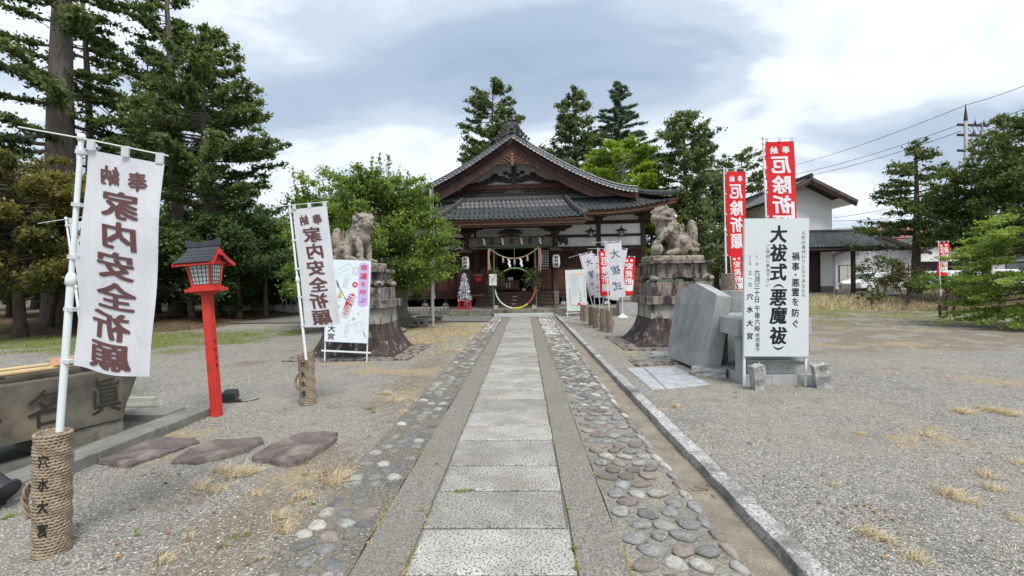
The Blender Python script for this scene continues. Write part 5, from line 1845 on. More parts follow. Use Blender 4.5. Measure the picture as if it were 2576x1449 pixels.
rough_stone('wedge_stone', (-.075, -.07, 0), (.085, .04, .34), (3.04, 6.03, .045), 0, M_ROUGHGRAN, 'split granite wedge against the left leg of the text sign board', 'stone block', 7, rot=(R(8), R(-9), R(12)))
rough_stone('wedge_stone', (-.09, -.07, 0), (.08, .05, .33), (3.93, 6.10, .045), 0, M_ROUGHGRAN, 'split granite wedge against the right leg of the text sign board', 'stone block', 8, rot=(R(8), R(-10), R(-8)))
# ---- poster board at the left ----
T, pan, w, h = board('poster_board', 'white poster board with lilac title strip and small drawings before the left pedestal', 'sign', (836, 656), (941, 654), (927, 860), (813, 863), 8.75, .02, M_POSTER, 907, leg_w=.02, crossbar=-.20, strut=False)
M_LILAC = mat('lilac_print', (.56, .42, .72), rough=.5)
M_REDP = mat('red_print', (.55, .03, .05), rough=.5)
M_PURP = mat('purple_print', (.22, .05, .30), rough=.5)
M_LINE = mat('thin_line_print', (.33, .36, .40), rough=.6)
M_GOLDP = mat('yellow_print', (.60, .50, .16), rough=.5)
def pill(x0, x1, z0, z1, n=10):
  r_ = (x1 - x0) / 2
  pts = []
  for k in range(n + 1):
    a_ = PI * k / n
    pts.append(((x0 + x1) / 2 + r_ * math.cos(a_), z1 - r_ * .6 + r_ * .6 * math.sin(a_)))
  for k in range(n + 1):
    a_ = PI + PI * k / n
    pts.append(((x0 + x1) / 2 + r_ * math.cos(a_), z0 + r_ * .6 + r_ * .6 * math.sin(a_)))
  return pts
def flatshape(name, pts, mt, y=-.0012, parent=None):
  mb = MB().add([(a_, y, b_) for a_, b_ in pts], [tuple(range(len(pts)))])
  return part(name, mb, mt, parent or pan)
def strokes(name, lines, wd, mt, y=-.0024, parent=None):
  mb = MB()
  for ln in lines:
    for (a_, b_), (c_, d_) in zip(ln[:-1], ln[1:]):
      dx, dz = c_ - a_, d_ - b_
      L_ = math.hypot(dx, dz) or 1
      nx_, nz_ = -dz / L_ * wd / 2, dx / L_ * wd / 2
      mb.add([(a_ - nx_, y, b_ - nz_), (c_ - nx_, y, d_ - nz_), (c_ + nx_, y, d_ + nz_), (a_ + nx_, y, b_ + nz_)], [(0, 1, 2, 3)])
  return part(name, mb, mt, parent or pan)
# u, v taken on the poster: u from its left edge, v down from its top
flatshape('title_strip', pill(U(.735), U(.965), V_(.56), V_(.025)), M_LILAC)
bt([('幸', U(.855), V_(.085), .15, .12), ('運', U(.85), V_(.19), .15, .13)], M_REDP, .02, .05, fy=-.003)
bt([('を', U(.85), V_(.285), .12, .10), ('呼', U(.85), V_(.385), .14, .12)], M_REDP, .012, .05, fy=-.003)
bt([('ぶ', U(.85), V_(.48), .13, .12)], M_PURP, .012, .05, fy=-.003)
bt([('穴', U(.155), V_(.60), .13, .12), ('水', U(.16), V_(.695), .13, .12), ('大', U(.165), V_(.84), .155, .14), ('宮', U(.155), V_(.935), .155, .13)], M_INKK, .02, .12, fy=-.003)
bt([('正', U(.30), V_(.45), .05, .05), ('一', U(.30), V_(.49), .05, .05), ('位', U(.30), V_(.565), .055, .06)], M_INKK, .004, .0, fy=-.003)
def rot_rect(cu, cv, a_, b_, ang):
  c_, s_ = math.cos(ang), math.sin(ang)
  x0_, z0_ = U(cu), V_(cv)
  return [(x0_ + x * c_ - z * s_, z0_ + x * s_ + z * c_) for x, z in ((-a_, -b_), (a_, -b_), (a_, b_), (-a_, b_))]
q = rot_rect(.52, .56, .068, .225, R(-20))
flatshape('talisman_print', q, M_POSTER)
strokes('talisman_print', [q + [q[0]]], .006, M_REDP)
q2 = rot_rect(.52, .56, .028, .20, R(-20))
flatshape('talisman_print', q2, mat('rose_print', (.60, .28, .34), rough=.5), y=-.002)
flatshape('talisman_print', [q[2], q[3], ((q[2][0] + q[3][0]) / 2 + .02, (q[2][1] + q[3][1]) / 2 + .045)], M_REDP, y=-.002)
q3 = rot_rect(.53, .53, .072, .012, R(-20))
flatshape('talisman_print', q3, M_REDP, y=-.003)
qq = []
for i in range(7):
  for s_ in (-1, 1):
    cc = rot_rect(.52 + .0, .56, .045, .18 - i * .055, R(-20))
    p_ = cc[2] if s_ > 0 else cc[3]
    if i < 7:
      qq.append((random.choice(gl), p_[0], p_[1], .032, .034, R(-20)))
bt(qq, M_INKK, .0, 0, fy=-.0035)
bt([(c, U(.545) - .022 * i * .95, V_(.44) - i * .055, .05, .055, R(-20)) for i, c in enumerate('大宮神璽守')], M_REDP, .02, 0, fy=-.0045)
pg = [(U(.66) + .058 * math.cos(t), V_(.295) + .062 * math.sin(t)) for t in [R(a_) for a_ in (20, 75, 130, 185, 240, 290, 340)]]
flatshape('charm_print', pg, M_REDP)
bt([('福', U(.66), V_(.295), .06, .06)], M_POSTER, .01, 0, fy=-.003)
# arrow with a gold tassel
strokes('arrow_print', [[(U(.24), V_(.27)), (U(.47), V_(.49))]], .010, M_INKK)
strokes('arrow_print', [[(U(.22), V_(.25)), (U(.27), V_(.34))], [(U(.25), V_(.245)), (U(.30), V_(.33))], [(U(.235), V_(.26)), (U(.285), V_(.345))], [(U(.45), V_(.45)), (U(.49), V_(.50))]], .014, M_LINE)
flatshape('tassel_print', [(U(.31), V_(.36)), (U(.35), V_(.37)), (U(.37), V_(.46)), (U(.28), V_(.47))], M_GOLDP)
ln = []
for (cu, cv, a_, b_, an) in ((.44, .28, .035, .085, -12), (.66, .13, .055, .065, -15), (.66, .13, .035, .045, -15), (.44, .28, .018, .06, -12), (.50, .875, .03, .085, -8), (.50, .86, .018, .03, -8), (.60, .76, .06, .05, 30)):
  q_ = rot_rect(cu, cv, a_, b_, R(an))
  ln.append(q_ + [q_[0]])
ln.append([(U(.50) + .04 * math.cos(t), V_(.21) + .07 * math.sin(t)) for t in np.linspace(-1, 3.6, 12)])
ln.append([(U(.50) + .022 * math.cos(t), V_(.80) + .03 * math.sin(t)) for t in np.linspace(0, 6.28, 12)])
ln += [[(U(.12), V_(.17)), (U(.50), V_(.04)), (U(.60), V_(.09))], [(U(.16), V_(.21)), (U(.50), V_(.10))], [(U(.10), V_(.14)), (U(.16), V_(.22))]]
strokes('outline_drawing', ln, .0045, M_LINE)
strokes('fan_print', [[(U(.80) + .105 * math.cos(t) - .0, V_(.80) + .10 * math.sin(t)) for t in np.linspace(0, 6.28, 18)], [(U(.74) + .02 * math.cos(t), V_(.79) + .02 * math.sin(t)) for t in np.linspace(0, 6.28, 9)],
           [(U(.84) + .02 * math.cos(t), V_(.785) + .02 * math.sin(t)) for t in np.linspace(0, 6.28, 9)]], .005, mat('tan_print', (.52, .40, .28), rough=.6))
strokes('fan_print', [[(U(.89), V_(.865)), (U(.955), V_(.93))], [(U(.63), V_(.715)), (U(.66), V_(.70)), (U(.69), V_(.715))]], .012, M_INKK)
strokes('bell_charm_print', [[(U(.86), V_(.58)), (U(.78), V_(.64))], [(U(.88), V_(.58)), (U(.90), V_(.68))], [(U(.76) + .02 * math.cos(t), V_(.65) + .02 * math.sin(t)) for t in np.linspace(0, 6.28, 9)]], .006, M_GOLDP)
# ---- notice board near the hall ----
T, pan, w, h = board('notice_board', 'white notice board with orange header and red frame line, left of the banner cluster', 'sign', (1421, 679), (1473, 678), (1477, 781), (1427, 783), 19.2, .03, M_SIGN, 797, leg_w=.035, crossbar=-.1)
flatshape('orange_header', [(U(.25), V_(.115)), (U(.95), V_(.10)), (U(.95), V_(.125)), (U(.25), V_(.14))], mat('orange_print', (.75, .38, .08), rough=.5))
strokes('red_line', [[(U(.18), V_(.45)), (U(.18), V_(.83)), (U(.22), V_(.865)), (U(.80), V_(.87))]], .02, M_REDP)
flatshape('green_print', [(U(.24), V_(.93)), (U(.5), V_(.895)), (U(.76), V_(.91)), (U(.66), V_(.95)), (U(.3), V_(.955))], mat('green_print', (.35, .66, .30), rough=.5))
it = []
for c in range(7):
  k = 12 if c < 5 else 9
  for i in range(k):
    it.append((random.choice(gl), U(.26 + c * .062), V_(.17 + .042 * i + (.02 if c < 2 else 0)), .042, .045))
bt(it, M_LINE, .0, 0, fy=-.003)
bt([(c, U(.90), V_(.22 + .055 * i), .062, .07) for i, c in enumerate('六月三十日午後六時')], M_INKK, .0, .05, fy=-.003)
bt([(c, U(.70), V_(.54 + .072 * i), .085, .09) for i, c in enumerate('穴水大宮')], M_INKK, .01, .05, fy=-.003)
flatshape('round_print', [(U(.62) + .07 * math.cos(t), V_(.835) + .06 * math.sin(t)) for t in np.linspace(0, 6.0, 12)], M_REDP, y=-.003)
flatshape('round_print', [(U(.86) + .05 * math.cos(t), V_(.825) + .045 * math.sin(t)) for t in np.linspace(0, 6.0, 12)], M_GOLDP, y=-.003)
# THE SHRINE HALL
HX, HY = -0.44, 24.5
HALL = thing('shrine_hall', 'large wooden shrine hall with curved black tiled gable roof at the end of the path', 'shrine hall', (HX, HY, 0), rz=R(-3.0))
H = HALL
def K(px, Yl):        # photo x -> local x at local depth (before the small turn)
  return (px - 1302) / 1140 * (HY + Yl)
# ---- posts and beams of the front wall (local y = 0) ----
post_x = [-6.75, -4.45, -2.1, -1.02, 1.02, 2.1, 4.45, 6.75]
for x in post_x:
  wd_ = .13 if abs(x) < 1.5 else .22
  part('wall_post', MB().b2((x - wd_ / 2, -.13, .95), (x + wd_ / 2, .10, 5.05 if abs(x) > 1.5 else 3.3)), M_WOODD if abs(x) > 2.2 else M_WOODR, H, bevel=.008)
for (z0, z1, y) in ((4.55, 4.74, -.09), (3.88, 4.02, -.09), (3.25, 3.40, -.10), (5.02, 5.22, -.12)):
  for x0_, x1_ in ((-6.64, -4.56), (-4.34, -2.21), (2.21, 4.34), (4.56, 6.64)):
    part('wall_beam', MB().b2((x0_, y, z0), (x1_, .06, z1)), M_WOODD, H)
part('lintel', MB().b2((-1.99, -.11, 3.30), (1.99, .06, 3.46)), M_WOODR, H)
part('head_beam', MB().b2((-1.99, -.10, 3.9), (1.99, .06, 4.05)), M_WOODD, H)
for x0_, x1_ in ((-6.64, -4.56), (-4.34, -2.21), (2.21, 4.34), (4.56, 6.64)):
  for z0, z1 in ((3.40, 3.88), (4.02, 4.55), (4.74, 5.02)):
    part('plaster_panel', MB().b2((x0_, -.02, z0 + .002), (x1_, .05, z1 - .002)), M_PLASTER, H)
for z0, z1 in ((3.46, 3.9), (4.05, 5.0)):
  part('plaster_panel', MB().b2((-1.99, -.02, z0 + .002), (1.99, .05, z1 - .002)), M_PLASTER, H)
part('sill_beam', MB().b2((-6.9, -.16, .95), (6.9, .08, 1.07)), M_WOODR, H)
def door(x0_, x1_, z0, z1, y, cols=3, white=False, name='door'):
  w_ = x1_ - x0_
  D = part(name, MB().b2((x0_, y, z0), (x1_, y + .03, z1)), M_PANEL, H)
  zs = z0 + (z1 - z0) * .55
  for (a, b_) in ((x0_, x0_ + .06), (x1_ - .06, x1_)):
    part('stile', MB().b2((a, y - .028, z0), (b_, y, z1)), M_WOODR, D)
  for z in (z0, zs - .04, z1 - .08):
    part('rail', MB().b2((x0_ + .06, y - .026, z), (x1_ - .06, y, z + .08)), M_WOODR, D)
  rows = 3
  for i in range(cols):
    for j in range(rows):
      a = x0_ + .06 + (w_ - .12) * i / cols
      b_ = x0_ + .06 + (w_ - .12) * (i + 1) / cols
      c = z0 + .08 + (zs - .12 - z0) * j / rows
      d = z0 + .08 + (zs - .12 - z0) * (j + 1) / rows
      part('door_panel', MB().b2((a + .018, y - .010, c + .018), (b_ - .018, y, d - .018)), M_PANEL, D)
  mb = MB()
  for i in range(1, cols):
    a = x0_ + .06 + (w_ - .12) * i / cols
    mb.b2((a - .014, y - .022, z0 + .08), (a + .014, y, zs - .04))
  for j in range(1, rows):
    c = z0 + .08 + (zs - .12 - z0) * j / rows
    mb.b2((x0_ + .06, y - .020, c - .014), (x1_ - .06, y, c + .014))
  part('muntin', mb, M_WOODR, D, kind='stuff')
  part('lattice_backing', MB().b2((x0_ + .06, y - .006, zs + .04), (x1_ - .06, y - .001, z1 - .08)), M_DARK if not white else M_WOODR, D)
  mb = MB()
  n = max(8, int(w_ / .075))
  for i in range(1, n):
    a = x0_ + .06 + (w_ - .12) * i / n
    mb.b2((a - .011, y - .022, zs + .04), (a + .011, y - .006, z1 - .08))
  m_ = int((z1 - zs) / .085)
  for j in range(1, m_):
    c = zs + .04 + (z1 - zs - .12) * j / m_
    mb.b2((x0_ + .06, y - .020, c - .010), (x1_ - .06, y - .007, c + .010))
  part('door_lattice', mb, M_WOODR, D, kind='stuff')
  if white:
    cx, cz = (x0_ + x1_) / 2 + .02, (zs + z1) / 2 + .02
    for i in range(4):
      for j in range(9):
        part('lattice_opening', MB().b2((cx - .24 + i * .125, y - .024, cz - .60 + j * .132), (cx - .24 + i * .125 + .085, y - .0225, cz - .60 + j * .132 + .085)), M_PAPER, D)
  return D
door(1.09, 1.99, 1.07, 3.30, -.03, 3, white=True)
door(-1.99, -1.09, 1.07, 3.30, -.03, 3)
for a, b_ in ((2.21, 3.27), (3.28, 4.34), (4.56, 5.6), (5.61, 6.64), (-4.34, -3.28), (-3.27, -2.21), (-6.64, -5.61), (-5.6, -4.56)):
  door(a, b_, 1.07, 3.25, -.03, 3)
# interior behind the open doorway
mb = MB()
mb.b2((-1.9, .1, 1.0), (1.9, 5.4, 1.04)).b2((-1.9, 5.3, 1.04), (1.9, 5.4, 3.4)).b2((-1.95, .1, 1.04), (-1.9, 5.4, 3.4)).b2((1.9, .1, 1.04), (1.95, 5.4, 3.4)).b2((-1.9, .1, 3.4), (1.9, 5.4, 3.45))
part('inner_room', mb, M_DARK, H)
part('side_wall', MB().b2((6.64, .0, 1.0), (6.74, 9.6, 5.1)), M_PLASTER, H)
part('side_wall', MB().b2((-6.74, .0, 1.0), (-6.64, 9.6, 5.1)), M_PLASTER, H)
part('back_wall', MB().b2((-6.7, 9.5, 1.0), (6.7, 9.6, 5.1)), M_PLASTER, H)
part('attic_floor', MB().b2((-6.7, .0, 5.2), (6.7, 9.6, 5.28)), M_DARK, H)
# things standing inside: offering box, white papers, vase stand
o = part('offering_table', MB().b2((-.55, -.25, .55), (.55, .25, .62)).b2((-.5, .20, .08), (.5, .23, .5)), M_PANEL, None, bevel=.005)
for (x, y) in ((-.5, -.2), (.5, -.2), (-.5, .2), (.5, .2)):
  part('table_leg', MB().b2((x - .03, y - .03, 0), (x + .03, y + .03, .55)), M_PANEL, o)
for x in (-.16, .0):
  part('paper_strip', MB().b2((x - .025, -.26, .22), (x + .025, -.255, .48)), M_WHITE, o)
part('front_board', MB().b2((-.47, -.22, .1), (.47, -.2, .5)), M_PANEL, o)
o.location = (HX - .35, HY + .35, 1.045)
tag(o, 'red-brown wooden offering table inside the open doorway', 'table')
def hw_(x, y, z):
  return HALL.matrix_basis @ Vector((x, y, z))
for (px, py, w_, h_, lb) in ((1214 + 70, 763 - 58, .30, .32, 'white paper notice on the left jamb inside the doorway'), (1330, 741, .24, .36, 'white paper sheet at the right of the doorway, lower right'), (1326, 704, .14, .20, 'small white paper high at the right of the doorway'), (1318, 732, .22, .30, 'white printed paper sheet at the right of the doorway, lower left')):
  c = at(px, py, HY + .25)
  o = part('paper_notice', MB().b2((-w_ / 2, 0, -h_ / 2), (w_ / 2, .01, h_ / 2)), M_PAPER)
  o.location = c
  for k in range(3):
    part('printed_line', MB().b2((-w_ / 2 + .04, -.002, -h_ / 2 + .06 + k * .06), (w_ / 2 - .04, 0, -h_ / 2 + .075 + k * .06)), M_LINE, o)
  part('paper_stand', MB().b2((-.02, .02, 1.045 - c.z), (.02, .04, 0)), M_WOODD, o)
  tag(o, lb, 'paper notice')
# ---- veranda, steps, underfloor ----
for s in (-1, 1):
  n = 18
  xa, xb = (1.95, 7.45) if s > 0 else (-7.45, -1.95)
  for k in range(n):
    a = xa + (xb - xa) * k / n
    b_ = xa + (xb - xa) * (k + 1) / n
    part('veranda_board', MB().b2((a + .003, -1.25, .90), (b_ - .003, -.16, .95)), M_WOODR if s > 0 else M_WOODD, H)
  part('veranda_beam', MB().b2((xa, -1.22, .74), (xb, -1.08, .898)), M_WOODR, H)
  for k in range(5):
    x = xa + (xb - xa) * (k + .5) / 5
    part('veranda_post', MB().b2((x - .07, -1.2, .50), (x + .07, -1.06, .74)), M_WOODD, H)
    part('footing_stone', MB().box((x, -1.13, .44), (.32, .32, .16), taper=.75), M_PEDL, H)
  part('underfloor_shade', MB().b2((xa, -.10, .35), (xb, -.05, .95)), M_DARK, H)  # black sheet painted in for the shade below the veranda floor
for k in range(4):
  z = .31 + .175 * (k + 1)
  y0_ = -1.75 + .32 * k
  st = part('wooden_step', MB().b2((-2.0, y0_, z - .06), (2.0, .0 if k == 3 else y0_ + .40, z)).b2((-1.98, y0_ + .03, z - .175), (1.98, y0_ + .05, z - .06)), mat('step_timber', (.10, .06, .045), (.17, .11, .085), rough=.7, scale=5, stretch=(.4, 3, 3), bump=.2), H)
  if k < 3:
    part('tape_mark', MB().b2((-.10, y0_ - .004, z - .045), (.12, y0_ - .001, z - .012)), M_WHITE, st)
# ---- kohai (porch): pillars, rainbow beam, brackets ----
PYL = -3.1         # local y of the porch pillars
for x in (-2.1, 2.1):
  P_ = part('porch_pillar', MB().b2((x - .13, PYL - .13, .43), (x + .13, PYL + .13, 3.75)), M_WOODD, H, bevel=.02)
  part('pillar_base_stone', MB().box((x, PYL, .37), (.42, .42, .12), taper=.85), M_PED, H)
  part('pillar_shoe', MB().b2((x - .145, PYL - .145, .43), (x + .145, PYL + .145, .62)), M_BRONZE, P_)
  mb = MB().box((x, PYL, 3.82), (.36, .36, .14), taper=1.25)
  part('bearing_block', mb, M_WOODD, H)
  for k, (ww, zz) in enumerate(((.52, 3.93), (.80, 4.06))):
    mb = MB().strip([(x - ww, zz + .06), (x - ww * .6, zz + .06), (x, zz + .06), (x + ww * .6, zz + .06), (x + ww, zz + .06)], [(x - ww, zz + .02), (x - ww * .8, zz - .04), (x, zz - .06), (x + ww * .8, zz - .04), (x + ww, zz + .02)], PYL - .07, PYL + .07)
    part('bracket_arm', mb, M_WOODD, H)
    for q in (-1, 0, 1):
      part('small_block', MB().box((x + q * ww * .82, PYL, zz + .085), (.17, .2, .07), taper=1.2), M_WOODD, H)
  sgn = 1 if x > 0 else -1
  mb = MB()
  pts = [(x + sgn * .13, PYL, 3.52), (x + sgn * .34, PYL, 3.56), (x + sgn * .50, PYL, 3.46), (x + sgn * .54, PYL, 3.32), (x + sgn * .46, PYL, 3.24)]
  mb.tube(pts, [.13, .14, .12, .08, .05], 8)
  for (dx, dz, r__) in ((.30, 3.64, .09), (.44, 3.56, .06), (.36, 3.42, .10), (.50, 3.40, .05), (.24, 3.33, .07)):
    mb.ell((x + sgn * dx, PYL - .02, dz), (r__, .12, r__), 10, 7)
  part('carved_nose', mb, M_WOODD, H, smooth=True)
  mb = MB()
  pts = [(x, PYL - .13, 3.50), (x, PYL - .34, 3.52), (x, PYL - .48, 3.42), (x, PYL - .46, 3.30)]
  mb.tube(pts, [.11, .11, .08, .04], 8)
  part('carved_nose', mb, M_WOODD, H, smooth=True)
top, bot = [], []
for k in range(17):
  u = -1 + k / 8
  top.append((u * 1.97, 3.68 - .05 * u * u))
  bot.append((u * 1.97, 3.30 - .10 * abs(u) ** 3))
RB = part('rainbow_beam', MB().strip(top, bot, PYL - .12, PYL + .12), M_WOODG, H, bevel=.02)
mb = MB()
for s in (-1, 1):
  for (cx_, r0) in ((1.45, .13),):
    pts = [(s * (cx_ + r0 * (1 - t * .75) * math.cos(t * 8)), PYL - .125, 3.50 + r0 * (1 - t * .75) * math.sin(t * 8)) for t in np.linspace(0, 1, 16)]
    mb.tube(pts, .014, 5)
  mb.tube([(s * 1.25, PYL - .125, 3.42), (s * .9, PYL - .125, 3.38), (s * .3, PYL - .125, 3.37)], .012, 5)
  mb.tube([(s * 1.30, PYL - .125, 3.60), (s * .9, PYL - .125, 3.60), (s * .5, PYL - .125, 3.58)], .010, 5)
part('scroll_carving', mb, M_WOODD, RB)
for s in (-1, 1):      # carved corner brackets under the beam
  mb = MB()
  for (a, z, r__) in ((1.90, 3.22, .10), (1.78, 3.26, .08), (1.66, 3.27, .06), (1.55, 3.28, .05), (1.88, 3.10, .07)):
    mb.ell((s * a, PYL, z), (r__, .08, r__ * .9), 10, 7)
  part('corner_bracket', mb, M_WOODG, H, smooth=True)
part('green_pole', MB().tube([(-1.75, PYL - .32, 3.13), (1.75, PYL - .32, 3.16)], .022, 8), M_GBAMBOO, H)
# centre strut (frog-leg) and plaster between brackets
mb = MB()
mb.strip([(-.45, 4.0), (-.2, 4.05), (0, 4.06), (.2, 4.05), (.45, 4.0)], [(-.60, 3.80), (-.28, 3.86), (0, 3.72), (.28, 3.86), (.60, 3.80)], PYL - .10, PYL + .08)
mb.ell((0, PYL - .1, 3.88), (.22, .07, .14), 12, 8)
mb.ell((-.3, PYL - .08, 3.85), (.12, .06, .08), 10, 7)
mb.ell((.3, PYL - .08, 3.85), (.12, .06, .08), 10, 7)
part('frog_leg_strut', mb, M_WOODD, H)
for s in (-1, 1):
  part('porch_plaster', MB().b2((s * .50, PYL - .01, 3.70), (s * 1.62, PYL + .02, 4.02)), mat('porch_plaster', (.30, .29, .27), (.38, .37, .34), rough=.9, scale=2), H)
part('tie_beam', MB().b2((-2.9, PYL - .11, 4.10), (2.9, PYL + .11, 4.26)), M_WOODD, H)
for s in (-1, 1):
  part('connecting_beam', MB().b2((s * 2.1 - .10, PYL + .13, 3.35), (s * 2.1 + .10, -.13, 3.65)), M_WOODG, H)
# ---- roofs ----
def tile_mesh(name, w_, l_, amp, th, mt, seg=7):
  """one S-shaped tile: x across, y down the slope (towards -y), lower edge thick"""
  mb = MB()
  vs = []
  for j, y in enumerate((0, -l_)):
    for i in range(seg + 1):
      u = i / seg
      z = amp * (math.cos(2 * PI * (u - .12)) * .5 + .20 * math.cos(4 * PI * (u - .12)))
      vs.append((u * w_ - w_ / 2, y, z + (0.012 if j else 0)))
  n = seg + 1
  for i in range(n):
    x, y, z = vs[n + i]
    vs.append((x, y + .004, z - th))
  fs = [(i, i + 1, n + i + 1, n + i) for i in range(seg)] + [(n + i, n + i + 1, 2 * n + i + 1, 2 * n + i) for i in range(seg)]
  mb.add(vs, fs)
  return mb.mesh(name, mt, smooth=False, recalc=False)
def lay_tiles(parent, frames, me, limit, sub='roof_tile', mt=None):
  """frames: list of 4x4 matrices"""
  for M_ in frames[:limit]:
    o = link(sub, me, parent)
    o.matrix_basis = M_
  rest = frames[limit:]
  if rest:
    V0 = np.array([tuple(v.co) for v in me.vertices] )
    F0 = np.array([tuple(p.vertices) for p in me.polygons])
    V0h = np.concatenate([V0, np.ones((len(V0), 1))], 1)
    Ms = np.array([[list(r_) for r_ in M_] for M_ in rest])
    V = np.einsum('nij,vj->nvi', Ms, V0h)[..., :3].reshape(-1, 3)
    F = (F0[None] + len(V0) * np.arange(len(rest))[:, None, None]).reshape(-1, F0.shape[1])
    o = link(sub + '_mass', np_mesh(sub + '_mass', V, F, [mt or M_TILE2]), parent, kind='stuff')
def frame(p, xdir, down):
  x = Vector(xdir).normalized()
  d = Vector(down).normalized()
  z = x.cross(-d)
  if z.z < 0:
    z = -z
    x = -x
  z.normalize()
  M_ = Matrix((x, -d, z)).transposed().to_4x4()
  M_.translation = Vector(p)
  return M_
TW, TL = .235, .235
TILE = tile_mesh('roof_tile', TW, TL * 1.12, .055, .028, M_TILE)
# porch roof profile: local y from top (-0.35, z 6.02) to eave (-4.3, z 4.42)
def kprof(t):
  return -.25 - 4.05 * t, 6.05 - 2.05 * t + .40 * t * t
def kxl(t):        # half width of the porch roof
  return 2.95 + .55 * t
PR = part('porch_roof', MB(), M_TILE2, H) if False else None
mb = MB()
N = 14
vs = []
for j in range(N + 1):
  y, z = kprof(j / N)
  hw = kxl(j / N)
  vs += [(-hw, y, z - .05), (hw, y, z - .05), (-hw, y, z - .13), (hw, y, z - .13)]
fs = []
for j in range(N):
  b_ = 4 * j
  fs += [(b_, b_ + 1, b_ + 5, b_ + 4), (b_ + 2, b_ + 6, b_ + 7, b_ + 3), (b_, b_ + 4, b_ + 6, b_ + 2), (b_ + 1, b_ + 3, b_ + 7, b_ + 5)]
fs += [(4 * N, 4 * N + 1, 4 * N + 3, 4 * N + 2)]
mb.add(vs, fs)
PR = part('porch_roof', mb, M_WOODR, H)
# eave curve upwards at the corners
def klift(x, t):
  return .10 * (abs(x) / 3.5) ** 3 * t
frames = []
slen = 0
rows = 17
for j in range(rows):
  t = (j + .0) / rows
  y, z = kprof(t)
  y2, z2 = kprof(t + 1 / rows)
  dn = Vector((0, y2 - y, z2 - z))
  hw = kxl(t)
  n = int(2 * hw / TW)
  for i in range(n):
    x = (i - (n - 1) / 2) * TW
    frames.append((x, Vector((x, y, z - .02 + klift(x, t))), dn))
frames.sort(key=lambda f: f[1].y)
TILEK = tile_mesh('roof_tile', TW, 4.55 / rows * 1.10, .055, .03, M_TILE)
lay_tiles(PR, [frame(p + Vector((0, 0, .0)), (1, 0, 0), dn) for _, p, dn in frames], TILEK, 290)
# round eave discs
for i in range(29):
  x = (i - 14) * TW
  y, z = kprof(1.0)
  o = part('eave_tile_end', MB().lathe([(.052, 0), (.052, .05), (.035, .055)], (0, 0, 0), 10, Matrix.Rotation(PI / 2, 4, 'X')), M_TILE, PR) if i == 0 else link('eave_tile_end', o.data, PR)
  o.location = (x - TW * .38, y + .02, z + .01 + klift(x, 1))
def ridge(name, pts, w_, h_, mt, parent, cap_r=None, courses=3, discs=0.0):
  """ridge made of flat courses and a half-round cap, along pts"""
  mb = MB()
  for k in range(courses):
    zz = h_ * (k / courses)
    ww = w_ * (1.0 - .12 * k)
    for a, b_ in zip(pts[:-1], pts[1:]):
      a_, b2_ = Vector(a) + Vector((0, 0, zz + h_ / courses * .42)), Vector(b_) + Vector((0, 0, zz + h_ / courses * .42))
      mb.beam(a_, b2_, ww, h_ / courses * .84)
  o = part(name, mb, mt, parent)
  cr = cap_r or w_ * .38
  mb = MB()
  for a, b_ in zip(pts[:-1], pts[1:]):
    a, b_ = Vector(a) + Vector((0, 0, h_)), Vector(b_) + Vector((0, 0, h_))
    L_ = (b_ - a).length
    n_ = max(1, int(round(L_ / .26)))
    for k in range(n_):
      mb.tube([a.lerp(b_, k / n_), a.lerp(b_, (k + 1) / n_)], [cr, cr * .84], 8)
  part('ridge_cap', mb, mt, o)
  return o
# descending ridges at both sides of the porch roof
for s in (-1, 1):
  pts = []
  for j in range(0, 11):
    t = j / 10
    y, z = kprof(t)
    pts.append((s * (kxl(t) - .30 + .1 * t), y, z + .03 + klift(3, t)))
  ridge('descending_ridge', pts, .20, .13, M_ORN, PR, .075, 2)
  y, z = kprof(1.0)
  mb = MB().ell((s * 3.32, y - .02, z + .17), (.13, .07, .15), 12, 8).ell((s * 3.46, y, z + .20), (.10, .06, .07), 10, 7).ell((s * 3.2, y, z + .13), (.08, .06, .07), 10, 7)
  part('ridge_end_tile', mb, M_ORN, PR, smooth=True)
# porch eave timber: fascia, rafters
y, z = kprof(1.0)
part('eave_fascia', MB().b2((-3.42, y + .06, z - .27), (3.42, y + .14, z - .10)), M_WOODO, H)
part('eave_fascia', MB().b2((-3.36, y + .15, z - .36), (3.36, y + .22, z - .22)), M_WOODO, H)
o0 = None
for i in range(30):
  x = (i - 14.5) * .225
  if o0 is None:
    mb = MB().beam((0, y + .20, z - .33), (0, PYL + .9, z + .16), .075, .085)
    o0 = part('rafter', mb, M_WOODR, H)
    o0.location = (x, 0, 0)
  else:
    o = link('rafter', o0.data, H, (x, 0, 0))
part('eave_purlin', MB().b2((-3.1, PYL - .12, 4.28), (3.1, PYL + .12, 4.40)), M_WOODR, H)
part('eave_soffit', MB().add([(-3.36, y + .2, z - .26), (3.36, y + .2, z - .26), (3.2, -.6, 5.15), (-3.2, -.6, 5.15)], [(0, 1, 2, 3)]), M_WOODR, H)
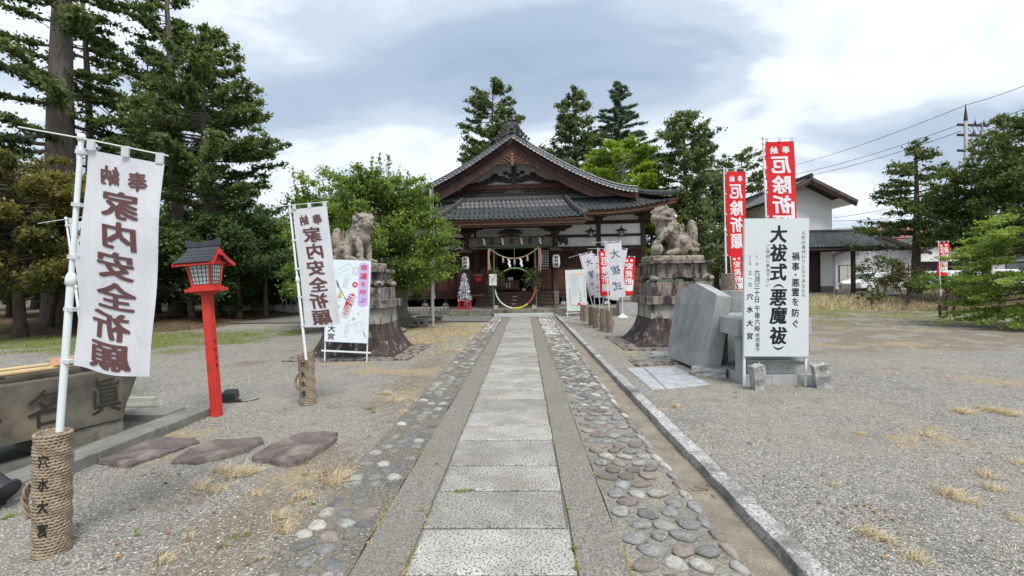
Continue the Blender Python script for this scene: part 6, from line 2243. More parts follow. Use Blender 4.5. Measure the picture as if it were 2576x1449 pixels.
# ---- main lower roof: front slope, hips at both sides ----
EY, EZ = -1.65, 5.12       # front eave, local y and z
GY, GZ = -.25, 6.12        # foot of the gable
def eave_z(x):
  a = abs(x)
  return EZ + (.0 if a < 4 else .50 * ((a - 4) / 4.15) ** 2.2)
HXE, HXG = 8.15, 6.15      # half width at eave, at gable foot
def slope_pt(x, t):        # t 0 at the top (gable foot) .. 1 at the eave
  sag = -.10 * math.sin(PI * t)
  return Vector((x, GY + (EY - GY) * t, GZ + (eave_z(x) - GZ) * t + sag))
def main_sheet():
  mb = MB()
  nx = 24
  for s in (1,):
    vs = []
    for i in range(nx + 1):
      u = -1 + 2 * i / nx
      for j in range(5):
        t = j / 4
        xm = u * (HXG + (HXE - HXG) * t)
        p = slope_pt(xm, t)
        vs.append((p.x, p.y, p.z - .05))
    n0 = len(vs)
    vs += [(a, b_, c - .10) for a, b_, c in vs]
    fs = []
    for i in range(nx):
      for j in range(4):
        a = i * 5 + j
        fs.append((a, a + 1, a + 6, a + 5))
        fs.append((n0 + a, n0 + a + 5, n0 + a + 6, n0 + a + 1))
    for i in range(nx):
      a = i * 5 + 4
      fs.append((a, n0 + a, n0 + a + 5, a + 5))
    mb.add(vs, fs)
  return mb
MR = part('lower_roof', main_sheet(), M_WOODR, H)
frames = []
rows = 7
for j in range(rows):
  t = j / rows
  n = int(2 * (HXG + (HXE - HXG) * t) / TW)
  for i in range(n):
    x = (i - (n - 1) / 2) * TW
    p, p2 = slope_pt(x, t), slope_pt(x, t + 1 / rows)
    if abs(x) < 2.75:
      continue
    frames.append(frame(p - Vector((0, 0, .02)), (1, 0, (eave_z(x + .1) - eave_z(x - .1)) / .2 * t), p2 - p))
frames.sort(key=lambda f: (-(f.translation.x > 0), f.translation.y))
TILEM = tile_mesh('roof_tile', TW, 1.80 / rows * 1.12, .055, .03, M_TILE)
lay_tiles(MR, frames, TILEM, 280)
# side slopes
for s in (-1, 1):
  mb = MB()
  vs = []
  ny = 10
  for i in range(ny + 1):
    u = i / ny
    vs += [(s * (HXG - .25), GY + (9.7 - GY) * u, GZ + .02), (s * HXE, EY + (11.3 - EY) * u, eave_z(8.15) - .35 * math.sin(PI * u) - .05)]
  mb.add(vs, [(2 * i, 2 * i + 1, 2 * i + 3, 2 * i + 2) for i in range(ny)])
  n0 = len(mb.v)
  mb.add([(a, b_, c - .1) for a, b_, c in vs], [(2 * i, 2 * i + 2, 2 * i + 3, 2 * i + 1) for i in range(ny)])
  part('side_roof', mb, M_TILE2, H)
  pts = []
  for k in range(7):
    t = k / 6
    x = HXG - .10 + (HXE - HXG + .10) * t
    p = slope_pt(x, t)
    pts.append((s * x, p.y, p.z + .04 + .05 * t * t + .15 * math.sin(PI * t)))
  ridge('corner_ridge', pts, .22, .16, M_ORN, MR, .08, 3)
  c = pts[-1]
  mb = MB().ell((c[0], c[1] - .02, c[2] + .16), (.14, .10, .16), 12, 8).ell((c[0] + s * .14, c[1] - .06, c[2] + .26), (.10, .07, .06), 10, 7).ell((c[0] - s * .1, c[1], c[2] + .10), (.10, .08, .08), 10, 7)
  mb.tube([(c[0], c[1], c[2] + .1), (c[0] + s * .16, c[1] - .14, c[2] + .18), (c[0] + s * .24, c[1] - .2, c[2] + .30)], [.05, .045, .03], 8)
  part('corner_end_tile', mb, M_ORN, MR, smooth=True)
# eave timbers of the lower roof
for s in (-1, 1):
  pts = [(s * x, EY + .07, eave_z(x) - .20) for x in np.linspace(2.7, 8.05, 12)]
  mb = MB()
  for a, b_ in zip(pts[:-1], pts[1:]):
    mb.beam(a, b_, .08, .14)
  part('eave_fascia', mb, M_WOODO, H)
  mb = MB()
  for a, b_ in zip(pts[:-1], pts[1:]):
    mb.beam(Vector(a) + Vector((0, .1, -.10)), Vector(b_) + Vector((0, .1, -.10)), .07, .12)
  part('eave_fascia', mb, M_WOODR, H)
  o0 = None
  for i, x in enumerate(np.arange(2.8, 8.0, .25)):
    mb = MB().beam((s * x, EY + .12, eave_z(x) - .30), (s * x, .05, max(5.18, eave_z(x) - .02)), .08, .09)
    part('rafter', mb, M_WOODR, H)
  mb = MB()
  vs = []
  for x in np.linspace(2.7, 8.0, 10):
    vs += [(s * x, EY + .12, eave_z(x) - .24), (s * x, .1, max(5.26, eave_z(x) + .06))]
  mb.add(vs, [(2 * i, 2 * i + 1, 2 * i + 3, 2 * i + 2) for i in range(9)])
  part('eave_soffit', mb, M_WOODR, H)
  mb = MB()
  mb.add([(s * 6.7, -.2, 5.2), (s * 8.0, EY + .12, eave_z(8) - .24), (s * 8.0, 10.5, 5.2), (s * 6.7, 9.6, 5.2)], [(0, 1, 2, 3)])
  part('eave_soffit', mb, M_WOODR, H)
  for x in (4.45, 6.75):
    mb = MB()
    mb.box((s * x, -.25, 4.80), (.34, .34, .12), taper=1.3)
    mb.b2((s * x - .42, -.35, 4.90), (s * x + .42, -.20, 5.02))
    mb.b2((s * x - .08, -.75, 4.84), (s * x + .08, -.1, 5.0))
    mb.box((s * x, -.72, 5.05), (.24, .2, .09), taper=1.2)
    mb.b2((s * x - .62, -.36, 5.06), (s * x + .62, -.18, 5.16))
    for q in (-1, 1):
      mb.box((s * x + q * .36, -.28, 5.05), (.16, .18, .06), taper=1.2)
    part('eave_bracket', mb, M_WOODD, H)
  part('purlin', MB().b2((s * 2.6, -.78, 5.12), (s * 7.3, -.66, 5.22)) if s > 0 else MB().b2((-7.3, -.78, 5.12), (-2.6, -.66, 5.22)), M_WOODR, H)
# ---- gable ----
PK = 9.22          # top of the rake tiles at the peak
def rake(u):       # u 0 peak .. 1 foot ; upper edge height above half-width x
  x = u * 6.35
  return x, PK - 3.14 * (1 - (1 - u) ** 1.42) - .0 + .10 * u ** 6
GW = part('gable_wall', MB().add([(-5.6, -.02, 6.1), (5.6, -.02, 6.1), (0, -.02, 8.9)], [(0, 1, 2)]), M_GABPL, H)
# bargeboards: two layered boards each side
for s in (-1, 1):
  N = 14
  tp, bt, tp2, bt2 = [], [], [], []
  for k in range(N + 1):
    u = k / N
    x, z = rake(u)
    tp.append((s * x, z - .24))
    th_ = .78 - .06 * u
    bt.append((s * x * .985, max(z - .24 - th_, 5.85)))
    tp2.append((s * x, z - .22))
    bt2.append((s * x, z - .50))
  part('bargeboard', MB().strip(tp, bt, -1.00, -.93), M_WOODH, H)
  part('bargeboard_moulding', MB().strip(tp2, bt2, -1.10, -1.003), M_WOODH, H)
  mb = MB()
  vs = []
  for k in range(N + 1):
    x, z = rake(k / N)
    vs += [(s * x, -.93, z - .34), (s * x, 9.9, z - .34)]
  mb.add(vs, [(2 * i, 2 * i + 1, 2 * i + 3, 2 * i + 2) for i in range(N)])
  part('roof_boarding', mb, M_WOODR, H)
  mb = MB()
  vs = []
  for k in range(N + 1):
    x, z = rake(k / N)
    vs += [(s * x, -1.0, z + .02), (s * x, 9.9, z + .02), (s * x, -1.0, z - .20), (s * x, 9.9, z - .20)]
  fs = []
  for i in range(N):
    b_ = 4 * i
    fs += [(b_, b_ + 4, b_ + 5, b_ + 1), (b_ + 2, b_ + 3, b_ + 7, b_ + 6), (b_, b_ + 2, b_ + 6, b_ + 4), (b_ + 1, b_ + 5, b_ + 7, b_ + 3)]
  mb.add(vs, fs)
  UR = part('upper_roof', mb, M_TILE2, H)
  fr = []
  L_ = []
  x_, z_ = 0, PK
  nst = 60
  pl = [Vector((s * rake(i / nst)[0], 0, rake(i / nst)[1])) for i in range(nst + 1)]
  acc = [0]
  for a, b_ in zip(pl[:-1], pl[1:]):
    acc.append(acc[-1] + (b_ - a).length)
  def along(d):
    for i in range(nst):
      if acc[i + 1] >= d:
        t = (d - acc[i]) / (acc[i + 1] - acc[i])
        return pl[i].lerp(pl[i + 1], t)
    return pl[-1]
  nrow = int(acc[-1] / .25)
  for j in range(nrow):
    p, p2 = along(j * .25), along((j + 1) * .25)
    for i in range(44):
      y = -.95 + i * TW
      fr.append(frame((p.x, y, p.z + .045), (0, 1, 0), p2 - p))
  lay_tiles(UR, fr, tile_mesh('roof_tile', TW, .275, .05, .03, M_TILE, 5), 0)
  fr = []
  NV = 34
  for k in range(NV):
    d0 = .15 + (acc[-1] - .2) * k / NV
    p, p2 = along(d0), along(d0 + (acc[-1] - .2) / NV)
    al = (p2 - p).normalized()
    nrm = Vector((-al.z * s, 0, al.x * s))
    if nrm.z < 0:
      nrm = -nrm
    for r__ in range(3):
      a0 = R((18, 38, 60)[r__])
      yy = (-1.0, -1.155, -1.265)[r__]
      dz = (.06, .01, -.085)[r__]
      down = Vector((0, -math.cos(a0), 0)) + nrm * -math.sin(a0)
      base_ = p.lerp(p2, .5) + nrm * dz
      fr.append(frame((base_.x, yy, base_.z), al * s, down))
  me_v = tile_mesh('verge_tile', (acc[-1] - .2) / NV * 1.02, .19, .045, .03, mat('verge_tile', (.10, .105, .112), (.17, .175, .185), rough=.22, scale=6, spec=.7, objrand=.4), 6)
  lay_tiles(UR, fr, me_v, 110, 'verge_tile')
  pts = [(p.x, -.93, p.z + .11) for p in pl[::4]]
  mb = MB()
  for a, b_ in zip(pts[:-1], pts[1:]):
    n_ = 2
    a, b_ = Vector(a), Vector(b_)
    for q in range(n_):
      mb.tube([a.lerp(b_, q / n_), a.lerp(b_, (q + 1) / n_)], [.062, .050], 8)
  part('verge_rib', mb, M_TILE, UR)
  pts = [(p.x, -.70, p.z + .10) for p in pl[::4]]
  mb = MB()
  for a, b_ in zip(pts[:-1], pts[1:]):
    mb.tube([a, b_], [.062, .055], 8)
  part('verge_rib', mb, M_TILE, UR)
# main ridge with the demon-tile ornament at its front
RG = ridge('main_ridge', [(0, -.85, PK + .02), (0, 4.5, PK - .02), (0, 9.9, PK + .02)], .36, .42, M_ORN, H, .12, 5)
mb = MB()
OY = -1.02
mb.strip([(-.34, PK + .30), (-.22, PK + .46), (0, PK + .52), (.22, PK + .46), (.34, PK + .30)], [(-.42, PK - .10), (-.25, PK + .0), (0, PK + .08), (.25, PK + .0), (.42, PK - .10)], OY, OY + .16)
mb.strip([(-.30, PK + .56), (-.15, PK + .62), (0, PK + .64), (.15, PK + .62), (.30, PK + .56)], [(-.27, PK + .40), (-.15, PK + .42), (0, PK + .44), (.15, PK + .42), (.27, PK + .40)], OY - .02, OY + .14)
part('demon_tile', mb, M_ORN, RG)
mb = MB()
mb.lathe([(.10, 0), (.10, .03), (.07, .035), (.07, .05)], (0, OY - .03, PK + .30), 16, Matrix.Rotation(PI / 2, 4, 'X'))
for s in (-1, 1):
  for (x, z, r__) in ((.34, .26, .13), (.46, .10, .13), (.58, -.04, .12), (.72, -.17, .11), (.86, -.30, .09), (.25, .42, .08), (.50, -.10, .12), (.66, -.28, .10)):
    spiral(mb, (s * x, OY + .03, PK + z), r__ * .8, (0, -1, 0), 1.4, .028, s)
  mb.tube([(s * .26, OY, PK + .60), (s * .30, OY, PK + .74), (s * .34, OY, PK + .80)], [.035, .035, .028], 8)
mb.tube([(0, OY, PK + .6), (0, OY, PK + .76)], .028, 8)
part('ornament_scroll', mb, M_ORN, RG, smooth=True)
# gable dressing: beams, king post, carvings, pendant
part('gable_beam', MB().b2((-2.75, -.26, 6.52), (2.75, -.04, 6.78)), M_WOODR, GW)
part('gable_beam', MB().b2((-3.7, -.30, 6.20), (3.7, -.05, 6.33)), M_WOODD, GW)
part('king_post', MB().b2((-.12, -.24, 6.78), (.12, -.04, 7.75)), M_WOODD, GW)
for s in (-1, 1):
  mb = MB()
  for (x, z, rx_, rz_) in ((.35, 7.02, .30, .13), (.70, 7.12, .34, .16), (1.05, 7.14, .28, .17), (1.35, 7.02, .26, .14), (1.62, 6.92, .24, .11), (1.95, 6.88, .24, .09), (.22, 7.30, .10, .10), (.45, 7.42, .14, .10), (1.0, 7.33, .18, .08), (2.3, 6.84, .22, .07)):
    mb.ell((s * x, -.14, z), (rx_, .07, rz_), 12, 7)
  part('cloud_carving', mb, M_WOODD, GW, smooth=True)
  mb = MB()
  for (x, z, r__) in ((.70, 7.12, .09), (1.05, 7.16, .10), (1.38, 7.02, .08), (.35, 7.02, .08), (1.95, 6.88, .06)):
    spiral(mb, (s * x, -.17, z), r__, (0, -1, 0), 1.5, .018, s)
  part('cloud_scroll', mb, M_WOODD, GW, smooth=True)
  mb = MB()
  mb.strip([(s * x, 6.50 - .0) for x in (.35, .9, 1.5, 2.1)], [(s * x, z) for x, z in ((.65, 6.36), (.9, 6.42), (1.5, 6.34), (2.0, 6.40))], -.20, -.05)
  mb.strip([(s * x, 6.50) for x in (1.9, 2.6, 3.1)], [(s * x, z) for x, z in ((2.1, 6.36), (2.6, 6.40), (3.1, 6.34))], -.20, -.05)
  part('frog_leg_strut', mb, M_WOODD, GW)
mb = MB()
for k in range(26):
  mb.ell((-2.0 + k * .16, -.24, 6.41 + .02 * (k % 2)), (.06, .04, .04), 8, 5)
part('cloud_frieze', mb, mat('brown_carving', (.06, .045, .035), (.14, .10, .075), rough=.8, scale=12), GW, smooth=True, kind='stuff')
# pierced hanging pendant under the apex
mb = MB()
mb.ell((0, -1.13, 7.86), (.13, .05, .22), 12, 8)
mb.ell((0, -1.14, 8.10), (.10, .05, .10), 12, 8)
mb.ell((0, -1.13, 7.64), (.09, .05, .13), 12, 8)
for s in (-1, 1):
  for (x, z, r__) in ((.18, 8.0, .08), (.25, 7.82, .085), (.36, 7.92, .07), (.42, 7.74, .075), (.55, 7.80, .065), (.62, 7.66, .06), (.74, 7.66, .05), (.30, 7.66, .06), (.14, 7.74, .06), (.48, 7.64, .05), (.86, 7.62, .04)):
    spiral(mb, (s * x, -1.12, z), r__, (0, -1, 0), 1.3, .016, s)
part('gable_pendant', mb, mat('golden_brown_carving', (.13, .06, .035), (.26, .14, .08), rough=.75, scale=14), H, smooth=True)
part('apex_board', MB().prism([(-.62, 7.95), (0, 8.42), (.62, 7.95), (.0, 8.25)], -1.02, -.94), M_WOODO, H)
# lattice of small tiles and the box ridge at the gable foot
mb = MB()
for r__ in range(3):
  for k in range(60):
    x = -4.1 + k * .14 + (.07 if r__ % 2 else 0)
    mb.box((x, -.36, 6.02 + r__ * .055), (.12, .05, .035))
part('pierced_tile_band', mb, M_TILE, H, kind='stuff')
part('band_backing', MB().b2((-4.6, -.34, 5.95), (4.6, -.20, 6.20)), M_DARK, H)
ridge('foot_ridge', [(-4.9, -.55, 5.86), (0, -.55, 5.86), (4.9, -.55, 5.86)], .26, .12, M_ORN, H, .065, 2)
# STONE PLATFORM, STEP
PF = thing('stone_platform', 'long low stone platform under the hall and its porch', 'platform', (0, 0, 0))
xs_ = [-3.45, -2.2, -.9, .45, 1.8, 3.1, 4.7]
for a, b_ in zip(xs_[:-1], xs_[1:]):
  part('edge_stone', MB().b2((a + .004, 20.5, -.02), (b_ - .004, 21.0, .31)), M_OLDSTONE, PF, bevel=.012)
part('platform_paving', MB().b2((-3.44, 21.004, 0), (4.69, 23.4, .305)), M_CONC, PF)
xs_ = [-10.5, -9.2, -7.9, -6.6, -5.2, -3.9, -3.46]
for a, b_ in zip(xs_[:-1], xs_[1:]):
  part('edge_stone', MB().b2((a + .004, 22.2, -.02), (b_ - .004, 22.6, .33)), M_OLDSTONE, PF, bevel=.012)
part('edge_stone', MB().b2((4.72, 21.9, -.02), (9.2, 22.3, .36)), M_OLDSTONE, PF, bevel=.012)
part('main_paving', MB().b2((-10.4, 22.61, 0), (8.4, 37, .325)), M_CONC, PF)
o = part('pale_step', MB().b2((-1.36, 20.08, 0), (1.30, 20.48, .135)), mat('pale_step_stone', (.36, .39, .40), (.46, .48, .49), rough=.7, scale=3, bump=.2, bscale=80), bevel=.006)
tag(o, 'pale bluish stone step at the foot of the porch platform', 'step')
o = part('stone_sill', MB().b2((-1.15, 19.96, -.02), (1.35, 20.07, .045)), M_PALEG, bevel=.004)
tag(o, 'thin pale stone sill across the end of the paved path', 'step')
o = part('granite_cistern', MB().b2((-.45, -.3, 0), (.45, .3, .68)), M_GREYGRAN, bevel=.01)
part('block_rim', MB().b2((-.5, -.34, .68), (.5, .34, .86)), M_PEDL, o, bevel=.01)
o.location = at(1581, 792, 19.6).xy.to_3d()
tag(o, 'pale granite basin block behind the foot of the rightmost cluster banner', 'stone block')
# THINGS ON AND ROUND THE PORCH
def paper_lantern(x, lb):
  c = hw_(x, PYL - .36, 0)
  T = thing('paper_lantern', lb, 'lantern', (c.x, c.y, 2.16), group='white paper lanterns on the porch pillars')
  prof = [(.10, 0), (.11, .02)]
  for k in range(15):
    z = .03 + .54 * k / 14
    r__ = .13 + .045 * math.sin(PI * k / 14) ** .6
    prof += [(r__, z), (r__ + .006, z + .018)]
  prof += [(.11, .60), (.10, .62)]
  b_ = part('paper_body', MB().lathe(prof, n=24), M_PAPER, T, smooth=True)
  part('lantern_rim', MB().lathe([(.09, -.03), (.115, -.03), (.115, .02), (.09, .02)], n=16), M_INKK, T)
  part('lantern_rim', MB().lathe([(.09, .60), (.115, .60), (.115, .65), (.09, .65)], n=16), M_INKK, T)
  part('hanger', MB().tube([(0, 0, .64), (0, 0, .74), (0, .1, .80), (0, .24, .82)], .012, 6), M_BRONZE, T)
  mb = MB()
  mb.add([(-.34, -.15, .80), (.34, -.15, .80), (.05, .02, .99), (-.05, .02, .99), (.34, .22, .80), (-.34, .22, .80)], [(0, 1, 2, 3), (3, 2, 4, 5), (0, 5, 4, 1)])
  part('lantern_canopy', mb, M_WOODD, T)
  tb = letters([(c_, .0, .50 - .175 * i, .19, .17) for i, c_ in enumerate('御神燈')], bold=.022, warp=.05)
  def f(x_, z_):
    a_ = x_ / .17
    return Vector((math.sin(a_) * .185, -math.cos(a_) * .185, z_))
  flat_text('lantern_characters', tb, M_INKK, T, fn=f, cuts=5)
paper_lantern(-2.1, 'white paper lantern with black characters on the left porch pillar')
paper_lantern(2.12, 'white paper lantern with black characters on the right porch pillar')
def bronze_lantern(px, py, lb):
  c = at(px, py, 23.6)
  T = thing('hanging_lantern', lb, 'lantern', c, group='dark metal lanterns hanging before the plaster wall')
  R6 = 6
  part('lantern_roof', MB().lathe([(.34, .0), (.33, .015), (.18, .07), (.06, .13), (.03, .14)], n=6), M_BRONZE, T)
  part('finial', MB().lathe([(.02, .14), (.045, .17), (.03, .21), (.01, .24)], n=8), M_BRONZE, T)
  part('lantern_body', MB().lathe([(.14, -.26), (.15, -.25), (.15, -.02), (.14, -.01)], n=6), mat('hazy_lantern_pane', (.22, .22, .20), (.30, .30, .28), rough=.6, scale=8), T)
  mb = MB()
  for k in range(6):
    a = PI / 3 * k
    mb.beam((.152 * math.cos(a), .152 * math.sin(a), -.27), (.152 * math.cos(a), .152 * math.sin(a), 0), .018, .018)
    mb.tube([(.15 * math.cos(a), .15 * math.sin(a), -.27), (.17 * math.cos(a), .17 * math.sin(a), -.34), (.20 * math.cos(a), .20 * math.sin(a), -.34)], .012, 5)
  part('lantern_frame', mb, M_BRONZE, T)
  part('lantern_floor', MB().lathe([(.19, -.29), (.19, -.26)], n=6), M_BRONZE, T)
  part('hanging_chain', MB().tube([(0, 0, .23), (0, 0, 5.05 - c.z)], .008, 5), M_BRONZE, T)
bronze_lantern(1486, 582, 'left of two dark metal lanterns hanging right of the porch')
bronze_lantern(1563, 580, 'right of two dark metal lanterns hanging right of the porch')
# ---- purification ring with bamboo, rope, leaves ----
RC = at(1295.5, 724, 20.95)
T = thing('purification_ring', 'large ring banded green, white, yellow and red standing before the porch steps', 'ring', (RC.x, 20.95, 0))
rad_x, rad_z = .92, .93
cz = .315 + rad_z + .02
cols = [(-30, 200, M_GBAMBOO if False else mat('ring_green', (.10, .26, .09), (.16, .34, .13), rough=.5, scale=20)), (195, 260, mat('ring_white', (.66, .66, .66), rough=.4)), (260, 303, mat('ring_yellow', (.72, .60, .05), rough=.4)), (303, 352, mat('ring_red', (.55, .10, .08), rough=.4))]
for (a0, a1, mt) in [(5, 183, cols[0][2]), (183, 262, cols[1][2]), (262, 308, cols[2][2]), (308, 365, cols[3][2])]:
  n_ = 14
  part('ring_band', MB().tube([(rad_x * math.cos(R(a0 + (a1 - a0) * k / n_)), 0, cz + rad_z * math.sin(R(a0 + (a1 - a0) * k / n_))) for k in range(n_ + 1)], .032, 10), mt, T, smooth=True)
for s in (-1, 1):
  part('bamboo_pole', MB().tube([(s * .98, .03, .31), (s * .95, .03, 3.15)], .028, 8), M_GBAMBOO, T)
  part('stone_weight', MB().box((s * .88, .02, .39), (.22, .18, .17), taper=.8), M_PEDL, T)
T2 = T
b = T.location
def leafclump(mbv, c, n, rx, rz, size, rng):
  pts = []
  for i in range(n):
    p = Vector((rng.gauss(0, rx * .5), rng.gauss(0, rx * .4), rng.gauss(0, rz * .5)))
    d = Vector((rng.uniform(-1, 1), rng.uniform(-1, 1), rng.uniform(-.8, .6))).normalized()
    s_ = size * rng.uniform(.6, 1.3)
    w_ = d.cross(Vector((rng.random(), rng.random(), rng.random()))).normalized() * s_ * .16
    q = Vector(c) + p
    mbv.add([q, q + d * s_ * .5 + w_, q + d * s_, q + d * s_ * .5 - w_], [(0, 1, 2, 3)])
rg = random.Random(8)
M_BLEAF = mat('bamboo_leaves', (.07, .09, .035), (.15, .17, .07), rough=.6, scale=12, trans=.2)
for s in (-1, 1):
  mb = MB()
  for (dx, z, n_) in ((.85, 1.75, 120), (.70, 1.95, 90), (.95, 1.50, 90), (1.02, 2.05, 60), (.62, 1.60, 50)):
    leafclump(mb, (s * dx, -.02, z), n_, .22, .26, .17, rg)
  part('bamboo_foliage', mb, M_BLEAF, T2, kind='stuff')
# straw rope
T = thing('straw_rope', 'twisted straw rope sagging between bamboo poles, hung with tassels and paper streamers', 'rope', (RC.x, 20.95, 0))
def rp(t):
  return Vector((-1.15 + 2.3 * t, -.02, 3.11 - .50 * 4 * t * (1 - t) + (.05 * t)))
mb = MB()
for q in range(2):
  pts = []
  for k in range(61):
    t = k / 60
    a_ = k * .9 + q * PI
    pts.append(rp(t) + Vector((0, .016 * math.cos(a_), .016 * math.sin(a_))))
  mb.tube(pts, .019, 6)
part('rope_strand', mb, M_STRAW, T, smooth=True)
def shide(parent, c, s_=1.0, name='paper_streamer'):
  mb = MB()
  x, y, z = c
  w_ = .035 * s_
  h_ = .085 * s_
  for k in range(4):
    ox = (k % 2) * .03 * s_ + k * .008
    mb.add([(x + ox - w_, y - .003 * k, z - k * h_ * .8), (x + ox + w_, y - .003 * k, z - k * h_ * .8 - .02), (x + ox + w_, y - .003 * k, z - (k + 1) * h_ - .01), (x + ox - w_, y - .003 * k, z - (k + 1) * h_ + .01)], [(0, 1, 2, 3)])
  part(name, mb, M_WHITE, parent)
for t in (.38, .62):
  p = rp(t)
  shide(T, (p.x, p.y - .03, p.z - .02), 1.2)
for t in (.27, .50, .76):
  p = rp(t)
  part('straw_tassel', MB().lathe([(.018, 0), (.028, -.03), (.045, -.12), (.062, -.27), (.05, -.275)], (p.x, p.y - .02, p.z - .01), 10), M_STRAW, T, smooth=True)
mcs = [mat('ribbon_pink', (.50, .25, .24), rough=.8), mat('ribbon_cream', (.58, .50, .40), rough=.8), mat('ribbon_brown', (.30, .16, .12), rough=.8)]
for s in (-1, 1):
  for k in range(6):
    x = s * 1.17 + (k - 2.5) * .022
    pts = [(x * .99, -.03, 3.10), (x + s * .01 * k, -.04, 2.7), (x + rg.uniform(-.05, .05), -.05, 2.05 + rg.uniform(-.1, .12))]
    part('coloured_ribbon', MB().tube(pts, .011, 4), mcs[k % 3], T)
part('hanging_cord', MB().tube([(0.0, -.1, 3.14), (0.0, -.06, 2.12)], .007, 5), M_STRAW, T)
# folded paper streamers and bell-shaped shades along the beam
T = thing('beam_decorations', 'row of folded white paper streamers and dark bells along the porch beam', 'streamers', hw_(0, PYL - .22, 3.62))
for x in (-1.25, -.38, .50, 1.37):
  shide(T, (x, -.02, 0.0), .95)
for x in (-.82, .07, .94):
  part('dark_bell', MB().lathe([(.02, 0), (.04, -.02), (.06, -.10), (.085, -.24), (.08, -.25)], (x, -.02, 0.0), 10), M_WOODD, T, smooth=True)
# white notice on a post, at the left of the ring
p = gp(1243, 776, .31)
T = thing('posted_notice', 'white notice sheet on a thin post just left of the ring', 'notice', (p.x + .02, 20.75, .31))
part('post', MB().b2((-.015, 0, 0), (.015, .03, 1.65)), M_GBAMBOO, T)
sh = part('sheet', MB().b2((-.17, -.02, 1.10), (.17, -.01, 1.62)), M_PAPER, T)
for k in range(5):
  part('printed_line', MB().b2((-.12 + .05 * k, -.022, 1.18), (-.10 + .05 * k, -.0202, 1.5)), M_LINE, sh)
# wooden name post at each porch pillar
for x, lb in ((-2.12, 'small wooden name post before the left porch pillar'), (2.12, 'small wooden name post before the right porch pillar')):
  c = hw_(x, PYL - .42, .31)
  T = thing('name_post', lb, 'wooden post', c, group='small wooden name posts')
  b_ = part('post_board', MB().b2((-.10, 0, 0), (.10, .09, .78)), M_WOODG, T, bevel=.008)
  tb = letters([(c_, 0, .66 - .165 * i, .12, .12) for i, c_ in enumerate('穴水大宮')], bold=.012)
  flat_text('carved_characters', tb, M_INKK, b_, fn=lambda x_, z_: Vector((x_, -.002, z_)))
c = hw_(-1.28, -1.72, .31)
T = thing('name_post', 'small wooden name board hanging by the steps, left of the ring', 'wooden post', c + Vector((.1, 0, .55)))
b_ = part('post_board', MB().b2((-.09, 0, 0), (.09, .06, .60)).b2((-.02, .06, -.55), (.02, .09, .3)), M_WOODG, T)
tb = letters([(c_, 0, .51 - .13 * i, .11, .11) for i, c_ in enumerate('御朱印所')], bold=.012)
flat_text('carved_characters', tb, M_INKK, b_, fn=lambda x_, z_: Vector((x_, -.002, z_)))
# red letter box and small stand left of the steps
c = hw_(-1.72, -2.0, .31)
T = thing('oracle_box', 'small red roofed box on a thin post left of the steps', 'box', c)
part('post', MB().b2((-.02, -.02, 0), (.02, .02, 1.35)), M_WOODR, T)
part('box_body', MB().b2((-.16, -.12, 1.30), (.16, .12, 1.58)), M_REDP, T)
part('box_roof', MB().prism([(-.26, 1.58), (.26, 1.58), (.18, 1.68), (-.18, 1.68)], -.2, .2), M_WOODG, T)
c = hw_(-2.55, -2.2, .31)
T = thing('low_rack', 'low dark metal rack between the left porch pillar and the steps', 'rack', c + Vector((.75, 0, 0)))
for x in (-.30, .30):
  part('rack_leg', MB().b2((x - .015, -.1, 0), (x + .015, -.07, .62)), M_BRONZE, T)
part('rack_top', MB().b2((-.34, -.14, .60), (.34, .14, .64)), M_WOODG, T)
# fortune slips tied on a red frame
p = gp(1163, 782, .31)
T = thing('fortune_slip_rack', 'red frame heaped with a cone of tied white fortune slips, left of the porch', 'rack', (p.x, 20.95, .31))
mb = MB()
for (x, y) in ((-.26, -.2), (.26, -.2), (-.26, .2), (.26, .2)):
  part('rack_leg', MB().b2((x - .015, y - .015, 0), (x + .015, y + .015, .45)), M_REDP, T)
for z in (.03, .42):
  mb = MB().beam((-.27, -.2, z), (.27, -.2, z), .025, .025).beam((-.27, .2, z), (.27, .2, z), .025, .025).beam((-.27, -.2, z), (-.27, .2, z), .025, .025).beam((.27, -.2, z), (.27, .2, z), .025, .025)
  part('rack_rail', mb, M_REDP, T)
for k in range(5):
  part('rack_bar', MB().b2((-.2 + k * .1 - .006, -.205, .03), (-.2 + k * .1 + .006, -.195, .42)), M_REDP, T)
part('centre_stem', MB().tube([(0, 0, .4), (-.02, 0, 1.95)], .015, 6), M_WOODD, T)
mb = MB()
for k in range(900):
  t = rg.random() ** .75
  z = .40 + 1.25 * t
  r__ = (.30 * (1 - t) ** .8 + .04) * rg.uniform(.6, 1.05)
  a_ = rg.uniform(0, 6.28)
  q = Vector((r__ * math.cos(a_) - .03 * t, r__ * math.sin(a_), z))
  d = Vector((rg.uniform(-1, 1), rg.uniform(-1, 1), rg.uniform(-1.4, .2))).normalized() * .05
  w_ = d.cross(Vector((rg.random(), rg.random(), rg.random()))).normalized() * .016
  mb.add([q - d - w_, q + d - w_, q + d + w_, q - d + w_], [(0, 1, 2, 3)])
part('fortune_slips', mb, mat('slip_paper', (.62, .62, .66), (.74, .74, .77), rough=.9, scale=20), T, kind='stuff')
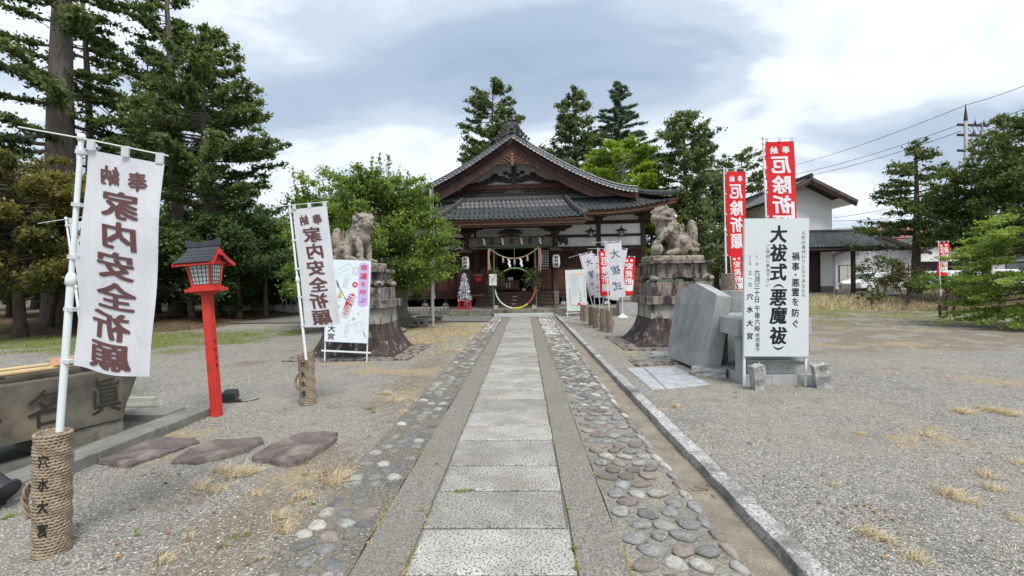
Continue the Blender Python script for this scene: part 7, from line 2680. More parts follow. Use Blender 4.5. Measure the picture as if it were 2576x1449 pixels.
# wire strung with bulbs on the wall at the right
# TREES AND SHRUBS
def leaves(name, parent, C, Rr, tint, per, size, m, flat=.7, shell=.55, elong=1.9, up=.35, hang=0.0, loc=None, jit=.16):
  """C (n,3) clump centres, Rr (n,) radii, tint (n,) 0..1, per leaves per clump; leaf-sized diamonds spread through each clump"""
  C, Rr, tint = np.asarray(C, float), np.asarray(Rr, float), np.asarray(tint, float)
  n = len(C)
  k = n * per
  c = np.repeat(C, per, 0)
  r = np.repeat(Rr, per)
  d = RNG.normal(size=(k, 3))
  d /= np.linalg.norm(d, axis=1)[:, None]
  rad = r * np.clip(np.abs(RNG.normal(0, .62, k)), 0, 1.75)
  P = c + d * rad[:, None] * np.array([1, 1, flat])
  s = size * RNG.uniform(.6, 1.35, k)
  ax = RNG.normal(size=(k, 3)) + d * .9
  ax[:, 2] += up - hang * 2
  ax /= np.linalg.norm(ax, axis=1)[:, None]
  nn = RNG.normal(size=(k, 3))
  nn[:, 2] += 1.0
  sd = np.cross(ax, nn)
  sd /= np.linalg.norm(sd, axis=1)[:, None] + 1e-9
  a = ax * (s * .5)[:, None]
  b = sd * (s * .5 / elong)[:, None]
  V = np.stack([P - a, P + b - a * .1, P + a, P - b - a * .1], 1).reshape(-1, 3)
  F = np.arange(4 * k).reshape(-1, 4)
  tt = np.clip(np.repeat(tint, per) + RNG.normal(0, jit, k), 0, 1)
  me = np_mesh(name, V, F, [m], {'tint': ('FACE', tt)})
  return link(name, me, parent)
def tree(name, label, base, h, prof, tr, lm, bark, nb=60, z0=.3, clump=.5, per=26, size=.2, droop=.0, upturn=.25, flat=.55, seed=1, group='trees round the shrine', lean=(0, 0), top=1.0,
     gap=0.0, az=None, trunk_pts=None, limb_r=.25, along=(.45, 1.0), tb=.5, tvar=.25, elong=1.9, nclump=3, cat='tree', shell=.55, hang=0.0, bare=0):
  """prof(t): crown half-width (m) at height fraction t of the crown"""
  r = random.Random(seed)
  T = thing(name, label, cat, base, group=group)
  K_ = 10
  pts, rr_ = [], []
  for k in range(K_ + 1):
    t = k / K_
    pts.append(Vector((lean[0] * t + .06 * h * .1 * math.sin(t * 5 + seed), lean[1] * t + .06 * h * .1 * math.cos(t * 4 + seed), h * t * top - (.15 if k == 0 else 0))))
    rr_.append(tr * ((1 - t) ** .8 * .92 + .08) * (1.35 if k == 0 else 1))
  part('trunk', MB().tube(pts, rr_, 12), bark, T, smooth=True)
  def tp(t):
    t = max(0, min(.999, t)) * K_
    i = int(t)
    return pts[i].lerp(pts[i + 1], t - i)
  mb = MB()
  C, Rr, Tn = [], [], []
  for i in range(nb):
    t = (i + r.random()) / nb
    if r.random() < gap:
      continue
    hz = z0 + (1 - z0) * t
    p = tp(hz)
    L_ = prof(t) * r.uniform(.72, 1.08)
    a = r.uniform(0, 6.28) if az is None else az(r)
    d = Vector((math.cos(a), math.sin(a), 0))
    q = [p]
    for k in range(1, 5):
      s = k / 4
      q.append(p + d * L_ * s + Vector((r.uniform(-.05, .05) * L_, r.uniform(-.05, .05) * L_, L_ * (-droop * s + upturn * s * s) + r.uniform(-.03, .03) * L_)))
    br = min(tr * limb_r, .02 + L_ * .02) * (1.1 - t * .6)
    mb.tube(q, [br, br * .8, br * .6, br * .4, br * .15], 5, caps=False)
    if bare and r.random() < bare:
      continue
    nc = max(1, int(nclump * L_ / max(.8, clump * 2)))
    tone = tb + r.uniform(-tvar, tvar)
    for k in range(nc + 1):
      s = along[0] + (along[1] - along[0]) * (k + r.uniform(-.3, .3)) / max(1, nc)
      s = max(.05, min(1.04, s))
      x = s * 4
      j = min(3, int(x))
      c = q[j].lerp(q[j + 1], x - j)
      c = c + Vector((r.uniform(-.4, .4), r.uniform(-.4, .4), r.uniform(-.15, .25))) * clump
      C.append(c)
      Rr.append(clump * r.uniform(.6, 1.15) * (1 - .25 * t))
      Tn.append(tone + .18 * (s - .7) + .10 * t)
  part('branches', mb, bark, T, kind='stuff')
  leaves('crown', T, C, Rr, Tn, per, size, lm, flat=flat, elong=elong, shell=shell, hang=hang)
  return T
L_CEDAR = leaf_mat('cedar_foliage', (0.035, 0.055, 0.025), (0.17, 0.22, 0.065), trans=.35)
L_CEDAR2 = leaf_mat('cedar_foliage_far', (0.045, 0.068, 0.035), (0.19, 0.24, 0.085), trans=.35)
L_DEODAR = leaf_mat('deodar_foliage', (0.045, 0.08, 0.055), (0.14, 0.20, 0.12), trans=.25)
L_OLIVE = leaf_mat('olive_foliage', (0.05, 0.068, 0.020), (0.27, 0.245, 0.065), trans=.4)
L_DARKB = leaf_mat('dark_broadleaf', (0.025, 0.045, 0.018), (0.13, 0.19, 0.055), trans=.35)
L_PLUM = leaf_mat('plum_leaves', (0.035, 0.07, 0.018), (0.25, 0.34, 0.07), trans=.4)
L_MAPLE = leaf_mat('fresh_maple_leaves', (0.07, 0.13, 0.015), (0.30, 0.40, 0.05), trans=.4)
L_RMAPLE = leaf_mat('right_maple_leaves', (0.06, 0.11, 0.025), (0.28, 0.37, 0.075), trans=.35)
L_SHRUB = leaf_mat('shrub_leaves', (0.03, 0.05, 0.016), (0.14, 0.185, 0.05), trans=.25)
L_BSHRUB = leaf_mat('bronze_shrub_leaves', (0.03, 0.032, 0.012), (0.13, 0.11, 0.04), trans=.25)
def B(px, Y, z=None):
  p = at(px, 712, Y)
  p.z = float(hgt(p.x, Y)) if z is None else z
  return p
# --- the old cedar at the far left ---
def cedar_prof(w, p=.8):
  return lambda t: w * (max(0, 1 - t) ** p) * (0.75 + .5 * min(1, t * 4)) + .25
tree('giant_cedar', 'giant old cedar with thick grey trunk at the far left, partly behind the nearest banner', B(172, 19), 22, lambda t: 3.9 * (1 - t * .5), .66, L_CEDAR, M_BARK, nb=70, z0=.33, clump=.42, per=66, size=.18, droop=.16, upturn=.14,
   flat=.5, seed=3, limb_r=.32, along=(.30, 1.02), tb=.48, tvar=.3, nclump=4, gap=.15)
tree('slim_cedar', 'slim tall cedar just right of the giant cedar', B(226, 21), 19, lambda t: 1.6 * (1 - t * .5), .24, L_CEDAR, M_BARK, nb=40, z0=.36, clump=.40, per=56, size=.17, droop=.10, upturn=.12, seed=5, tb=.42, gap=.25, bare=.3)
tree('crooked_tree', 'half bare dark tree with forked trunk, right of the nearest banner top', B(335, 22), 12.5, lambda t: 3.4 * (.5 + .5 * math.sin(PI * min(1, t + .2))), .26, L_CEDAR, M_BARK2, nb=46, z0=.45, clump=.36, per=36, size=.15, droop=-.1, upturn=.35, seed=9, lean=(.9, 0),
   tb=.35, bare=.55, flat=.4)
tree('cedar_tree', 'tall cedar behind the red lantern, the left one of the pair', B(444, 22.5), 18.5, cedar_prof(2.1, .75), .33, L_CEDAR, M_BARK, nb=120, z0=.34, clump=.36, per=60, size=.17, droop=.10, upturn=.22, seed=12, tb=.45, tvar=.3, nclump=3, gap=.05)
tree('cedar_tree', 'tall cedar behind the red lantern, the right one with the widest crown', B(528, 20), 12.9, cedar_prof(2.95, .62), .23, L_CEDAR, M_BARK, nb=150, z0=.37, clump=.35, per=70, size=.155, droop=.06, upturn=.24, seed=14, tb=.55, tvar=.3, nclump=3, along=(.35, 1.02))
tree('olive_tree', 'broad evergreen tinged orange-brown at the left edge behind the nearest banner', B(45, 14.5), 5.6, lambda t: 3.3 * math.sqrt(max(0.03, 1 - (t * 1.1 - .25) ** 2)), .18, L_OLIVE, M_BARK2, nb=150, z0=.26, clump=.38, per=92, size=.10, droop=-.05, upturn=.12, flat=.6, seed=20,
   tb=.40, tvar=.28, nclump=4, elong=1.7)
tree('leaning_tree', 'low spreading tree with slanting pale branch behind the nearest banner', B(120, 17.5), 4.2, lambda t: 2.9 * math.sqrt(max(0.03, 1 - (t - .3) ** 2)), .14, L_SHRUB, M_BARK2, nb=70, z0=.30, clump=.45, per=95, size=.11, flat=.45, seed=22, tb=.4, tvar=.3, nclump=4, lean=(1.2, 0))
und = [(270, 23, 4.2, 3.0, 31, .25), (395, 24, 5.0, 3.0, 32, .35), (480, 19.5, 3.9, 2.6, 33, .35), (600, 20.5, 4.5, 2.7, 34, .45), (668, 22, 4.1, 2.3, 35, .55), (560, 25, 5.6, 3.4, 36, .3), (700, 28, 5.0, 2.8, 37, .62), (150, 25, 5.0, 3.6, 38, .2), (20, 23, 5.5, 3.6, 39, .2)]
for (px, Y, h_, w_, sd, tb) in und:
  tree('broadleaf_tree', {31: 'dark evergreen beneath the slim cedar', 32: 'dark evergreen below the left cedar of the pair', 33: 'dark glossy evergreen right behind the red lantern roof', 34: 'dark evergreen between red lantern and middle banner', 35: 'evergreen just left of the middle banner, before the lattice wall',
              36: 'tall dark evergreen deep behind the red lantern', 37: 'light green tree showing at the left edge of the plum tree', 38: 'dark evergreen deep behind the nearest banner', 39: 'dark evergreen at the left edge behind the olive tree'}[sd],
     B(px, Y), h_, lambda t, w_=w_: w_ * math.sqrt(max(.03, 1 - (t * 1.15 - .3) ** 2)), .13, L_DARKB if tb < .6 else L_PLUM, M_BARK2, nb=64, z0=.50 if px >= 600 else .16, clump=.55, per=105, size=.13, droop=.05, upturn=.15, flat=.6, seed=sd, tb=tb, tvar=.28, nclump=3, elong=1.6)
# deeper wood
for i, (px, Y, h_) in enumerate(((-40, 30, 11), (90, 33, 9), (250, 34, 9.5), (380, 36, 8), (480, 34, 8.5), (610, 38, 8.0))):
  tree('forest_tree', ['tree of the deep wood at the far left edge', 'tree of the deep wood behind the giant cedar', 'tree of the deep wood seen left of the crooked tree', 'tree of the deep wood behind the cedar pair, left', 'tree of the deep wood behind the cedar pair, middle', 'tree of the deep wood above the lattice wall roof'][i],
     B(px, Y), h_, lambda t: 4.0 * math.sqrt(max(.03, 1 - (t * 1.1 - .3) ** 2)), .25, L_DARKB, M_BARK2, nb=46, z0=.1, clump=.95, per=70, size=.24, flat=.7, seed=60 + i, tb=.35, tvar=.3, nclump=3, group='trees of the deep wood')
def shrub(name, label, base, rx, rz, lm, n=24, per=60, size=.09, tb=.5, seed=1, stems=3, cat='shrub', zc=None, group='shrubs', clump=None):
  r = random.Random(seed)
  T = thing(name, label, cat, base, group=group)
  zc = zc if zc is not None else rz * .95
  mb = MB()
  for k in range(stems):
    a = r.uniform(0, 6.28)
    mb.tube([(0.04 * math.cos(a), .04 * math.sin(a), -.05), (rx * .2 * math.cos(a), rx * .2 * math.sin(a), zc * .5), (rx * .5 * math.cos(a), rx * .5 * math.sin(a), zc)], [.035, .025, .012], 6)
  part('stem', mb, M_BARK2, T, kind='stuff')
  C, Rr, Tn = [], [], []
  for k in range(n):
    a = r.uniform(0, 6.28)
    u = r.uniform(-.75, 1)
    q = math.sqrt(max(0, 1 - u * u)) * r.uniform(.55, .95)
    C.append((rx * q * math.cos(a), rx * q * math.sin(a), zc + rz * .8 * u))
    Rr.append((clump or .38) * min(rx, rz) * r.uniform(.7, 1.2))
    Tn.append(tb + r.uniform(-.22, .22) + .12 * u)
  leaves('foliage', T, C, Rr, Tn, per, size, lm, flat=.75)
  return T
shrub('clipped_bush', 'rounded dark clipped bush at the foot of the red lantern wood', B(572, 20.3), .68, .62, L_DARKB, n=40, per=110, size=.07, tb=.4, seed=2, clump=.45)
shrub('wild_shrub', 'small ragged green plant before the lattice wall', B(652, 23.0), .45, .40, L_SHRUB, n=14, per=60, size=.10, seed=3)
# plum tree behind the left guardian
PT = tree('plum_tree', 'leafy bright green plum tree behind the left stone guardian', B(938, 15.6), 5.0, lambda t: 2.62 * math.sqrt(max(.05, 1 - (t * 1.25 - .42) ** 2)) + .1, .16, L_PLUM, M_BARK2, nb=150, z0=.17, clump=.36, per=104, size=.10, droop=.02, upturn=.16, flat=.8, seed=44,
     tb=.46, tvar=.33, nclump=3, elong=1.8, along=(.35, 1.05))
C, Rr, Tn, mb = [], [], [], MB()
rr2 = random.Random(6)
for (px, py, dx) in ((735, 420, -.2), (760, 425, -.1), (800, 440, -.1), (935, 392, 0), (978, 388, .05), (955, 385, 0), (1025, 430, .1), (1005, 430, .05), (890, 420, 0), (850, 435, -.1), (1050, 470, .2), (1130, 560, .5), (1150, 575, .6), (745, 470, -.3)):
  tip = at(px, py, 15.4 + rr2.uniform(-.5, .5)) - PT.location
  root = tip + Vector((-dx * .9, 0, -1.25 if abs(dx) < .4 else -.4))
  mb.tube([root, root.lerp(tip, .5) + Vector((dx * .1, 0, 0)), tip], [.014, .010, .004], 4)
  for k in range(9):
    C.append(root.lerp(tip, (k + .5) / 9))
    Rr.append(.21 - .012 * k)
    Tn.append(.62 + rr2.uniform(-.2, .2))
part('shoots', mb, M_BARK2, PT, kind='stuff')
leaves('shoot_leaves', PT, C, Rr, Tn, 13, .10, L_PLUM, flat=1)
# --- behind the hall ---
tree('pine_tree', 'round-crowned tall tree rising behind the left side of the gable', B(1246, 41), 18.7, lambda t: 2.9 * math.sqrt(max(.04, 1 - (t * 1.3 - .55) ** 2)), .34, L_CEDAR2, M_BARK2, nb=84, z0=.55, clump=.46, per=46, size=.24, flat=.55, seed=71, tb=.45, tvar=.28, nclump=3, group='trees behind the hall')
tree('cypress_tree', 'pointed dark conifer behind the right side of the gable', B(1452, 38), 17.5, lambda t: 3.6 * (1 - t) ** .8 + .45 + .7 * math.sin(t * 17) * (1 - t), .33, L_CEDAR2, M_BARK2, nb=130, z0=.40, clump=.45, per=46, size=.22, flat=.6, seed=72, tb=.42, tvar=.3, nclump=3, group='trees behind the hall')
tree('deodar_tree', 'grey-green deodar with layered arching branches behind the right roof slope', B(1560, 42), 19.5, lambda t: 5.0 * (1 - t) ** .75 + .1, .30, L_DEODAR, M_BARK3, nb=105, z0=.42, clump=.36, per=52, size=.28, droop=-.34, upturn=-.16, flat=.28, seed=73, tb=.5, tvar=.2, nclump=6, along=(.12, 1.0), elong=5, shell=.3, hang=.2,
   group='trees behind the hall')
tree('bare_branched_tree', 'pale bare forked trunks in front of the deodar', B(1552, 37), 12.0, lambda t: 1.9, .15, L_CEDAR2, M_BARK3, nb=16, z0=.55, clump=.3, per=20, size=.2, upturn=.9, droop=-.3, seed=74, bare=.9, limb_r=.6, group='trees behind the hall')
tree('maple_tree', 'bright yellow-green maple behind the right roof slope', B(1572, 32), 10.6, lambda t: 3.2 * math.sqrt(max(.05, 1 - (t * 1.2 - .35) ** 2)), .18, L_MAPLE, M_BARK3, nb=110, z0=.42, clump=.55, per=80, size=.16, flat=.35, droop=-.1, upturn=.1, seed=75, tb=.5, tvar=.25, nclump=4, group='trees behind the hall')
tree('maple_tree', 'lower green maple between the hall corner and the right guardian', B(1640, 30), 6.5, lambda t: 2.3 * math.sqrt(max(.05, 1 - (t * 1.2 - .35) ** 2)), .14, L_MAPLE, M_BARK2, nb=60, z0=.25, clump=.5, per=70, size=.15, flat=.4, seed=79, tb=.35, tvar=.25, nclump=4, group='trees behind the hall')
tree('cedar_tree', 'broad dark cedar between hall and storehouse, behind the right guardian', B(1728, 30), 12.0, lambda t: 3.3 * (1 - t) ** .45 * (.72 + .28 * math.sin(t * 9 + 1)) + .3, .26, L_CEDAR2, M_BARK2, nb=170, z0=.10, clump=.44, per=56, size=.18, flat=.6, seed=76, tb=.48, tvar=.3, nclump=3, group='trees behind the hall')
tree('cedar_tree', 'second dark cedar at the left corner of the storehouse', B(1800, 34), 9.2, lambda t: 2.4 * (1 - t) ** .5 + .3, .22, L_CEDAR2, M_BARK2, nb=90, z0=.12, clump=.55, per=60, size=.20, seed=77, tb=.4, tvar=.3, nclump=3, group='trees behind the hall')
tree('thin_tree', 'thin-crowned tree peeping over the storehouse roof beside the red banner', B(1868, 42), 12.5, lambda t: 2.4 * math.sqrt(max(.05, 1 - (t - .4) ** 2)), .2, L_CEDAR2, M_BARK2, nb=50, z0=.5, clump=.5, per=36, size=.24, seed=78, tb=.55, group='trees behind the hall')
# --- right hand side ---
tree('fir_tree', 'open-branched fir with dark trunk right of the storehouse', B(2306, 25), 8.3, lambda t: 3.0 * (1 - t) ** .75 + .2, .24, L_SHRUB, M_BARK2, nb=56, z0=.30, clump=.34, per=46, size=.14, droop=.02, upturn=.12, flat=.7, seed=81, tb=.62, tvar=.25, nclump=4, along=(.25, 1.0), group='trees at the right')
tree('dark_tree', 'dense dark tree at the right edge in front of the utility pole', B(2480, 22), 6.3, lambda t: 2.6 * math.sqrt(max(.05, 1 - (t * 1.15 - .35) ** 2)), .2, L_SHRUB, M_BARK2, nb=96, z0=.34, clump=.44, per=72, size=.13, flat=.6, seed=82, tb=.68, tvar=.3, nclump=3, group='trees at the right')
tree('dark_tree', 'tall dark tree cut by the right edge of the view', B(2610, 21), 8.3, lambda t: 2.5 * math.sqrt(max(.05, 1 - (t * 1.1 - .35) ** 2)), .2, L_SHRUB, M_BARK2, nb=96, z0=.3, clump=.44, per=72, size=.13, flat=.6, seed=83, tb=.66, tvar=.3, nclump=3, group='trees at the right')
tree('leaning_maple', 'light green maple reaching in from the right edge', B(2600, 12.6), 3.1, lambda t: 1.85 * math.sqrt(max(.05, 1 - (t * 1.15 - .5) ** 2)), .10, L_RMAPLE, M_BARK2, nb=90, z0=.12, clump=.26, per=70, size=.085, flat=.3, droop=.12, upturn=-.05, seed=84, tb=.72, tvar=.25, nclump=5, group='trees at the right', elong=2.2)
shrub('round_shrub', 'rounded dark green shrub right of the storehouse pillar', B(2215, 23.5), 1.15, .95, L_SHRUB, n=40, per=100, size=.10, tb=.45, seed=11, zc=1.35, clump=.42)
shrub('bronze_shrub', 'flat-topped bronze-green shrub with bare forked stems under the fir', B(2282, 21.5), 1.1, .62, L_BSHRUB, n=40, per=100, size=.085, tb=.5, seed=12, zc=1.25, stems=5, clump=.5)
shrub('low_maple', 'low green maple-like shrub beside the staked post', B(2372, 19.2), 1.15, .50, L_RMAPLE, n=44, per=90, size=.09, tb=.25, seed=13, zc=1.15, stems=4, clump=.5)
shrub('low_shrub', 'small low shrub left of the bronze one', B(2190, 20.8), .6, .3, L_SHRUB, n=16, per=80, size=.08, tb=.55, seed=14, zc=.6)
shrub('dull_shrub', 'dull low pine-like shrub under the light maple', B(2500, 19), 1.7, .45, L_BSHRUB, n=40, per=90, size=.09, tb=.25, seed=15, zc=.8, stems=4, clump=.6)
shrub('hedge_shrub', 'dark shrub in front of the far parked cars', B(2440, 21.5), 1.3, .55, L_SHRUB, n=36, per=80, size=.10, tb=.3, seed=16, zc=1.0, clump=.5)
T = thing('staked_post', 'thin dark post with a small square wooden stake frame in the dry grass', 'post', B(2382, 16.2))
part('post', MB().tube([(0, 0, 0), (0, 0, 1.15)], .025, 6), M_WOODD, T)
for s in (-1, 1):
  part('stake', MB().b2((s * .24 - .03, -.03, 0), (s * .24 + .03, .03, .42)), M_WOODD, T)
for z in (.12, .38):
  part('stake_rail', MB().b2((-.27, -.05, z), (.27, -.03, z + .04)), M_WOODD, T)
part('rope_line', MB().tube([(.25, 0, .40), (1.3, .1, .38), (2.6, .3, .36)], .012, 5), M_WOODD, T)
# ---- hills far behind ----
mb = MB()
vs, fs = [], []
n = 70
for i in range(n + 1):
  x = -330 + i * 7.5
  hh_ = 28 + 16 * mnoise.noise(Vector((x * .012, 0, 3))) + 5 * mnoise.noise(Vector((x * .06, 2, 0)))
  for j, (yy, f) in enumerate(((300, 0), (320, .55), (345, .85), (380, 1.0), (430, .6))):
    vs.append((x, yy, hh_ * f + 2.0 * mnoise.noise(Vector((x * .2, yy * .1, 0)))))
for i in range(n):
  for j in range(4):
    a = i * 5 + j
    fs.append((a, a + 1, a + 6, a + 5))
mb.add(vs, fs)
part('wooded_hills', mb, mat('hill_wood', (.035, .06, .035), (.075, .11, .055), rough=1, scale=.25, bump=1, bscale=.6, bdist=1.5), smooth=True, kind='structure')
# WHITE STOREHOUSE AT THE RIGHT
GZ0 = .50
S = thing('white_storehouse', 'two-storey white plaster storehouse with black tiled gable roof at the right', 'storehouse', (16.0, 30, GZ0))
W_, D_, HE, HP = 4.05, 7.6, 6.03, 7.10
def zr(x):        # roof underside height above local x
  return HP - (HP - HE) * abs(x - W_ / 2) / (W_ / 2)
for i, (a, b) in enumerate(((0, 1.35), (1.36, 2.7), (2.71, W_))):
  pts = [(a, .45), (b, .45), (b, zr(b))] + ([(W_ / 2, HP)] if a < W_ / 2 < b else []) + [(a, zr(a))]
  part('plaster_panel', MB().prism(pts, 0, .1, 'xz'), M_PLASTER, S)
for i in range(6):
  a, b = D_ * i / 6 + .006, D_ * (i + 1) / 6 - .006
  part('plaster_panel', MB().b2((0, a + .1 if i == 0 else a, .45), (.1, b, HE)), M_PLASTER, S)
part('plaster_panel', MB().b2((W_ - .1, .1, .45), (W_, D_, HE)), M_PLASTER, S)
part('plaster_panel', MB().b2((.1, D_ - .1, .45), (W_ - .1, D_, HE)), M_PLASTER, S)
part('concrete_footing', MB().b2((-.04, -.04, -.3), (W_ + .04, D_, .448)), M_CONC, S)
dr = part('door', MB().b2((2.30, -.05, .06), (3.15, -.02, 2.62)), M_WOODD, S)
part('door_frame', MB().b2((2.22, -.08, .04), (2.30, -.01, 2.72)).b2((3.15, -.08, .04), (3.23, -.01, 2.72)).b2((2.30, -.08, 2.62), (3.15, -.01, 2.72)), M_WOODD, dr)
for k in range(4):
  part('door_rail', MB().b2((2.32, -.065, .5 + k * .5), (3.13, -.05, .55 + k * .5)), M_WOODR, dr)
OH, OV = .80, 1.15        # overhang at the eaves, at the verges
for s in (-1, 1):
  x0_, x1_ = W_ / 2, W_ / 2 + s * (W_ / 2 + OH)
  sl_ = (HP - HE) / (W_ / 2)
  z1_ = HP - sl_ * (W_ / 2 + OH)
  mb = MB().add([(x0_, -OV, HP + .05), (x1_, -OV, z1_ + .05), (x1_, D_ + .8, z1_ + .05), (x0_, D_ + .8, HP + .05), (x0_, -OV, HP + .16), (x1_, -OV, z1_ + .16), (x1_, D_ + .8, z1_ + .16), (x0_, D_ + .8, HP + .16)],
         [(0, 1, 2, 3), (7, 6, 5, 4), (0, 4, 5, 1), (1, 5, 6, 2), (2, 6, 7, 3)])
  rf = part('roof', mb, M_WOODD, S)
  for k in range(3):
    part('verge_board', MB().beam((x0_, -OV - .03 - .0 + .05 * k, HP + .09 - .10 * k), (x1_, -OV - .03 + .05 * k, z1_ + .09 - .10 * k), .05, .16), mat('verge_timber', (.075, .05, .042), (.13, .09, .075), rough=.7, scale=4), rf)
  part('eave_soffit', MB().add([(W_ / 2 + s * W_ / 2, -OV, HE - .02), (x1_, -OV, z1_ + .0), (x1_, D_, z1_), (W_ / 2 + s * W_ / 2, D_, HE - .02)], [(0, 1, 2, 3)]), M_PLASTER, S)
  dn = Vector((x1_ - x0_, 0, z1_ - HP))
  fr = []
  nrow = 13
  for j in range(nrow):
    for i in range(39):
      p = Vector((x0_, 0, HP)) + dn * (j / nrow)
      fr.append(frame((p.x, -OV + .12 + i * .245, p.z + .20), (0, 1, 0), dn))
  me_t = tile_mesh('roof_tile', .245, dn.length / nrow * 1.1, .06, .03, M_TILE, 5)
  if s < 0:
    fr.sort(key=lambda f: f.translation.y)
    lay_tiles(rf, fr, me_t, 250)
  else:
    lay_tiles(rf, fr, me_t, 0)
ridge('roof_ridge', [(W_ / 2, -OV - .05, HP + .20), (W_ / 2, D_ + .8, HP + .20)], .26, .16, M_ORN, S, .09, 2)
# lean-to roof in front, running on to the right
lx0, lx1 = .6, 5.75
mb = MB()
mb.add([(lx0, -.0, 3.95), (lx1, .0, 3.95), (lx1 + .1, -2.0, 2.82), (lx0, -2.0, 2.82), (lx0, 0, 3.85), (lx1, 0, 3.85), (lx1 + .1, -2.0, 2.72), (lx0, -2.0, 2.72)], [(0, 1, 2, 3), (7, 6, 5, 4), (3, 2, 6, 7), (1, 5, 6, 2), (0, 3, 7, 4)])
LR = part('leanto_roof', mb, M_WOODD, S)
fr = []
dn = Vector((0, -2.0, -1.13))
for j in range(8):
  for i in range(22):
    fr.append(frame((lx0 + .12 + i * .235, -2.05 * j / 8, 4.01 - 1.13 * j / 8), (1, 0, 0), dn))
lay_tiles(LR, fr, tile_mesh('roof_tile', .235, dn.length / 8 * 1.1, .06, .03, M_TILE), 300)
ridge('leanto_ridge', [(lx0, -.04, 3.99), (lx1, -.04, 3.99)], .16, .08, M_ORN, LR, .05, 1)
part('eave_gutter', MB().b2((lx0, -2.12, 2.66), (lx1 + .1, -2.02, 2.76)), M_WOODD, LR)
part('post', MB().b2((4.02, -1.85, .0), (4.20, -1.67, 2.76)), M_WOODD, S)
part('post_beam', MB().b2((lx0, -1.82, 2.58), (lx1, -1.70, 2.75)), M_WOODD, S)
part('concrete_floor', MB().b2((-.2, -2.2, -.3), (6.2, -.05, .055)), M_CONC, S)
# stone curb right of it
for (px0, px1, Y, z1_, lb) in ((2105, 2250, 33, .62, 'low dark block wall right of the storehouse'),):
  a, b = B(px0, Y, 0), B(px1, Y, 0)
  T = thing('block_wall', lb, 'wall', (a.x, Y, .3))
  n_ = 7
  for k in range(n_):
    L_ = (b.x - a.x) / n_
    for j in range(2):
      part('wall_block', MB().b2((k * L_ + .01 + (L_ / 2 if j else 0), 0, j * .36), ((k + 1) * L_ - .01 + (L_ / 2 if j else 0), .2, (j + 1) * .36 - .01)), M_OLDSTONE, T, bevel=.01)
# HOUSES, CARS, POLE AND WIRES BEYOND
def house(name, label, px, Y, w, d, hw, hr, wall, roof, side=0, windows=(), ridge_x=False, zb=.45, eave=.6):
  T = thing(name, label, 'house', B(px, Y, zb), rz=side, group='houses beyond the trees')
  part('wall', MB().b2((0, 0, -.4), (w, d, hw)), wall, T)
  th_ = .14
  if ridge_x:      # ridge along x: eave faces us
    for s in (-1, 1):
      y0_, y1_ = d / 2, d / 2 + s * (d / 2 + eave)
      z1_ = hw - eave * (hr - hw) / (d / 2)
      rf = part('roof', MB().add([(-eave, y0_, hr), (w + eave, y0_, hr), (w + eave, y1_, z1_), (-eave, y1_, z1_), (-eave, y0_, hr + th_), (w + eave, y0_, hr + th_), (w + eave, y1_, z1_ + th_), (-eave, y1_, z1_ + th_)],
                    [(0, 1, 2, 3), (7, 6, 5, 4), (2, 6, 7, 3), (0, 4, 7, 3), (1, 2, 6, 5)]), roof, T)
      if s < 0:
        mb = MB()
        for k in range(int(w / .5)):
          for j in range(7):
            t = (j + .5) / 7
            mb.box((-eave + .3 + k * .5, y0_ + (y1_ - y0_) * t, hr + (z1_ - hr) * t + th_ + .03), (.30, abs(y1_ - y0_) / 8, .06), M=Matrix.Rotation(math.atan2(hr - z1_, d / 2 + eave), 4, 'X'))
        part('roof_tiles', mb, roof, rf, kind='stuff')
  else:
    part('gable', MB().prism([(0, hw), (w, hw), (w / 2, hr)], 0, .1), wall, T)
    for s in (-1, 1):
      x0_, x1_ = w / 2, w / 2 + s * (w / 2 + eave)
      z1_ = hw - eave * (hr - hw) / (w / 2)
      part('roof', MB().add([(x0_, -eave, hr + .02), (x1_, -eave, z1_), (x1_, d, z1_), (x0_, d, hr + .02), (x0_, -eave, hr + th_), (x1_, -eave, z1_ + th_), (x1_, d, z1_ + th_), (x0_, d, hr + th_)],
                 [(0, 1, 2, 3), (7, 6, 5, 4), (0, 4, 5, 1), (1, 5, 6, 2)]), roof, T)
      part('bargeboard', MB().beam((x0_, -eave - .02, hr - .02), (x1_, -eave - .02, z1_ - .04), .05, .24), M_WOODD, T)
  for (x, z, ww, hh_, kind) in windows:
    f = part('window' if kind != 'g' else 'garage_opening', MB().b2((x - .06, -.05, z - .06), (x + ww + .06, -.01, z + hh_ + .06)), M_WOODD, T)
    if kind == 'w':
      for k in range(2):
        part('pane', MB().b2((x + k * ww / 2 + .02, -.06, z), (x + (k + 1) * ww / 2 - .02, -.045, z + hh_)), mat('curtained_pane', (.42, .40, .36), (.50, .48, .43), rough=.3), f)
    elif kind == 'd':
      for k in range(3):
        part('pane', MB().b2((x + k * ww / 3 + .02, -.06, z), (x + (k + 1) * ww / 3 - .02, -.045, z + hh_)), M_GLASS, f)
    else:
      part('garage_shade_sheet', MB().b2((x, -.06, z), (x + ww, -.045, z + hh_)), M_DARK, f)  # flat black sheet in place of the unlit garage inside
  return T
house('grey_house', 'house with pale grey siding and shallow gable just right of the storehouse', 2102, 38, 6.6, 8, 3.1, 4.3, M_SIDING, M_ROOFK, windows=((.3, .5, 1.3, 1.5, 'w'), (4.6, .4, 1.2, 1.7, 'w')))
house('red_roofed_house', 'house with red tiled roof behind the fir trunk', 2215, 50, 8.5, 8, 3.3, 5.2, M_SIDING, M_REDTILE, ridge_x=True, windows=((1, 1, 2, 1.2, 'd'),))
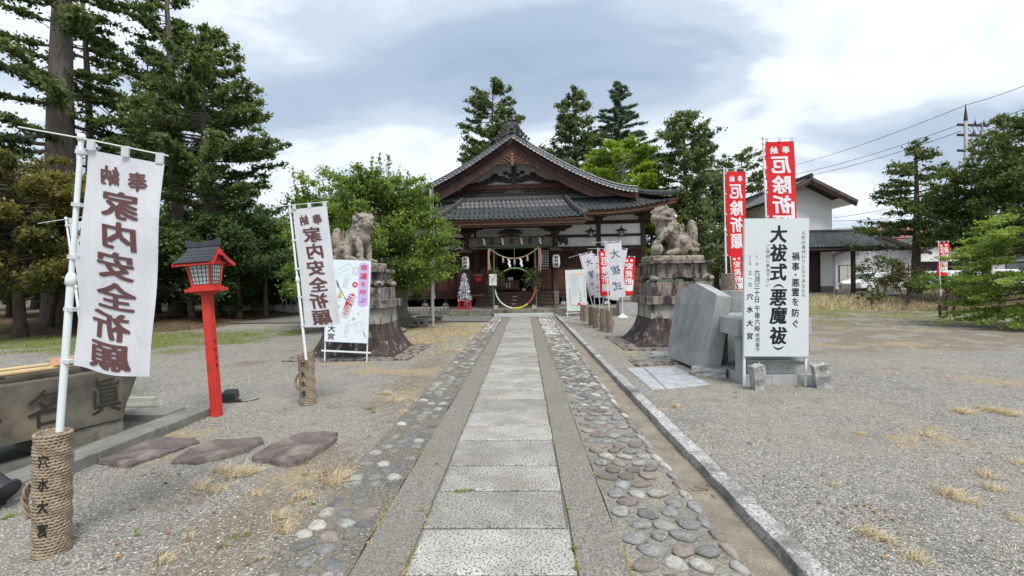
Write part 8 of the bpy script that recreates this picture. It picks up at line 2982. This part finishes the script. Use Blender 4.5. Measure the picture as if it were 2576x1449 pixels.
house('upper_storey_house', 'two-storey house with small dark windows behind the red roof', 2255, 60, 9, 8, 6.2, 7.8, M_SIDING, mat('pinkish_tile', (.30, .14, .13), (.40, .22, .20), rough=.5, scale=3), ridge_x=True, windows=((1.2, 4.2, 2.1, 1.1, 'd'), (4.8, 4.2, 1.0, 1.4, 'd'), (6.4, 4.2, 1.9, 1.2, 'd')))
house('white_garage', 'white gabled garage with dark open front behind the fir tree', 2262, 42, 6.4, 6, 3.2, 4.5, M_PLASTER, M_ROOFK, windows=((.9, .1, 4.9, 2.2, 'g'),))
house('dark_roofed_house', 'house with dark roof mostly hidden by the trees at the right', 2380, 48, 10, 8, 3.4, 5.2, M_SIDING, M_ROOFK, ridge_x=True, windows=((2, .8, 2.5, 1.4, 'd'), (6, .8, 2, 1.4, 'd')))
house('dark_house', 'dark-walled taller house behind the right hand trees', 2400, 62, 9, 8, 7.0, 8.8, M_WOODG, M_ROOFK, windows=((2, 4.5, 2.5, 1.2, 'd'),))
def car(label, px, Y, rz, sc_=1.0):
  T = thing('parked_car', label, 'car', B(px, Y, .35), rz=rz, group='white cars parked beyond the shrubs')
  L_, Wd = 4.2 * sc_, 1.66
  side = [(-2.1, .35), (-2.08, .75), (-1.95, .92), (-1.75, .98), (-1.35, 1.42), (-1.0, 1.50), (.35, 1.48), (.95, 1.02), (1.75, .88), (2.08, .72), (2.1, .35)]
  part('body', MB().prism([(x * sc_, z) for x, z in side], -Wd / 2, Wd / 2, 'xz'), M_CAR, T, bevel=.06)
  for s in (-1, 1):
    for (a, b, c, d_) in ((-1.55, -.55, -.95, -.55), (-.48, .72, -.48, .28)):
      part('side_window', MB().add([(a * sc_, s * (Wd / 2 + .003), 1.0), (b * sc_, s * (Wd / 2 + .003), 1.0), (d_ * sc_, s * (Wd / 2 - .01), 1.40), (c * sc_, s * (Wd / 2 - .01), 1.40)], [(0, 1, 2, 3)]), M_GLASS, T)
    for x in (-1.3, 1.3):
      w_ = part('wheel', MB().lathe([(.10, -.10), (.30, -.10), (.31, -.06), (.31, .06), (.30, .10), (.10, .10)], (x * sc_, s * (Wd / 2 - .08), .31), 18, Matrix.Rotation(PI / 2, 4, 'X')), M_BLACK, T)
      part('rim', MB().lathe([(.02, -.102), (.19, -.106), (.20, .106), (.02, .102)], (x * sc_, s * (Wd / 2 - .08), .31), 14, Matrix.Rotation(PI / 2, 4, 'X')), M_METAL, w_)
    part('headlight', MB().ell((2.0 * sc_, s * .6, .74), (.10, .16, .08), 10, 6), M_PAPER, T, smooth=True)
  part('windscreen', MB().add([(.97 * sc_, -.70, 1.03), (.97 * sc_, .70, 1.03), (.40 * sc_, .62, 1.44), (.40 * sc_, -.62, 1.44)], [(0, 1, 2, 3)]), M_GLASS, T)
car('white car seen between the storehouse post and the round shrub', 2188, 34, R(200))
car('white car behind the low green maple shrub', 2390, 33, R(5))
car('white car at the right behind the light maple', 2515, 31, R(-4))
c = B(2432, 30, .3)
T = thing('utility_pole', 'concrete utility pole with crossarms rising behind the trees at the right', 'utility pole', c)
ht = at(2432, 300, 30).z - .3
part('concrete_pole', MB().tube([(0, 0, 0), (0, 0, ht)], [.16, .095], 14), mat('pole_concrete', (.28, .28, .28), (.36, .36, .36), rough=.8, scale=6), T, smooth=True)
part('pole_top', MB().tube([(0, 0, ht - .1), (0, 0, ht + .55), (0, 0, ht + .95)], [.11, .05, .015], 8), M_BRONZE, T)
for (z, w_) in ((ht - .35, 1.7), (ht - 1.0, 1.5), (ht - 2.0, 1.1)):
  a = part('crossarm', MB().beam((-.55, -.05, z), (w_ + .2, .5, z + .06), .12, .13), M_BRONZE, T)
  for k in range(3):
    x = .15 + k * (w_ - .2) / 2
    part('insulator', MB().lathe([(.03, 0), (.06, .04), (.05, .10), (.07, .14), (.03, .24), (.01, .42)], (x, .12 + .2 * k, z + .05), 8), M_BRONZE, a, smooth=True)
part('transformer', MB().lathe([(.02, 0), (.20, .02), (.20, .50), (.02, .54)], (.45, .1, ht - 1.75), 14), M_METAL, T)
part('support_pole', MB().tube([(1.35, .35, ht - 2.6), (1.35, .35, ht - .1)], .05, 8), M_METAL, T)
for k in range(5):
  a = Vector((.2 + .3 * k, .2, ht - .3))
  b = Vector((.1 + .25 * k, .2, ht - 1.9))
  mid = (a + b) / 2 + Vector((.45, 0, -.15))
  part('jumper_wire', MB().tube([a, a.lerp(mid, .5) + Vector((.12, 0, 0)), mid, mid.lerp(b, .5) + Vector((.12, 0, -.05)), b], .014, 5), M_BRONZE, T)
c0 = c + Vector((0, 0, 0))
def wire(label, a, b, sag, r_=.018):
  a, b = Vector(a), Vector(b)
  pts = [a.lerp(b, k / 16) + Vector((0, 0, -sag * 4 * (k / 16) * (1 - k / 16))) - a for k in range(17)]
  o = part('overhead_wire', MB().tube(pts, r_, 5), M_BRONZE)
  o.location = a
  tag(o, label, 'wire', 'overhead wires')
tp_ = Vector((c.x, c.y, .3 + ht))
L1 = at(1990, 418, 46)
wire('highest thin wire running left from the tip of the utility pole', tp_ + Vector((0, 0, .9)), L1, .25)
for k, (py, lb) in enumerate(((446, 'upper of the wires from the crossarms passing over the storehouse roof'), (450, 'lower of the wires from the crossarms passing over the storehouse roof'))):
  wire(lb, tp_ + Vector((-.3, 0, -.30 - .45 * k)), at(1960, py + 6 * k, 44), .35)
wire('highest wire leaving the pole towards the upper right corner', tp_ + Vector((0, 0, .9)), at(2640, 190, 26), .1)
for k, lb in enumerate(('first wire from the crossarm to the right edge', 'second wire from the crossarm to the right edge', 'third and lowest wire from the crossarm to the right edge')):
  wire(lb, tp_ + Vector((1.1 + .2 * k, .3, -.2 - .5 * k)), at(2640, 245 + 16 * k, 26), .15)
for k, (p0, p1, lb) in enumerate((((2098, 548), (2470, 470), 'low wire between storehouse wall and fir, uppermost'), ((2098, 556), (2470, 520), 'low wire between storehouse wall and fir, middle'), ((2098, 575), (2470, 545), 'low wire between storehouse wall and fir, lowest'))):
  wire(lb, at(p0[0], p0[1], 52), at(p1[0], p1[1], 50), .3, .025)
# LATTICE-FRONTED OUTBUILDING AT THE LEFT, AND WHAT STANDS BEFORE THE WOOD
LY = 25.0
x0_, x1_ = B(548, LY, 0).x, B(1010, LY, 0).x
T = thing('lattice_outbuilding', 'long low outbuilding with dark lattice wall on a cream footing, behind the plum tree', 'outbuilding', (x0_, LY, .02))
W_ = x1_ - x0_
part('cream_footing', MB().b2((0, -.05, -.2), (W_, .2, .42)), mat('cream_wall', (.50, .48, .40), (.60, .58, .50), rough=.9, scale=2), T)
part('sill', MB().b2((0, -.09, .425), (W_, .1, .50)), M_PEDL, T)
n_ = int(W_ / .66)
for k in range(n_):
  part('wall_panel', MB().b2((W_ * k / n_ + .005, 0, .50), (W_ * (k + 1) / n_ - .005, .08, 2.75)), mat('dark_wall_board', (.065, .05, .052), (.115, .09, .09), rough=.8, scale=2, objrand=.3), T)
nb = int(W_ / .225)
me_b = MB().b2((-.02, -.075, .50), (.02, -.045, 2.75)).mesh('batten', M_INKK)
for k in range(nb + 1):
  link('batten', me_b, T, (W_ * k / nb, 0, 0))
for k in range(12):
  part('cross_batten', MB().b2((0, -.045, .55 + k * .185), (W_, -.01, .585 + k * .185)), M_INKK, T)
part('roof', MB().prism([(-.7, 2.62), (3.0, 4.2), (3.0, 4.35), (-.7, 2.76)], -.4, W_ + .4, 'yz'), M_TILE2, T)
part('end_wall', MB().b2((0, .2, 0), (.1, 4, 2.7)).b2((W_ - .1, .2, 0), (W_, 4, 2.7)), M_WOODD, T)
T = thing('garden_notice', 'small thin notice board on a post before the lattice wall', 'notice', gp(642, 777))
part('post', MB().b2((-.03, 0, 0), (.03, .05, 1.35)).b2((.32, 0, 0), (.36, .05, 1.35)), M_WOODG, T)
part('panel', MB().b2((0, -.02, .55), (.34, .0, 1.35)).b2((-.08, -.08, 1.35), (.42, .1, 1.38)), M_WOODG, T)
o = part('marker_post', MB().tube([(0, 0, 0), (0, 0, 1.25)], .03, 6), M_METAL)
o.location = gp(600, 778)
tag(o, 'thin grey post before the left end of the lattice wall', 'post')
# plant pots and bicycle by the footing
for k, (px, w_) in enumerate(((672, .16), (688, .14), (702, .2), (716, .16), (662, .13))):
  p = gp(px, 790)
  T = thing('potted_plant', ['small pot with reddish plant, second of the row on the footing', 'small pot plant in the middle of the row', 'largest pot plant of the row by the lattice wall', 'pot plant nearest the bicycle wheel', 'leftmost pot plant of the row by the lattice wall'][k], 'potted plant', (p.x, 23.6, .10), group='pot plants by the lattice wall')
  part('pot', MB().lathe([(w_ * .7, 0), (w_, .2), (w_ * .9, .2)], n=12), M_WOODR, T)
  mb = MB()
  leafclump(mb, (0, 0, .34), 50, .26, .22, .12, rg)
  part('foliage', mb, M_LITTER if k % 2 else L_BSHRUB, T, kind='stuff')
p = gp(733, 790)
T = thing('bicycle', 'old dark bicycle half hidden behind the middle banner', 'bicycle', (p.x, 23.5, .10))
for x in (0, 1.05):
  w_ = part('wheel', MB().tube([(x + .32 * math.cos(t), 0, .34 + .32 * math.sin(t)) for t in np.linspace(0, 2 * PI, 24, endpoint=False)], .018, 5, closed=True), M_BLACK, T)
  mb = MB()
  for k in range(8):
    mb.beam((x, 0, .34), (x + .31 * math.cos(k * PI / 4), 0, .34 + .31 * math.sin(k * PI / 4)), .006, .006)
  part('spokes', mb, M_METAL, w_)
part('frame', MB().tube([(0, 0, .34), (.35, 0, .78), (.85, 0, .80), (.48, 0, .32), (0, 0, .34)], .016, 6).tube([(.48, 0, .32), (.33, 0, .88)], .016, 6).tube([(1.05, 0, .34), (.83, 0, .92)], .016, 6), M_METAL, T)
part('saddle', MB().ell((.32, 0, .92), (.13, .07, .035), 10, 6), M_BLACK, T, smooth=True)
part('handlebar', MB().tube([(.82, -.25, .98), (.84, 0, .94), (.82, .25, .98)], .013, 6), M_METAL, T)
# flag pole
p = gp(1089, 821)
T = thing('flag_pole', 'tall grey metal flag pole with halyard in front of the plum tree', 'flag pole', p)
ht = at(1084, 462, p.y).z
part('pole', MB().tube([(0, 0, 0), (0, 0, ht * .45)], .062, 14).tube([(0, 0, ht * .45), (0, 0, ht)], .045, 14), M_METAL, T, smooth=False)
part('cap', MB().lathe([(.05, -.02), (.10, .0), (.10, .04), (.03, .06)], (0, 0, ht), 14), M_METAL, T)
part('base_collar', MB().lathe([(.18, 0), (.18, .03), (.08, .05)], n=16), M_METAL, T)
part('halyard', MB().tube([(.10, -.02, ht - .02), (.105, -.03, ht * .5), (.09, -.03, 1.0)], .006, 5), M_POLE, T)
part('cleat', MB().b2((.05, -.03, .98), (.11, .01, 1.12)).lathe([(.05, 0), (.05, .02)], (.09, -.02, ht * .72), 10, Matrix.Rotation(PI / 2, 4, 'X')), M_METAL, T)
# old stone lantern stump, rocks, hollow block
p = gp(1012, 822)
T = thing('stone_lantern_base', 'waisted old stone lantern shaft standing right of the left pedestal', 'stone lantern', (p.x, 16.2, 0))
part('shaft', ringstack(MB(), 0, 0, [(.42, .42, .28), (.24, .24, .36), (.16, .16, .62), (.17, .17, .92), (.24, .24, 1.08), (.30, .30, 1.12), (.30, .30, 1.30)]), M_OLDSTONE, T, bevel=.015)
part('foot', ringstack(MB(), 0, 0, [(.62, .5, -.02), (.58, .48, .14), (.44, .42, .28)]), M_OLDSTONE, T, bevel=.02)
for k, (px, py, w_, h_, lb) in enumerate(((1018, 822, .34, .22, 'rounded mossy rock right of the lantern shaft'), (1034, 824, .26, .17, 'second mossy rock from the left near the flag pole'), (1046, 820, .22, .20, 'mossy rock just left of the hollow stone block'), (1008, 836, .20, .14, 'lowest small rock at the right foot of the left pedestal'), (1028, 806, .5, .10, 'flat rock lying on top of the others'))):
  p = gp(px, py)
  mb = MB().ell((0, 0, h_ * .45), (w_, w_ * .8, h_ * .62), 12, 8)
  mb.fn(lambda x, y, z: (x * (1 + .25 * mnoise.noise(Vector((x * 3 + k, y * 3, z * 3)))), y * (1 + .25 * mnoise.noise(Vector((x * 3, y * 3 + k, z * 3)))), z * (1 + .2 * mnoise.noise(Vector((x * 4, y * 4, k))))))
  o = part('mossy_rock', mb, M_MOSSR, angle=50)
  o.location = p + Vector((0, 0, .22 if k == 4 else 0))
  tag(o, lb, 'rock', 'mossy rocks between pedestal and flag pole')
p = gp(1064, 823)
T = thing('hollow_stone_block', 'square old stone block with a round hole left of the flag pole', 'stone block', p)
part('block', MB().b2((-.17, -.15, 0), (.17, .15, .33)), M_OLDSTONE, T, bevel=.01)
part('hole', MB().lathe([(.055, 0), (.055, .002)], (0, -.153, .17), 14, Matrix.Rotation(PI / 2, 4, 'X')), M_DARK, T)  # black disc on the solid face, its colour standing for the shaded hollow
o = part('stone_bench', MB().b2((-.5, -.16, .18), (.5, .16, .27)), M_OLDSTONE, bevel=.015)
part('bench_foot', MB().b2((-.42, -.12, 0), (-.22, .12, .18)).b2((.22, -.12, 0), (.42, .12, .18)), M_OLDSTONE, o)
o.location = gp(1082, 812)
tag(o, 'low stone slab bench behind the foot of the flag pole', 'bench')
# white pierced edging blocks in front of the left end of the hall
T = thing('pierced_edging', 'low row of white pierced edging blocks left of the porch', 'edging', (B(925, 21.6, 0).x, 21.6, .25))
n_ = 24
me_e = MB().b2((-.08, -.04, 0), (.08, .04, .04)).b2((-.08, -.04, .13), (.08, .04, .17)).b2((-.08, -.04, .04), (-.05, .04, .13)).b2((.05, -.04, .04), (.08, .04, .13)).mesh('edging_block', M_PEDL)
for k in range(n_):
  link('edging_block', me_e, T, (k * .166, 0, 0))
